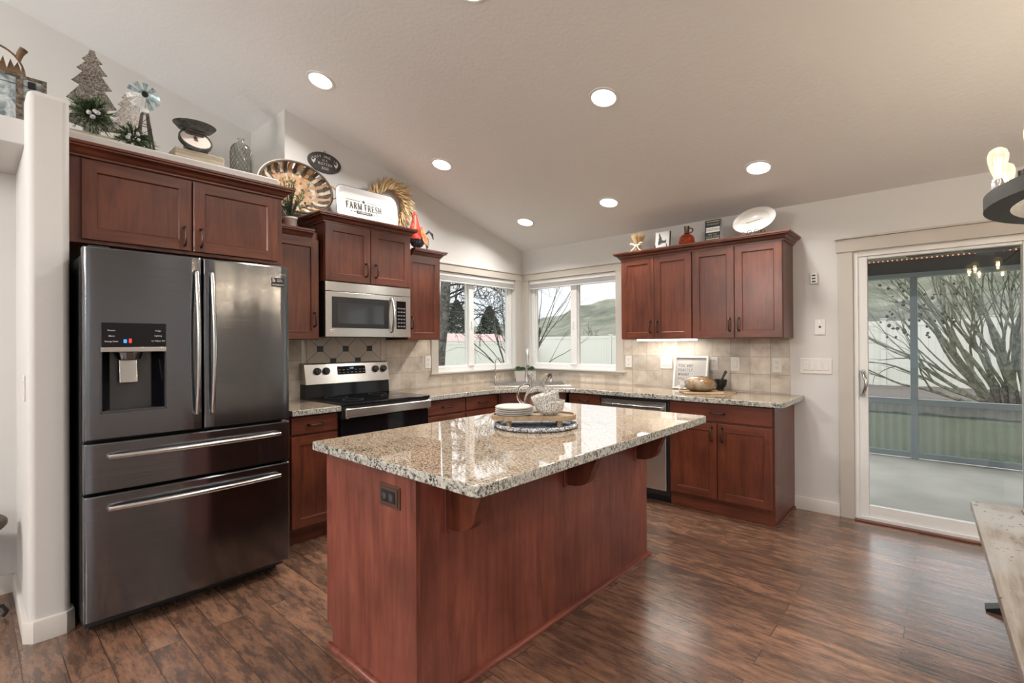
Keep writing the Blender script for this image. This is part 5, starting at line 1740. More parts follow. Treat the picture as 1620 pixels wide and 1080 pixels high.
# farm fresh tray
t = thing('enamel_tray', 'white enamel tray reading FARM FRESH leaning above the microwave', 'tray', (.15, -2.225, 2.318))
Mt = T(.185, -2.225, 2.4685) @ R(-.14, 'Y') @ FL
def rrect(a, b, r, n=6):
    out = []
    for cx, cy, a0 in ((a - r, b - r, 0), (-a + r, b - r, PI / 2), (-a + r, -b + r, PI), (a - r, -b + r, 1.5 * PI)):
        for i in range(n + 1):
            q = a0 + PI / 2 * i / n
            out.append((cx + r * math.cos(q), cy + r * math.sin(q)))
    return out
mb = MB(Mt)
L3 = [(rrect(.232, .098, .045), .002), (rrect(.250, .116, .055), .006), (rrect(.275, .141, .065), .030), (rrect(.288, .150, .07), .032), (rrect(.288, .150, .07), .029), (rrect(.273, .139, .065), .026), (rrect(.248, .114, .055), .002), (rrect(.232, .098, .045), -.001)]
rings = [[mb.V((x, y, z)) for x, y in P_] for P_, z in L3]
mb.F(rings[0]); mb.F(rings[-1][::-1])
n = len(rings[0])
for ri in range(len(rings) - 1):
    for i in range(n):
        mb.F([rings[ri][i], rings[ri][(i + 1) % n], rings[ri + 1][(i + 1) % n], rings[ri + 1][i]], 1 if ri in (1, 2) else 0)
mb.build('tray_body', ['enamel', plain('tray_side', (.60, .61, .62), .35)], t)
mb = MB(Mt); mb.tube([(x, y, .031) for x, y in rrect(.288, .150, .07)], .0022, 5, closed=True); mb.build('worn_rim', 'slat_dark', t)
def glyphs(s, h, Mx, mat, parent, gap=.16):
    """capitals with slab serifs, drawn as strokes"""
    th, tn = .20, .10
    G = {
        'F': (.62, [((.16, 0), (.16, 1), th), ((.16, .97), (.6, .97), tn), ((.16, .5), (.46, .5), tn)], [(.16, 0), (.16, 1)], [(.6, .86, .98), (.46, .40, .60)]),
        'E': (.66, [((.16, 0), (.16, 1), th), ((.16, .97), (.6, .97), tn), ((.16, .5), (.46, .5), tn), ((.16, .03), (.62, .03), tn)], [], [(.6, .84, .98), (.62, .02, .18), (.46, .40, .60)]),
        'A': (.86, [((.12, 0), (.43, 1), tn), ((.43, 1), (.74, 0), th), ((.24, .36), (.62, .36), tn)], [(.12, 0), (.74, 0)], []),
        'R': (.80, [((.16, 0), (.16, 1), th), ((.16, .97), (.42, .97), tn), ((.42, .97), (.58, .86), .12), ((.58, .88), (.58, .64), th), ((.58, .66), (.42, .52), .12), ((.42, .51), (.16, .51), tn), ((.40, .51), (.70, 0), th)], [(.16, 0), (.72, 0)], []),
        'M': (1.04, [((.14, 0), (.16, 1), tn), ((.16, 1), (.50, .05), th), ((.50, .05), (.84, 1), tn), ((.86, 0), (.86, 1), th)], [(.14, 0), (.86, 0), (.14, 1), (.88, 1)], []),
        'H': (.86, [((.16, 0), (.16, 1), th), ((.68, 0), (.68, 1), th), ((.16, .51), (.68, .51), tn)], [(.16, 0), (.68, 0), (.16, 1), (.68, 1)], []),
        'S': (.62, [((.56, .80), (.44, .96), tn), ((.44, .96), (.24, .96), tn), ((.24, .97), (.12, .80), .12), ((.12, .82), (.18, .62), th), ((.18, .62), (.46, .42), th), ((.46, .42), (.54, .22), th), ((.54, .24), (.42, .04), .12), ((.42, .04), (.2, .04), tn), ((.2, .04), (.08, .22), tn)], [], [(.56, .70, .98), (.08, .02, .28)]),
        ' ': (.30, [], [], []),
    }
    W_ = sum(G[c][0] for c in s) * h + gap * h * (len(s) - 1)
    x = -W_ / 2
    mb = MB(Mx)
    def stroke(a, b, w_):
        a, b = Vector(a), Vector(b)
        d = (b - a).normalized(); nn = Vector((-d.y, d.x)) * w_ / 2
        P_ = [a + nn, a - nn, b - nn, b + nn]
        P_ = [(x + q.x * h, (q.y - .5) * h) for q in P_]
        lo = [mb.V((q[0], q[1], 0)) for q in P_]; hi = [mb.V((q[0], q[1], .0008)) for q in P_]
        mb.F(hi)
        for i in range(4):
            mb.F([lo[i], lo[(i + 1) % 4], hi[(i + 1) % 4], hi[i]])
    for ch in s:
        w_, st, serif, tips = G[ch]
        for a, b, q in st:
            stroke(a, b, q)
        for (sx_, sy_) in serif:
            yy = .025 if sy_ == 0 else .975
            stroke((sx_ - .15, yy), (sx_ + .15, yy), .05)
        for (sx_, a, b) in tips:
            stroke((sx_, a), (sx_, b), .06)
        x += w_ * h + gap * h
    mb.build('lettering', mat, parent, smooth=0)
glyphs('FARM FRESH', .055, Mt @ T(-.022, .008, .0035) @ Matrix.Diagonal((.70, 1, 1, 1)), 'ink', t)
mb = MB(Mt)
st = []
for i in range(10):
    a = PI / 2 + PI * i / 5
    r_ = .017 if i % 2 == 0 else .007
    st.append((-.022 + r_ * math.cos(a), .055 + r_ * math.sin(a)))
mb.prism(st, .0032, .0042); mb.build('star', 'ink', t)
for s_ in (-1, 1):
    mb = MB(Mt); a = -.022 + s_ * .098; mb.box(a - .063, .053, .0032, a + .063, .0555, .004); mb.build('rule', 'ink', t)
mb = MB(Mt); mb.box(-.022 - .075, -.056, .0032, -.022 + .075, -.030, .004); pl = mb.build('plaque', 'charcoal', t)
text('lettering', 'COMMUNITY', .020, Mt @ T(-.022, -.043, .0045), 'whitepaint', pl)
for s_ in (-1, 1):
    for k in range(2):
        mb = MB(Mt); a = -.022 + s_ * (.090 + .030 * k); mb.prism([(a - .010, -.043), (a, -.038), (a + .010, -.043), (a, -.048)], .0032, .004); mb.build('ornament', 'ink', t)

# straw wreath
t = thing('straw_wreath', 'golden dried-husk wreath on the wall behind the white tray', 'wreath', (.05, -1.905, 2.57))
rnd = random.Random(11)
mb = MB()
WC = Vector((.055, -1.905, 2.60))
for k in range(560):
    a = rnd.uniform(0, 2 * PI)
    r_ = rnd.uniform(.12, .19)
    base = WC + Vector((rnd.uniform(-.01, .045), r_ * math.cos(a), r_ * math.sin(a)))
    rad_ = Vector((0, math.cos(a), math.sin(a)))
    tan_ = Vector((0, -math.sin(a), math.cos(a)))
    d = (rad_ * rnd.uniform(.15, 1.0) - tan_ * rnd.uniform(.2, 1.1) + Vector((rnd.uniform(-.05, .45), 0, 0))).normalized()
    L_ = rnd.uniform(.055, .105)
    e = base + d * L_
    e.x = max(.006, e.x)
    sd = d.cross(Vector((1, rnd.uniform(-.6, .6), rnd.uniform(-.6, .6)))).normalized() * rnd.uniform(.005, .009)
    up = d.cross(sd).normalized() * .003
    m_ = base.lerp(e, .45) + up
    mb.F([mb.V(base - sd * .3), mb.V(base + sd * .3), mb.V(m_ + sd), mb.V(e), mb.V(m_ - sd)], rnd.choice((0, 0, 1, 1, 2)))
mb.build('husks', ['straw', 'straw2', 'slat_tan'], t, smooth=0, fix=False)
mb = MB(T(WC.x - .02, WC.y, WC.z) @ R(PI / 2, 'Y')); mb.tube([(.165 * math.cos(2 * PI * k / 32), .165 * math.sin(2 * PI * k / 32), 0) for k in range(32)], .028, 8, closed=True); mb.build('core', 'slat_tan', t)

# oval egg sign
t = thing('oval_sign', 'dark oval sign LAST ONE IN IS A ROTTEN EGG hanging on the wall', 'sign', (0, -2.499, 2.829))
Mo = T(.004, -2.499, 2.829) @ FL
mb = MB(Mo); mb.lathe([(0, -.0035), (1, -.0035), (1, .004), (.985, .006), (0, .006)], seg=56, sx=.144, sy=.083)
mb.build('board', 'charcoal', t)
for i, ch in enumerate('LAST ONE IN'):
    a = (i - 5) * .0205
    if ch != ' ':
        text('lettering', ch, .027, Mo @ T(a, .047 - 2.4 * a * a, .0066) @ R(-4.8 * a, 'Z'), 'whitepaint', t)
text('lettering', 'IS A', .024, Mo @ T(0, .016, .0066), 'whitepaint', t, space=1.15)
text('lettering', 'ROTTEN', .029, Mo @ T(.002, -.014, .0066), 'whitepaint', t, space=1.12)
text('lettering', 'EGG', .029, Mo @ T(.002, -.048, .0066), 'whitepaint', t, space=1.1)
for s_ in (-1, 1):
    hen = [(-.022, .020), (-.012, .006), (-.002, .004), (.006, .010), (.010, .022), (.018, .020), (.017, .008), (.010, -.010), (.003, -.016), (.002, -.024), (-.002, -.024), (-.003, -.016), (-.014, -.006)]
    mb = MB(Mo @ T(s_ * .097, -.004, 0)); mb.prism(hen if s_ < 0 else hen, .0064, .0074); mb.build('hen_shape', 'whitepaint', t)
mb = MB(Mo); mb.tube([(-.010, .081, .002), (0, .105, .001), (.010, .081, .002)], .0016, 5); mb.build('hanger', 'iron', t)

# evergreen sprig in a white pot
t = thing('potted_sprig', 'small evergreen sprig in a white pot on the cabinet left of the microwave', 'plant', (.20, -2.87, 2.170))
mb = MB(T(.262, -2.895, 2.171)); mb.lathe([(0, 0), (.038, 0), (.046, .075), (.050, .078), (.050, .088), (.044, .088), (.042, .07), (0, .07)], seg=24); mb.build('pot', 'white', t)
rnd = random.Random(21)
mb = MB()
for k in range(30):
    a = rnd.uniform(0, 2 * PI); s0 = Vector((.262, -2.895, 2.24))
    e = s0 + Vector((math.cos(a) * rnd.uniform(.02, .075), math.sin(a) * rnd.uniform(.02, .15), rnd.uniform(.10, .34)))
    m_ = s0.lerp(e, .5) + Vector((0, 0, .03))
    mb.mi = 2; mb.tube([s0, m_, e], [.003, .002, .001], 4)
    for q in range(34):
        f = .15 + .85 * q / 33
        pnt = s0.lerp(m_, f * 2) if f < .5 else m_.lerp(e, f * 2 - 1)
        dn = ((e - s0).normalized() * .9 + Vector((rnd.uniform(-1, 1), rnd.uniform(-1, 1), rnd.uniform(-1, 1))) * .8).normalized()
        tip = pnt + dn * rnd.uniform(.016, .034)
        sd = dn.cross(Vector((rnd.uniform(-1, 1), rnd.uniform(-1, 1), rnd.uniform(-1, 1)))).normalized() * .0026
        mb.F([mb.V(pnt - sd), mb.V(pnt + sd), mb.V(tip)], 0 if rnd.random() < .5 else 1)
mb.build('foliage', ['green', 'green2', 'darktwig'], t, smooth=0, fix=False)

# rooster
M['rred'] = galvan('rooster_red', [(.22, .015, .010), (.52, .035, .018), (.70, .12, .05)], 40, .5, .2)
M['rblue'] = galvan('rooster_blue_black', [(.012, .012, .014), (.035, .04, .055), (.10, .13, .18)], 40, .45, .3)
M['rorange'] = galvan('rooster_orange', [(.30, .09, .03), (.52, .22, .09), (.62, .36, .20)], 50, .5, .1)
t = thing('rooster_figurine', 'painted metal rooster with red neck and black tail by the wreath', 'figurine', (.17, -1.69, 2.170))
RY = -1.735
mb = MB(T(.20, RY + .02, 2.29) @ R(-.35, 'X')); mb.lathe([(0, -.075), (.035, -.07), (.062, -.04), (.072, 0), (.062, .045), (.045, .075), (0, .085)], seg=20, sx=.75, sy=1.15); mb.build('body', 'rblue', t)
mb = MB(T(.20, RY, 2.33)); mb.lathe([(0, -.05), (.07, -.045), (.072, -.02), (.055, .05), (.035, .115), (.020, .165), (.012, .19), (0, .20)], seg=18, sx=.8); mb.build('neck', 'rred', t)
mb = MB()
mb.prism([(0, 0), (1, 0), (1, 1)], 0, 1); mb.bm.free(); mb.bm = bmesh.new(); mb.M = T(.20, RY, 2.50) @ FL
mb.prism([(-.030, -.005), (.018, -.01), (.022, .015), (.012, .010), (.006, .035), (-.004, .018), (-.012, .040), (-.018, .016), (-.030, .022)], -.004, .004); mb.build('comb', 'rred', t)
mb = MB(T(.20, RY - .028, 2.495) @ R(-PI / 2 - .4, 'X')); mb.lathe([(.010, 0), (.006, .015), (0, .03)], seg=8); mb.build('beak', 'rorange', t)
for sx in (-1, 1):
    mb = MB(T(.20 + sx * .055, RY + .055, 2.315) @ FL @ R(-1.1, 'Z')); mb.prism([(-.085, 0), (-.05, .026), (.02, .036), (.075, .016), (.09, -.004), (.05, -.028), (-.03, -.024)], -.004, .004, .002); mb.build('wing', 'rorange', t)
mb = MB(T(.20, RY + .045, 2.345) @ FL @ R(-.95, 'Z')); mb.prism([(-.06, -.03), (-.05, .03), (.05, .025), (.065, 0), (.05, -.025)], -.05, .05, .008); mb.build('back', 'rred', t)
for k, (dy, dz, m_) in enumerate(((.19, -.06, .06), (.165, -.10, .05), (.13, -.13, .03), (.115, -.145, .02), (.175, -.03, .08))):
    mb = MB(); s0 = Vector((.20 + (k - 2) * .012, RY + .085, 2.335)); e = Vector((.20 + (k - 2) * .022, RY + dy, 2.335 + dz))
    mb.tube([s0, s0.lerp(e, .4) + Vector((0, .01, m_ * .7)), s0.lerp(e, .75) + Vector((0, .012, m_ * .5)), e], [.009, .013, .012, .003], 6, sx=.4); mb.build('tail_feather', 'rblue', t)
for sx in (-1, 1):
    mb = MB(); mb.tube([(.20 + sx * .025, RY + .03, 2.24), (.20 + sx * .025, RY + .035, 2.176)], .005, 6)
    for dy in (-.03, 0, .03):
        mb.tube([(.20 + sx * .025, RY + .035, 2.177), (.20 + sx * .025 + dy * .4, RY + .035 - .03 + abs(dy) * .3, 2.1735)], .003, 5)
    mb.build('leg', 'iron', t)

# ================================================================ on the back wall cabinets
BZ = 2.165
t = thing('wheat_bundle', 'small bundle of wheat tied with ribbon, leftmost on the right cabinets', 'decoration', (1.60, -.17, BZ))
rnd = random.Random(31)
mb = MB()
for k in range(110):
    a = rnd.uniform(0, 2 * PI); q = math.sqrt(rnd.random())
    b0 = Vector((1.60 + .045 * q * math.cos(a), -.17 + .045 * q * math.sin(a), BZ))
    w_ = Vector((1.60 + .022 * q * math.cos(a), -.17 + .022 * q * math.sin(a), BZ + .07))
    e = Vector((1.60 + .078 * q * math.cos(a), -.17 + .06 * q * math.sin(a), BZ + .225 - .03 * q + rnd.uniform(-.015, .01)))
    mb.mi = rnd.choice((0, 1))
    mb.tube([b0, w_, w_.lerp(e, .55), w_.lerp(e, .75), e], [.0016, .0014, .0016, .0042, .001], 4)
mb.build('stalks', ['straw', 'straw2'], t)
mb = MB(T(1.60, -.17, BZ)); mb.lathe([(.026, .060), (.030, .066), (.030, .078), (.026, .084)], seg=16, close=True)
for s_ in (-1, 1):
    mb.tube([(s_ * .004, -.03, .072)] + bezier((s_ * .01, -.034, .075), (s_ * .07, -.05, .13), (s_ * .085, -.045, .07), (s_ * .01, -.036, .068), 8), .006, 5, sx=.4)
    mb.tube([(s_ * .004, -.034, .07), (s_ * .03, -.05, .03), (s_ * .055, -.05, .005)], .006, 5, sx=.4)
mb.build('ribbon', 'twine', t)

t = thing('block_sign', 'white square block with dark state silhouette on a small easel', 'sign', (1.845, -.15, BZ))
Mi = T(1.845, -.15, BZ + .012) @ R(-.10, 'X') @ FB
mb = MB(Mi); mb.box(-.068, 0, -.010, .068, .182, .010, .002); mb.build('board', 'enamel', t)
mb = MB(Mi); mb.box(.0683, 0, -.010, .072, .182, .0095); mb.build('dark_edge', 'charcoal', t)
idp = [(.14, 1), (.27, 1), (.28, .84), (.36, .74), (.43, .66), (.43, .58), (.50, .46), (.58, .36), (.66, .38), (.72, .34), (.86, .37), (.94, .44), (.98, .42), (.98, .15), (.55, .16), (.20, .02), (.08, .02), (.08, .34), (.16, .44), (.10, .52), (.18, .62), (.14, .76)]
mb = MB(Mi); mb.prism([(-.045 + .085 * a, .030 + .135 * b) for a, b in idp], .0103, .0115); mb.build('state_shape', 'charcoal', t)
mb = MB(T(1.845, -.15, BZ))
for s_ in (-1, 1):
    mb.tube([(s_ * .055, .03, .002), (s_ * .055, -.032, .003), (s_ * .055, -.036, .045)], .004, 6)
mb.tube([(-.055, -.03, .006), (.055, -.03, .006)], .003, 6)
mb.build('easel', 'iron', t)

t = thing('glass_jug', 'small round amber glass jug with a loop handle', 'jug', (2.076, -.16, BZ))
Mj = T(2.076, -.16, BZ)
pr = [(0, .002), (.050, .002), (.064, .012), (.068, .045), (.064, .082), (.048, .108), (.026, .122), (.020, .130), (.018, .150), (.019, .185)]
mb = MB(Mj); mb.lathe(pr + [(max(0, r - .004), z + (.004 if i < 2 else 0)) for i, (r, z) in list(enumerate(pr))[::-1]], seg=28); mb.build('body', 'amber', t)
M['capbrown'] = plain('brown_collar', (.10, .025, .012), .25, coat=.4)
mb = MB(Mj); mb.lathe([(.0185, .128), (.024, .130), (.022, .150), (.022, .190), (.024, .196), (.024, .206), (0, .207)], seg=20); mb.build('neck_collar', 'capbrown', t)
mb = MB(Mj); mb.tube([(.020, 0, .178)] + bezier((.024, 0, .18), (.065, 0, .19), (.065, 0, .13), (.026, 0, .132), 10), .0055, 8); mb.build('loop_handle', 'capbrown', t)

t = thing('book', 'black cocktail book standing upright between the jug and oval plate', 'book', (2.31, -.15, BZ))
Mbk = T(2.31, -.165, BZ) @ R(-.08, 'X') @ FB
mb = MB(Mbk); mb.box(-.066, .002, .008, .066, .228, .012, .001); mb.box(-.066, .002, -.014, .066, .228, -.010, .001); mb.box(-.066, .002, -.0139, -.062, .228, .0119); mb.build('cover', 'black', t)
mb = MB(Mbk); mb.box(-.0618, .005, -.0098, .063, .225, .0078); mb.build('pages', 'enamel', t)
M['bookgreen'] = plain('faded_print', (.34, .35, .27), .6)
for v0, v1 in ((.205, .216), (.020, .032)):
    mb = MB(Mbk); mb.box(-.054, v0, .0121, .056, v1, .0127); mb.build('print_band', 'bookgreen', t)
text('lettering', 'WHISKEY', .030, Mbk @ T(.001, .180, .0126), 'bookgreen', t, sx=.86)
mb = MB(Mbk); mb.box(-.057, .096, .0121, .059, .150, .0126); mb.build('print_band', 'enamel', t)
text('lettering', 'COCKTAILS', .034, Mbk @ T(.001, .123, .0133), 'ink', t, sx=.64)
text('lettering', 'MIX TO', .022, Mbk @ T(-.002, .072, .0126), 'bookgreen', t)
text('lettering', 'YOUR OWN', .020, Mbk @ T(.001, .048, .0126), 'bookgreen', t)

t = thing('oval_platter', 'large white oval platter with a line of script on an easel', 'platter', (2.635, -.14, BZ))
Mp = T(2.634, -.120, 2.312) @ R(-.07, 'X') @ FB @ R(.20, 'Z')
mb = MB(Mp); mb.lathe([(0, 0), (.66, 0), (.70, .03), (.74, .06), (.98, .10), (1.0, .11), (1.0, .09), (.98, .07), (.74, .0), (.70, -.03), (.66, -.05), (0, -.05)], seg=56, sx=.166, sy=.108)
bmesh.ops.scale(mb.bm, vec=(1, 1, 1), verts=mb.bm.verts)
M_keep = mb
# squash the profile depth (lathe works in plate radii)
inv = Mp.inverted()
for v in mb.bm.verts:
    q = inv @ v.co
    q.z *= .16
    v.co = Mp @ q
mb.build('platter', 'white', t)
text('script', 'Bless the food before us', .0135, Mp @ T(0, -.004, .0012), 'ink', t, sx=.92)
mb = MB(T(2.634, -.165, BZ))
def spiral(cx, cz, r0, turns, s_, a0):
    out = []
    for i in range(18):
        a = a0 + s_ * turns * 2 * PI * i / 17
        r_ = r0 * (1 - .75 * i / 17)
        out.append((cx + r_ * math.cos(a), 0, cz + r_ * math.sin(a)))
    return out
for s_ in (-1, 1):
    mb.tube([(0, 0, .012)] + spiral(s_ * .024, .038, .022, 1.2, s_, -PI / 2), .0024, 5)
    mb.tube([(s_ * .02, 0, .010)] + spiral(s_ * .078, .024, .020, .9, -s_, PI if s_ > 0 else 0), .0024, 5)
mb.tube([(-.085, 0, .004), (.085, 0, .004)], .003, 6)
for s_ in (-1, 1):
    mb.tube([(s_ * .05, 0, .004), (s_ * .05, .075, .003), (s_ * .03, .095, .09)], .003, 6)
mb.build('scroll_easel', 'iron', t)

# the row of ornaments stands near the front of the cabinet top
for nm, fz in (('wheat_bundle', .82), ('block_sign', .80), ('glass_jug', .80), ('book', .80), ('oval_platter', .88)):
    o = bpy.data.objects[nm]
    for ch in o.children_recursive:
        if ch.type == 'MESH':
            ch.data.transform(Matrix.Diagonal((.97, .97, fz, 1)))
    o.location = (3.828 + (o.location.x - 3.828) * .9699, -.29, 2.1768)
# ================================================================ on the counter
t = thing('letter_board', 'white framed grey letter board leaning on the backsplash', 'letter board', (2.07, -.08, CT))
Ml = T(2.072, -.105, CT + .002) @ R(-.20, 'X') @ FB
M['felt'] = plain('grey_felt', (.47, .46, .445), .95)
mb = MB(Ml)
for q in ((-.156, 0, -.138, .305), (.138, 0, .156, .305), (-.138, 0, .138, .018), (-.138, .287, .138, .305)):
    mb.box(q[0], q[1], -.010, q[2], q[3], .024, .002)
mb.build('frame', 'vinyl', t)
mb = MB(Ml); mb.box(-.138, .018, -.004, .138, .287, .006); mb.build('felt_panel', 'felt', t)
for k, s_ in enumerate(('YOU ARE', 'EXACTLY', 'WHERE', 'YOU NEED', 'TO BE')):
    text('lettering', s_, .038, Ml @ T(-.118, .215 - k * .041, .0068), 'ink', t, align='LEFT', sx=.62, space=1.45)

AB = .60
t = thing('cutting_board', 'pale wooden cutting board with handle under the wrapped loaf', 'cutting board', (2.257, -.33, CT))
Mb_ = T(2.262, -.335, CT + .0005) @ R(AB, 'Z')
mb = MB(Mb_)
pts = [(-.15, -.125), (.15, -.125), (.158, -.115), (.158, -.03), (.19, -.020), (.27, -.020), (.285, 0), (.27, .020), (.19, .020), (.158, .03), (.158, .115), (.15, .125), (-.15, .125), (-.158, .115), (-.158, -.115)]
mb.prism(pts, 0, .014, .003); mb.build('board', 'pine_x', t)
t = thing('bread_loaf', 'round loaf of bread in a clear bag on the cutting board', 'bread', (2.25, -.33, CT + .0145))
def bread_mat():
    m, nt, b = new_mat('bread_crust')
    tc = N(nt, 'ShaderNodeTexCoord'); nz = N(nt, 'ShaderNodeTexNoise', Scale=16.0, Detail=5.0); nt.links.new(tc.outputs['Object'], nz.inputs['Vector'])
    rp = N(nt, 'ShaderNodeValToRGB'); e = rp.color_ramp.elements
    e[0].position, e[0].color = .38, (.50, .25, .09, 1); e[1].position, e[1].color = .60, (.80, .66, .48, 1)
    nt.links.new(nz.outputs['Fac'], rp.inputs[0]); nt.links.new(rp.outputs[0], b.inputs['Base Color']); b.inputs['Roughness'].default_value = .6
    return m
M['bread'] = bread_mat()
Mbr = T(2.25, -.325, CT + .0155) @ R(AB, 'Z')
mb = MB(Mbr)
rnd = random.Random(2)
mb.lathe([(0, 0), (.55, .0), (.85, .018), (1.0, .045), (.96, .075), (.78, .100), (.45, .115), (0, .120)], seg=28, sx=.118, sy=.088)
for v in mb.bm.verts:
    nn = noise.noise(v.co * 22)
    v.co += (v.co - Vector((2.25, -.325, CT + .05))) * .07 * nn
    v.co.z = max(v.co.z, CT + .0155)
mb.build('loaf', 'bread', t, smooth=80)
M['bag'] = glass_pane('clear_bag', 2.2, (.97, .97, .96))
mb = MB(Mbr)
mb.lathe([(.60, .0), (.93, .018), (1.07, .046), (1.03, .080), (.84, .107), (.48, .123), (0, .129)], seg=36, sx=.122, sy=.092)
for v in mb.bm.verts:
    nn = noise.noise(v.co * 45)
    v.co += (v.co - Vector((2.25, -.325, CT + .05))) * .07 * nn
    v.co.z = max(v.co.z, CT + .0158)
mb.build('bag', 'bag', t, smooth=80)
mb = MB(Mbr)
for k in range(16):
    a = 2 * PI * k / 16
    r0, r1 = .012, .045 + .012 * (k % 2)
    a2 = a + .32
    mb.F([mb.V((-.118, r0 * math.cos(a), .05 + r0 * math.sin(a))), mb.V((-.118, r0 * math.cos(a2), .05 + r0 * math.sin(a2))), mb.V((-.175, r1 * math.cos(a2), .05 + max(-.04, r1 * math.sin(a2)))), mb.V((-.175, r1 * math.cos(a), .05 + max(-.04, r1 * math.sin(a))))])
mb.build('gathered_end', 'enamel', t, smooth=0, fix=False)
t = thing('mortar', 'black mortar with pestle beside the letter board, behind the loaf', 'mortar', (2.345, -.13, CT))
mb = MB(T(2.345, -.13, CT + .0005)); mb.lathe([(0, 0), (.038, 0), (.040, .006), (.030, .018), (.032, .030), (.052, .060), (.060, .105), (.056, .107), (.048, .065), (.025, .035), (0, .032)], seg=28); mb.build('bowl', 'black', t)
t = thing('pestle', 'black pestle standing tilted in the mortar', 'pestle', (2.36, -.13, CT + .05))
mb = MB(); mb.tube([(2.335, -.13, CT + .058), (2.345, -.125, CT + .075), (2.362, -.115, CT + .12), (2.385, -.105, CT + .175), (2.388, -.104, CT + .182)], [.016, .014, .009, .013, .006], 10); mb.build('handle', 'black', t)

# planter behind the faucet
t = thing('planter', 'white rectangular planter of small green succulents in the window corner', 'planter', (.19, -.19, CT))
Mpl = T(.185, -.185, CT + .0005) @ R(PI / 4, 'Z')
mb = MB(Mpl)
prev = None
rr = []
for a, b, z in ((.105, .038, 0), (.122, .050, .110), (.116, .044, .110), (.112, .040, .095)):
    rr.append([mb.V((x, y, z)) for x, y in ((-a, -b), (a, -b), (a, b), (-a, b))])
mb.F(rr[0])
for i in range(3):
    for k in range(4):
        mb.F([rr[i][k], rr[i][(k + 1) % 4], rr[i + 1][(k + 1) % 4], rr[i + 1][k]])
mb.F(rr[3])
mb.build('pot', 'white', t)
rnd = random.Random(8)
for px, s_ in ((-.078, 1.0), (-.026, .85), (.026, .9), (.078, 1.0)):
    mb = MB(Mpl @ T(px, 0, .104))
    for k in range(38):
        a = k * 2.4; el = .35 + 1.1 * (k / 38)
        L_ = .056 * s_ * (1.1 - .25 * k / 38)
        d = Vector((math.cos(a) * math.cos(el), math.sin(a) * math.cos(el), math.sin(el)))
        sd = Vector((-math.sin(a), math.cos(a), 0)) * .012 * s_
        b0 = d * .006 + Vector((0, 0, .012)); e = d * L_ + Vector((0, 0, .014)); m_ = b0.lerp(e, .6) + Vector((0, 0, .004))
        mb.F([mb.V(b0), mb.V(m_ + sd), mb.V(e), mb.V(m_ - sd)])
    mb.build('succulent', 'succ', t, smooth=0, fix=False)

# ================================================================ on the island
def dots(name, scale, thr):
    m, nt, b = new_mat(name)
    tc = N(nt, 'ShaderNodeTexCoord'); vo = N(nt, 'ShaderNodeTexVoronoi', Scale=scale); nt.links.new(tc.outputs['Object'], vo.inputs['Vector'])
    rp = N(nt, 'ShaderNodeValToRGB'); e = rp.color_ramp.elements
    e[0].position, e[0].color = thr, (.03, .03, .032, 1); e[1].position, e[1].color = thr + .05, (.78, .77, .74, 1)
    nt.links.new(vo.outputs['Distance'], rp.inputs[0]); nt.links.new(rp.outputs[0], b.inputs['Base Color']); b.inputs['Roughness'].default_value = .3
    return m
M['spots'] = dots('speckled_stoneware', 240, .40)
M['braid'] = galvan('braided_cotton', [(.03, .032, .04), (.35, .36, .38), (.74, .74, .73)], 70, .95, 0)
M['braid2'] = galvan('braided_cotton_blue', [(.05, .07, .11), (.20, .25, .32), (.55, .58, .62)], 60, .95, 0)
IC = Vector((2.222, -2.495, CT))
t = thing('woven_mat', 'round black and white braided mat on the island countertop', 'mat', tuple(IC))
mb = MB(T(*IC)); mb.lathe([(0, .001), (.195, .001), (.198, .004), (.195, .008), (0, .009)], seg=48); mb.build('centre', 'braid2', t)
mb = MB(T(*IC))
for ph in (0, PI):
    mb.tube([((.205 + .008 * math.cos(ph + k * 2 * PI / 5)) * math.cos(2 * PI * k / 220), (.205 + .008 * math.cos(ph + k * 2 * PI / 5)) * math.sin(2 * PI * k / 220), .0115 + .004 * math.sin(ph + k * 2 * PI / 5)) for k in range(220)], .0075, 6, closed=True)
mb.build('braided_border', 'braid', t)
TA = _yaw
TC = Vector((2.226, -2.515, 0))
t = thing('serving_tray', 'oval wooden footed serving board standing on the braided mat', 'tray', (TC.x, TC.y, CT + .01))
Mtr = T(TC.x, TC.y, CT) @ R(TA, 'Z')
def stadium(a, b, n=14):
    out = []
    for i in range(n + 1):
        q = -PI / 2 + PI * i / n
        out.append((a - b + b * math.cos(q), b * math.sin(q)))
    for i in range(n + 1):
        q = PI / 2 + PI * i / n
        out.append((-(a - b) + b * math.cos(q), b * math.sin(q)))
    return out
mb = MB(Mtr)
o0, o1 = stadium(.218, .098), stadium(.208, .088)
lv = [(o0, .043), (o0, .066), (o1, .066), (o1, .056)]
rr = [[mb.V((x, y, z)) for x, y in P_] for P_, z in lv]
mb.F(rr[0][::-1]); mb.F(rr[-1])
n = len(o0)
for i in range(3):
    for k in range(n):
        mb.F([rr[i][k], rr[i][(k + 1) % n], rr[i + 1][(k + 1) % n], rr[i + 1][k]])
mb.build('board', 'pine', t)
for sx in (-1, 1):
    for sy in (-1, 1):
        mb = MB(Mtr @ T(sx * .128, sy * .055, 0)); mb.lathe([(0, .0098), (.013, .0098), (.014, .043), (0, .043)], seg=14); mb.build('foot', 'pine', t)
PZ = CT + .0565
PLATES = ['bottom plate of the short white stack on the serving board', 'second plate from the bottom of the white stack', 'third plate from the bottom of the white stack', 'topmost white plate of the stack on the serving board']
pc = Mtr @ Vector((-.100, 0, 0))
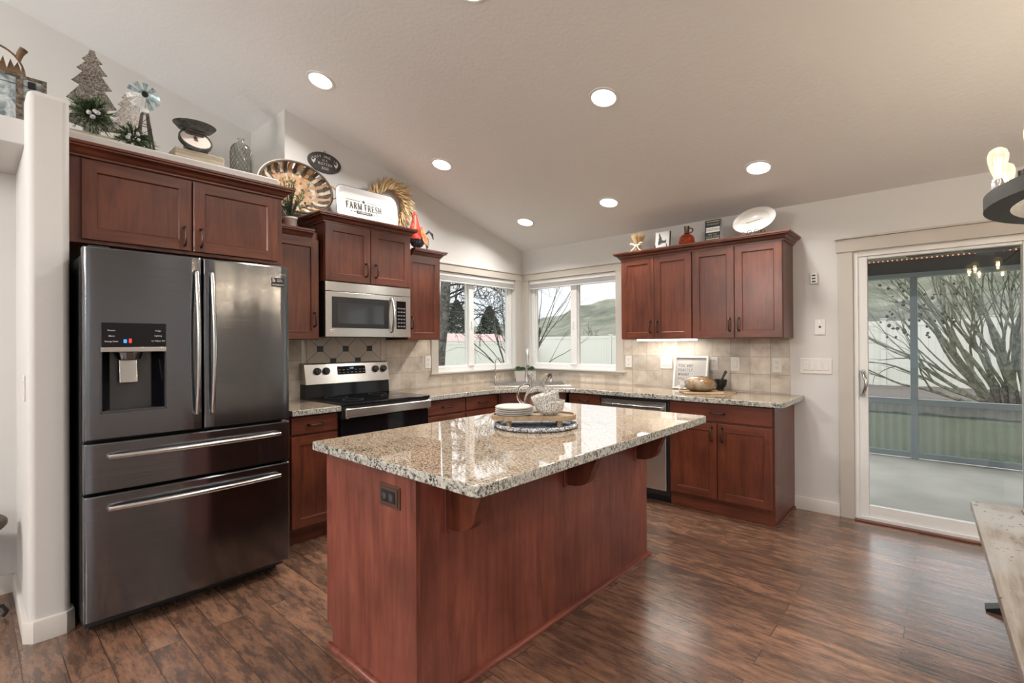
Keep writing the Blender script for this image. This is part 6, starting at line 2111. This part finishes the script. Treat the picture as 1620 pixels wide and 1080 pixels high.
for k in range(4):
    R_ = .085
    mb = MB(T(pc.x, pc.y, PZ + .0005 + k * .0105)); mb.lathe([(0, 0), (.055, 0), (.060, .001), (R_ + .012, .013), (R_ + .014, .016), (R_ + .011, .017), (.064, .006), (0, .005)], seg=44)
    tag(mb.build('plate', 'white', loc=(pc.x, pc.y, PZ + k * .0105)), PLATES[k], 'plate', 'white plates stacked on the serving board')
mb = MB(T(pc.x, pc.y, PZ + .0005 + 4 * .0105 + .006)); mb.lathe([(0, 0), (.092, 0), (.094, .002), (.092, .004), (0, .004)], seg=44)
tag(mb.build('place_mat', 'twine', loc=(pc.x, pc.y, PZ + .05)), 'round beige disc lying on top of the white plates', 'mat')
bc = Mtr @ Vector((.082, 0, 0))
def bowl(Mx, label, name='bowl', R_=1.0):
    pr = [(0, 0), (.030, 0), (.034, .004), (.057, .016), (.072, .036), (.079, .078), (.076, .079), (.070, .042), (.055, .020), (.030, .008), (0, .006)]
    mb = MB(Mx); mb.lathe([(r * R_, z) for r, z in pr], seg=36)
    return tag(mb.build(name, 'spots', loc=tuple(Mx.translation)), label, 'bowl', 'black speckled white bowls on the serving board')
bowl(T(bc.x, bc.y, PZ + .0005), 'lower upright speckled bowl on the right of the serving board')
tilt_b = R(TA, 'Z') @ R(-.26, 'Y') @ R(-TA, 'Z')
bowl(T(bc.x - .004, bc.y - .004, PZ + .036) @ tilt_b, 'upper speckled bowl tilted inside the other bowl', R_=.93)
# glass pitcher
GC = Vector((1.945, -2.135, CT + .0005))
t = thing('glass_pitcher', 'clear glass pitcher with loop handle behind the serving board', 'pitcher', tuple(GC))
pr = [(0, .004), (.060, .004), (.078, .016), (.086, .05), (.084, .085), (.070, .125), (.052, .160), (.046, .185), (.054, .215), (.066, .238)]
mb = MB(T(*GC)); mb.lathe(pr + [(max(0, r - .0035), z + (.006 if i < 2 else 0)) for i, (r, z) in list(enumerate(pr))[::-1]], seg=40)
lipd = Vector((math.cos(TA), math.sin(TA), 0))
for v in mb.bm.verts:
    q = v.co - GC
    if q.z > .18:
        s_ = max(0.0, q.normalized().dot(lipd) if q.length else 0)
        xy = Vector((q.x, q.y, 0))
        d_ = max(0, xy.normalized().dot(lipd)) ** 6 if xy.length > 1e-6 else 0
        f = (q.z - .18) / .058
        v.co += lipd * .030 * d_ * f + Vector((0, 0, .010 * d_ * f))
mb.build('body', 'glass', t, smooth=60)
Mg = T(*GC) @ R(TA, 'Z')
mb = MB(Mg); mb.tube([(-.050, 0, .168)] + bezier((-.056, 0, .172), (-.135, 0, .195), (-.140, 0, .07), (-.085, 0, .058), 12), .0085, 10); mb.build('handle', 'glass', t)

# ================================================================ outside: patio
M['concrete'] = plain('patio_concrete', (.46, .44, .40), .7, var=.32, vscale=2.2, bump=.1)
M['frameblue'] = plain('blue_grey_frame_paint', (.24, .29, .32), .45)
M['beam'] = plain('dark_beam', (.018, .019, .018), .6)
M['soffit'] = plain('green_grey_soffit', (.50, .57, .51), .7)
M['fence'] = plain('cream_vinyl_fence', (.60, .59, .535), .5)
M['lawn'] = plain('winter_lawn', (.105, .118, .062), .95, var=.35, vscale=2.5, bump=.4, bscale=40)
M['mulch'] = plain('bark_mulch', (.085, .072, .062), .95, var=.7, vscale=18, bump=1.0, bscale=25)
mb = MB(); mb.box(1.2, .165, -.16, 8.2, 3.10, -.06)
struct('trim_patio_slab', mb, 'concrete', 'grey concrete patio floor')
mb = MB(); mb.box(1.2, .17, 2.56, 8.2, 3.35, 2.66)
for x in (2.0, 3.2, 4.4, 5.6, 6.8):
    mb.box(x - .006, .17, 2.552, x + .006, 3.3, 2.561)
struct('trim_patio_roof', mb, 'soffit', 'green grey patio ceiling')
t = thing('patio_beam', 'dark beam along the outer edge of the patio roof', 'beam', (4.7, 3.03, 2.12))
mb = MB(); mb.box(1.2, 2.98, 2.14, 8.2, 3.12, 2.309, .004); mb.build('upper_board', 'beam', t)
mb = MB(); mb.box(1.2, 3.0, 2.31, 8.2, 3.10, 2.559, .004); mb.build('fascia', 'soffit', t)
mb = MB(); mb.box(1.2, 2.95, 2.09, 8.2, 3.10, 2.139, .004); mb.build('lower_board', 'frameblue', t)
M['ropeglow'] = plain('rope_light_glow', (.9, .45, .25), .5, emis=(1, .42, .22), estr=1.1)
t = thing('rope_light', 'reddish rope light running along the patio beam', 'string light', (4.7, 2.95, 2.27))
mb = MB(); mb.tube([(1.3, 2.955, 2.30), (8.0, 2.955, 2.30)], .010, 6); mb.build('tube', plain('rope_tube', (.18, .07, .05), .4), t)
for k in range(70):
    mb = MB(); x = 2.55 + k * .045
    mb.ball((x, 2.944, 2.30), .0085, 6); mb.build('bulb', 'ropeglow', t)
# low screen wall with corrugated panels
t = thing('patio_screen_wall', 'low patio wall of blue-grey framing with corrugated translucent panels', 'screen wall', (4.5, 3.04, -.06))
for x in (2.20, 3.505, 4.81, 6.1, 7.4):
    mb = MB(); mb.box(x - .035, 3.00, -.06, x + .035, 3.07, 2.09, .004); mb.build('post', 'frameblue', t)
for z0, z1, nm in ((.585, .650, 'top_rail'), (-.045, .02, 'bottom_rail')):
    mb = MB(); mb.box(1.3, 3.005, z0, 8.0, 3.065, z1, .004); mb.build(nm, 'frameblue', t)
def corr():
    m, nt, b = new_mat('corrugated_plastic')
    b.inputs['Base Color'].default_value = (.20, .26, .245, 1)
    b.inputs['Roughness'].default_value = .25
    b.inputs['Alpha'].default_value = .70
    return m
M['corr'] = corr()
for a, b_ in ((1.3, 2.165), (2.235, 3.47), (3.54, 4.775), (4.845, 6.065), (6.135, 7.365)):
    mb = MB(); nx = int((b_ - a) / .0106)
    pr_ = None
    for i in range(nx + 1):
        x = a + (b_ - a) * i / nx
        y = 3.035 + .016 * math.sin(2 * PI * x / .085)
        cur = [mb.V((x, y, .02)), mb.V((x, y, .585))]
        if pr_:
            mb.F([pr_[0], cur[0], cur[1], pr_[1]])
        pr_ = cur
    mb.build('corrugated_panel', 'corr', t, fix=False)
# ceiling fan on the patio
t = thing('ceiling_fan', 'dark patio ceiling fan seen through the glass door', 'fan', (4.12, 2.0, 2.55))
mb = MB(); mb.tube([(4.12, 2.0, 2.31), (4.12, 2.0, 2.559)], .018, 8); mb.build('downrod', 'beam', t)
mb = MB(T(4.12, 2.0, 2.312)); mb.lathe([(0, -.002), (.10, -.002), (.11, -.05), (.19, -.075), (.20, -.10), (.14, -.125), (0, -.13)], seg=32); mb.build('motor', 'beam', t)
for k in range(5):
    a = .35 + k * 2 * PI / 5
    mb = MB(T(4.12, 2.0, 2.234) @ R(a, 'Z') @ R(.14, 'X')); mb.prism([(.19, -.03), (.26, -.058), (.64, -.068), (.66, -.05), (.66, .05), (.64, .068), (.26, .058), (.19, .03)], -.004, .004, .002); mb.build('blade', 'beam', t)

# ================================================================ outside: yard
def ground(x, y):
    """the yard falls away to the left"""
    z = -.12
    if x < -1: z -= min(.45, (-1 - x) * .035)
    return z
mb = MB()
gx = [-40 + 2.5 * i for i in range(33)]; gy = [-30 + 2.5 * i for i in range(29)]
g_ = [[mb.V((x, y, ground(x, y) - .01)) for y in gy] for x in gx]
for i in range(len(gx) - 1):
    for j in range(len(gy) - 1):
        xc, yc = gx[i] + 1.25, gy[j] + 1.25
        if -1 < xc < 8.0 and yc < 0.0 and yc > -10:
            continue
        mb.F([g_[i][j], g_[i + 1][j], g_[i + 1][j + 1], g_[i][j + 1]])
o = struct('lawn', mb, 'lawn', 'winter lawn round the house')
mb = MB()
rnd = random.Random(5)
nx, ny = 60, 40
gm = [[mb.V((-3 + 15 * i / nx, 8.0 + 6.36 * j / ny, -.10 + .05 * rnd.random() + .06 * min(1, j / 8))) for j in range(ny + 1)] for i in range(nx + 1)]
for i in range(nx):
    for j in range(ny):
        mb.F([gm[i][j], gm[i + 1][j], gm[i + 1][j + 1], gm[i][j + 1]])
o = mb.build('mulch', 'mulch', loc=(4.5, 11, -.1)); tag(o, 'dark bark mulch bed in front of the white fence', 'mulch', kind='stuff')

def fence(name, p0, p1, z0f, h, n, label):
    a, b = Vector((p0[0], p0[1], 0)), Vector((p1[0], p1[1], 0))
    d = (b - a).normalized(); ang = math.atan2(d.y, d.x); L_ = (b - a).length
    m_ = (a + b) / 2
    t = thing(name, label, 'fence', (m_.x, m_.y, z0f(m_.x, m_.y)))
    for k in range(n + 1):
        q = a + d * L_ * k / n; z0 = z0f(q.x, q.y)
        mb = MB(T(q.x, q.y, z0) @ R(ang, 'Z')); mb.box(-.065, -.065, 0, .065, .065, h + .06, .004)
        mb.prism([(-.085, -.085), (.085, -.085), (.085, .085), (-.085, .085)], h + .0605, h + .085); mb.build('post', 'fence', t)
    for k in range(n):
        q = a + d * L_ * (k + .5) / n; z0 = z0f(q.x, q.y)
        w2 = L_ / n / 2 - .066
        mb = MB(T(q.x, q.y, z0) @ R(ang, 'Z'))
        mb.box(-w2, -.022, .05, w2, .022, .20, .004); mb.box(-w2, -.022, h - .15, w2, .022, h, .004)
        nb = 14
        for i in range(nb):
            mb.box(-w2 + 2 * w2 * i / nb + .002, -.012, .2, -w2 + 2 * w2 * (i + 1) / nb - .002, .012, h - .15)
        mb.build('panel', 'fence', t)
    return t
fence('fence', (-2.6, 14.5), (9.6, 14.5), lambda x, y: -.10, 2.05, 5, 'white vinyl fence behind the shrub outside the glass door')
fence('fence', (-14.40, 18.2), (-2.2, 18.2), lambda x, y: -.28, 1.98, 5, 'cream vinyl fence outside the back window')
fence('fence', (-14.64, -6.2), (-14.64, 18.2), lambda x, y: -.56, 1.98, 10, 'cream vinyl fence outside the left window')

# bare trees and shrub
def branch(mb, p, d, L, r, depth, rnd, spread=.55, droop=0.0, seg=6, kids=(2, 3), shrink=.72, minr=.004, stop=None):
    pts, rs = [p.copy()], [r]
    n = 5
    q = p.copy(); dd = d.copy()
    for i in range(n):
        dd = (dd + Vector((rnd.uniform(-1, 1), rnd.uniform(-1, 1), rnd.uniform(-1, 1) + droop)) * .16).normalized()
        q = q + dd * (L / n)
        pts.append(q.copy()); rs.append(max(minr * .6, r * (1 - .45 * (i + 1) / n)))
    mb.tube(pts, rs, max(3, seg), cap=False)
    if depth <= 0:
        return
    for k in range(rnd.randint(*kids)):
        f = rnd.uniform(.35, 1.0)
        i = min(n - 1, int(f * n))
        s0 = pts[i].lerp(pts[i + 1], f * n - i if f < 1 else 1)
        nd = (dd + Vector((rnd.uniform(-1, 1), rnd.uniform(-1, 1), rnd.uniform(-.7, 1))) * spread).normalized()
        branch(mb, s0, nd, L * rnd.uniform(.55, .85), max(minr, rs[i] * .62), depth - 1, rnd, spread, droop, seg - 1, kids, shrink, minr)
    branch(mb, pts[-1], dd, L * .8, max(minr, rs[-1]), depth - 1, rnd, spread, droop, seg - 1, kids, shrink, minr)

# old tree outside the left window: leaning trunk, arching limb, net of twigs
t = thing('bare_tree', 'old bare tree with a dark leaning trunk outside the left window', 'tree', (-4.8, 2.7, -.4))
rnd = random.Random(14)
mb = MB()
tp = [Vector((-4.8, 2.60, -.45)), Vector((-4.8, 2.66, .6)), Vector((-4.8, 2.72, 1.2)), Vector((-4.8, 2.80, 1.75)), Vector((-4.8, 2.84, 2.1)), Vector((-4.8, 2.89, 2.84)), Vector((-4.85, 2.95, 3.8))]
mb.tube(tp, [.16, .13, .12, .115, .12, .12, .10], 10); mb.build('trunk', 'treebark', t)
mb = MB()
limb = [Vector((-4.78, 2.86, 2.22)), Vector((-4.75, 3.05, 2.20)), Vector((-4.72, 3.28, 2.02)), Vector((-4.70, 3.44, 1.78)), Vector((-4.70, 3.53, 1.50))]
mb.tube(limb, [.055, .045, .04, .034, .022], 7)
for k in range(5):
    branch(mb, limb[1 + k % 3], Vector((rnd.uniform(-.4, .4), rnd.uniform(-.2, .8), rnd.uniform(.2, 1))).normalized(), .5, .016, 2, rnd, .8)
mb.build('limb', 'treebark', t)
mb = MB()
for k in range(15):
    s0 = tp[4].lerp(tp[6], k / 15)
    branch(mb, s0, Vector((rnd.uniform(-.6, .6), rnd.uniform(.1, 1.0), rnd.uniform(-.3, .45))).normalized(), rnd.uniform(.55, .95), .026, 4, rnd, 1.0, droop=-.10, kids=(2, 3), minr=.006)
mb.build('branches', 'darktwig', t)
t = thing('bare_shrub', 'bare multi-stem shrub leaning at the right side of the left window', 'shrub', (-3.6, 4.2, -.35))
mb = MB(); rnd = random.Random(9)
for k in range(8):
    branch(mb, Vector((-3.6 + rnd.uniform(-.15, .15), 4.22 + rnd.uniform(-.12, .10), -.35)), Vector((rnd.uniform(-.2, .2), -.36 + .045 * k + rnd.uniform(-.05, .05), 1)).normalized(), 1.5, .028, 3, rnd, .42, kids=(1, 2))
mb.build('stems', 'treebark', t)
t = thing('young_tree', 'slender young bare tree outside the back window', 'tree', (-3.46, 4.5, -.2))
mb = MB(); rnd = random.Random(23)
yb = Vector((-3.50, 4.5, -.2))
mb.tube([yb, yb + Vector((.03, 0, .9)), yb + Vector((.10, 0, 1.5)), yb + Vector((.17, 0, 1.9))], [.036, .032, .028, .022], 7)
for k, (dx, f, L_) in enumerate(((.22, .75, 1.1), (.42, .80, 1.2), (.75, .70, 1.1), (-.12, .9, 1.0), (.10, 1.0, 1.1), (.30, 1.0, 1.0))):
    branch(mb, yb + Vector((.03 + .14 * (f - .45), 0, 1.9 * f)), Vector((dx, rnd.uniform(-.15, .15), 1)).normalized(), L_, .011, 2, rnd, .30, kids=(1, 2), minr=.0035)
mb.build('branches', 'darktwig', t)
# shrub of many stems outside the door
t = thing('large_shrub', 'large bare shrub with many upright stems outside the glass door', 'shrub', (4.85, 9.4, -.1))
rnd = random.Random(40)
for k in range(26):
    a = rnd.uniform(0, 2 * PI); q = rnd.uniform(.05, .5)
    b0 = Vector((4.85 + q * math.cos(a), 9.4 + q * math.sin(a) * .7, -.12))
    d = Vector((math.cos(a) * .30 * q / .3 - .10, math.sin(a) * .2, 1)).normalized()
    mb = MB(); branch(mb, b0, d, rnd.uniform(1.5, 2.0), rnd.uniform(.036, .058), 3, rnd, .30, kids=(1, 2), minr=.006)
    mb.build('stem', 'twig', t)
for k in range(4):
    a = 2.6 + .35 * k
    mb = MB(); b0 = Vector((4.6, 9.3, -.05)); d = Vector((-1.0, -.15 + .1 * k, .35 + .22 * k)).normalized()
    branch(mb, b0, d, 1.3, .05, 3, rnd, .5, kids=(1, 2), minr=.005); mb.build('stem', 'twig', t)
mb = MB()
for k in range(60):
    p_ = Vector((3.35 + rnd.uniform(-.75, .6), 9.3 + rnd.uniform(-.5, .5), 2.15 + rnd.uniform(-.75, .45)))
    mb.ball(p_, rnd.uniform(.018, .042), 8, 1, 1, rnd.uniform(.7, 1.4))
mb.build('dry_seed_heads', 'darktwig', t)
mb = MB(T(4.85, 9.4, -.12))
for k in range(22):
    a = rnd.uniform(0, 2 * PI); q = rnd.uniform(.1, .55)
    mb.tube([(q * math.cos(a), q * math.sin(a), 0), (q * math.cos(a) * 1.1, q * math.sin(a), rnd.uniform(.25, .6))], [.06, .045], 6)
mb.build('cut_stumps', 'treebark', t)

# evergreens and houses beyond the left fence
def evergreen(x, y, z0, H, r, seed, label):
    t = thing('evergreen_tree', label, 'tree', (x, y, z0))
    rnd = random.Random(seed)
    mb = MB(); mb.tube([(x, y, z0), (x, y, z0 + H * .5)], [.25, .12], 7); mb.build('trunk', 'treebark', t)
    mb = MB()
    for k in range(2600):
        f = rnd.random() ** .75
        rr_ = r * (1 - f) ** .7 * (0.55 + .5 * rnd.random()) * (1.0 if f > .12 else f / .12)
        a = rnd.uniform(0, 2 * PI)
        c_ = Vector((x + rr_ * math.cos(a), y + rr_ * math.sin(a), z0 + H * (.04 + .96 * f)))
        s_ = H * .035 * rnd.uniform(.5, 1.2)
        u_ = Vector((rnd.uniform(-1, 1), rnd.uniform(-1, 1), rnd.uniform(-.6, .6))).normalized() * s_
        v_ = Vector((rnd.uniform(-1, 1), rnd.uniform(-1, 1), rnd.uniform(-1, 1))).normalized() * s_
        mb.F([mb.V(c_ - u_), mb.V(c_ + v_ * .6), mb.V(c_ + u_), mb.V(c_ - v_ * .6)])
    mb.build('foliage', 'pinefar', t, smooth=0, fix=False)
M['pinefar'] = plain('dark_conifer', (.030, .042, .026), .9, var=.5, vscale=1.2)
evergreen(-36, 31.0, -.6, 6.6, 2.5, 1, 'broad dark evergreen behind the big trunk')
evergreen(-36, 36.0, -.6, 6.2, 2.4, 2, 'dark evergreen in the right half of the left window')
evergreen(-38, 27.0, -.6, 5.6, 2.3, 3, 'dark evergreen partly hidden behind the big trunk')
M['roofpink'] = plain('faded_red_roof', (.34, .225, .205), .8, var=.15)
M['siding'] = plain('pale_siding', (.46, .44, .41), .7)
t = thing('house', 'low pale house with a faded red roof beyond the left fence', 'house', (-30, 26.5, -.6))
mb = MB(); mb.box(-32, 21.5, -.6, -27, 30.0, 1.45); mb.build('wall', 'siding', t)
mb = MB(Matrix(((1, 0, 0, 0), (0, 0, 1, 0), (0, 1, 0, 0), (0, 0, 0, 1)))); mb.prism([(-32.4, 1.42), (-29.5, 2.12), (-26.6, 1.42), (-26.6, 1.52), (-29.5, 2.24), (-32.4, 1.52)], 21.1, 30.4); mb.build('roof', 'roofpink', t)
t = thing('far_tree', 'small round bare tree in front of the hills in the back window', 'tree', (-25, 42, -1))
mb = MB(); rnd = random.Random(77)
fb = Vector((-27.9, 44.0, -.6))
branch(mb, fb, Vector((0, 0, 1)), 1.35, .14, 4, rnd, 1.15, kids=(3, 4), minr=.02); mb.build('branches', 'treebark', t)
M['brush'] = plain('russet_brush', (.15, .085, .07), .95, var=.4, vscale=1)
for k, (bx, by, s_) in enumerate(((-27.5, 34.0, 1.0), (-38, 44, 1.2), (-18, 36, .8))):
    mb = MB(); rnd = random.Random(60 + k)
    for q in range(500):
        c_ = Vector((bx + rnd.gauss(0, 1.3) * s_, by + rnd.gauss(0, 1.0) * s_, -.5 + abs(rnd.gauss(0, 1.0)) * s_ * .9))
        u_ = Vector((rnd.uniform(-1, 1), rnd.uniform(-1, 1), rnd.uniform(-1, 1))).normalized() * .2 * s_
        v_ = u_.orthogonal().normalized() * .09
        mb.F([mb.V(c_ - u_), mb.V(c_ + v_), mb.V(c_ + u_), mb.V(c_ - v_)])
    o = mb.build('brush', 'brush', loc=(bx, by, -.6), smooth=0, fix=False)
    tag(o, ('russet brush beyond the back fence, near the young tree', 'russet brush beyond the back fence, farther off on the left', 'small russet brush beyond the back fence on the right')[k], 'bush')

# hills all along the back
def hill_mat():
    m, nt, b = new_mat('dry_hill_grass')
    tc = N(nt, 'ShaderNodeTexCoord')
    n1 = N(nt, 'ShaderNodeTexNoise', Scale=.045, Detail=10.0, Roughness=.62, Distortion=.5); nt.links.new(tc.outputs['Object'], n1.inputs['Vector'])
    rp = N(nt, 'ShaderNodeValToRGB'); e = rp.color_ramp.elements
    e[0].position, e[0].color = .36, (.066, .070, .060, 1); e[1].position, e[1].color = .64, (.185, .178, .142, 1)
    k = e.new(.5); k.color = (.115, .122, .090, 1)
    nt.links.new(n1.outputs['Fac'], rp.inputs[0]); nt.links.new(rp.outputs[0], b.inputs['Base Color']); b.inputs['Roughness'].default_value = 1.0
    b.inputs['Specular IOR Level'].default_value = .1
    return m
M['hill'] = hill_mat()
def hills(name, label, prof, d0, d1, seed):
    """prof: [(bearing in degrees clockwise from north, ridge elevation angle in degrees)] seen from the house"""
    mb = MB()
    na, nr = 150, 46
    a0, a1 = prof[0][0], prof[-1][0]
    rows = []
    for i in range(na + 1):
        a = a0 + (a1 - a0) * i / na
        for (p, e0), (q, e1) in zip(prof[:-1], prof[1:]):
            if p <= a <= q:
                f = (a - p) / (q - p); f = f * f * (3 - 2 * f)
                el = e0 + (e1 - e0) * f
                break
        row = []
        for j in range(nr + 1):
            s_ = j / nr
            d = d0 + (d1 - d0) * s_
            hgt = math.tan(math.radians(el)) * d1
            up = s_ / .8 if s_ < .8 else 1 - (s_ - .8) / .2 * .5
            sm = up * up * (3 - 2 * up) if s_ < .8 else up
            x, y = d * math.sin(math.radians(a)), d * math.cos(math.radians(a))
            nz = noise.fractal(Vector((x * .012 + seed, y * .012, 0)), 1.0, 2.0, 5) * .16
            gl = abs(noise.noise(Vector((a * .22 + seed, s_ * 1.2, 3.1)))) * .30
            row.append(mb.V((x + 3.8, y - 4.5, -2.0 + hgt * max(0, sm * (1 + nz - gl * (1 - up * .6)) ))))
        rows.append(row)
    for i in range(na):
        for j in range(nr):
            mb.F([rows[i][j], rows[i + 1][j], rows[i + 1][j + 1], rows[i][j + 1]])
    o = mb.build(name, 'hill', loc=(3.8, 200, -2), smooth=180)
    o['kind'] = 'structure'; o['label'] = label
hills('trim_hills', 'dry green-brown hills beyond the yard', [(-75, 1.2), (-52, 1.6), (-42, 2.2), (-37, 2.8), (-33.5, 3.9), (-30, 4.6), (-24, 5.6), (-10, 6.5), (-4, 5.2), (-2, 5.6), (1, 8.2), (6, 11.0), (16, 12.0), (30, 10.0), (45, 8.0)], 120, 420, 1.3)
hills('trim_far_hills', 'higher hills farther off', [(-75, 1.0), (-45, 2.0), (-20, 5.0), (-8, 7.6), (-3, 8.1), (1, 7.4), (6, 6.0), (45, 5)], 480, 800, 7.7)
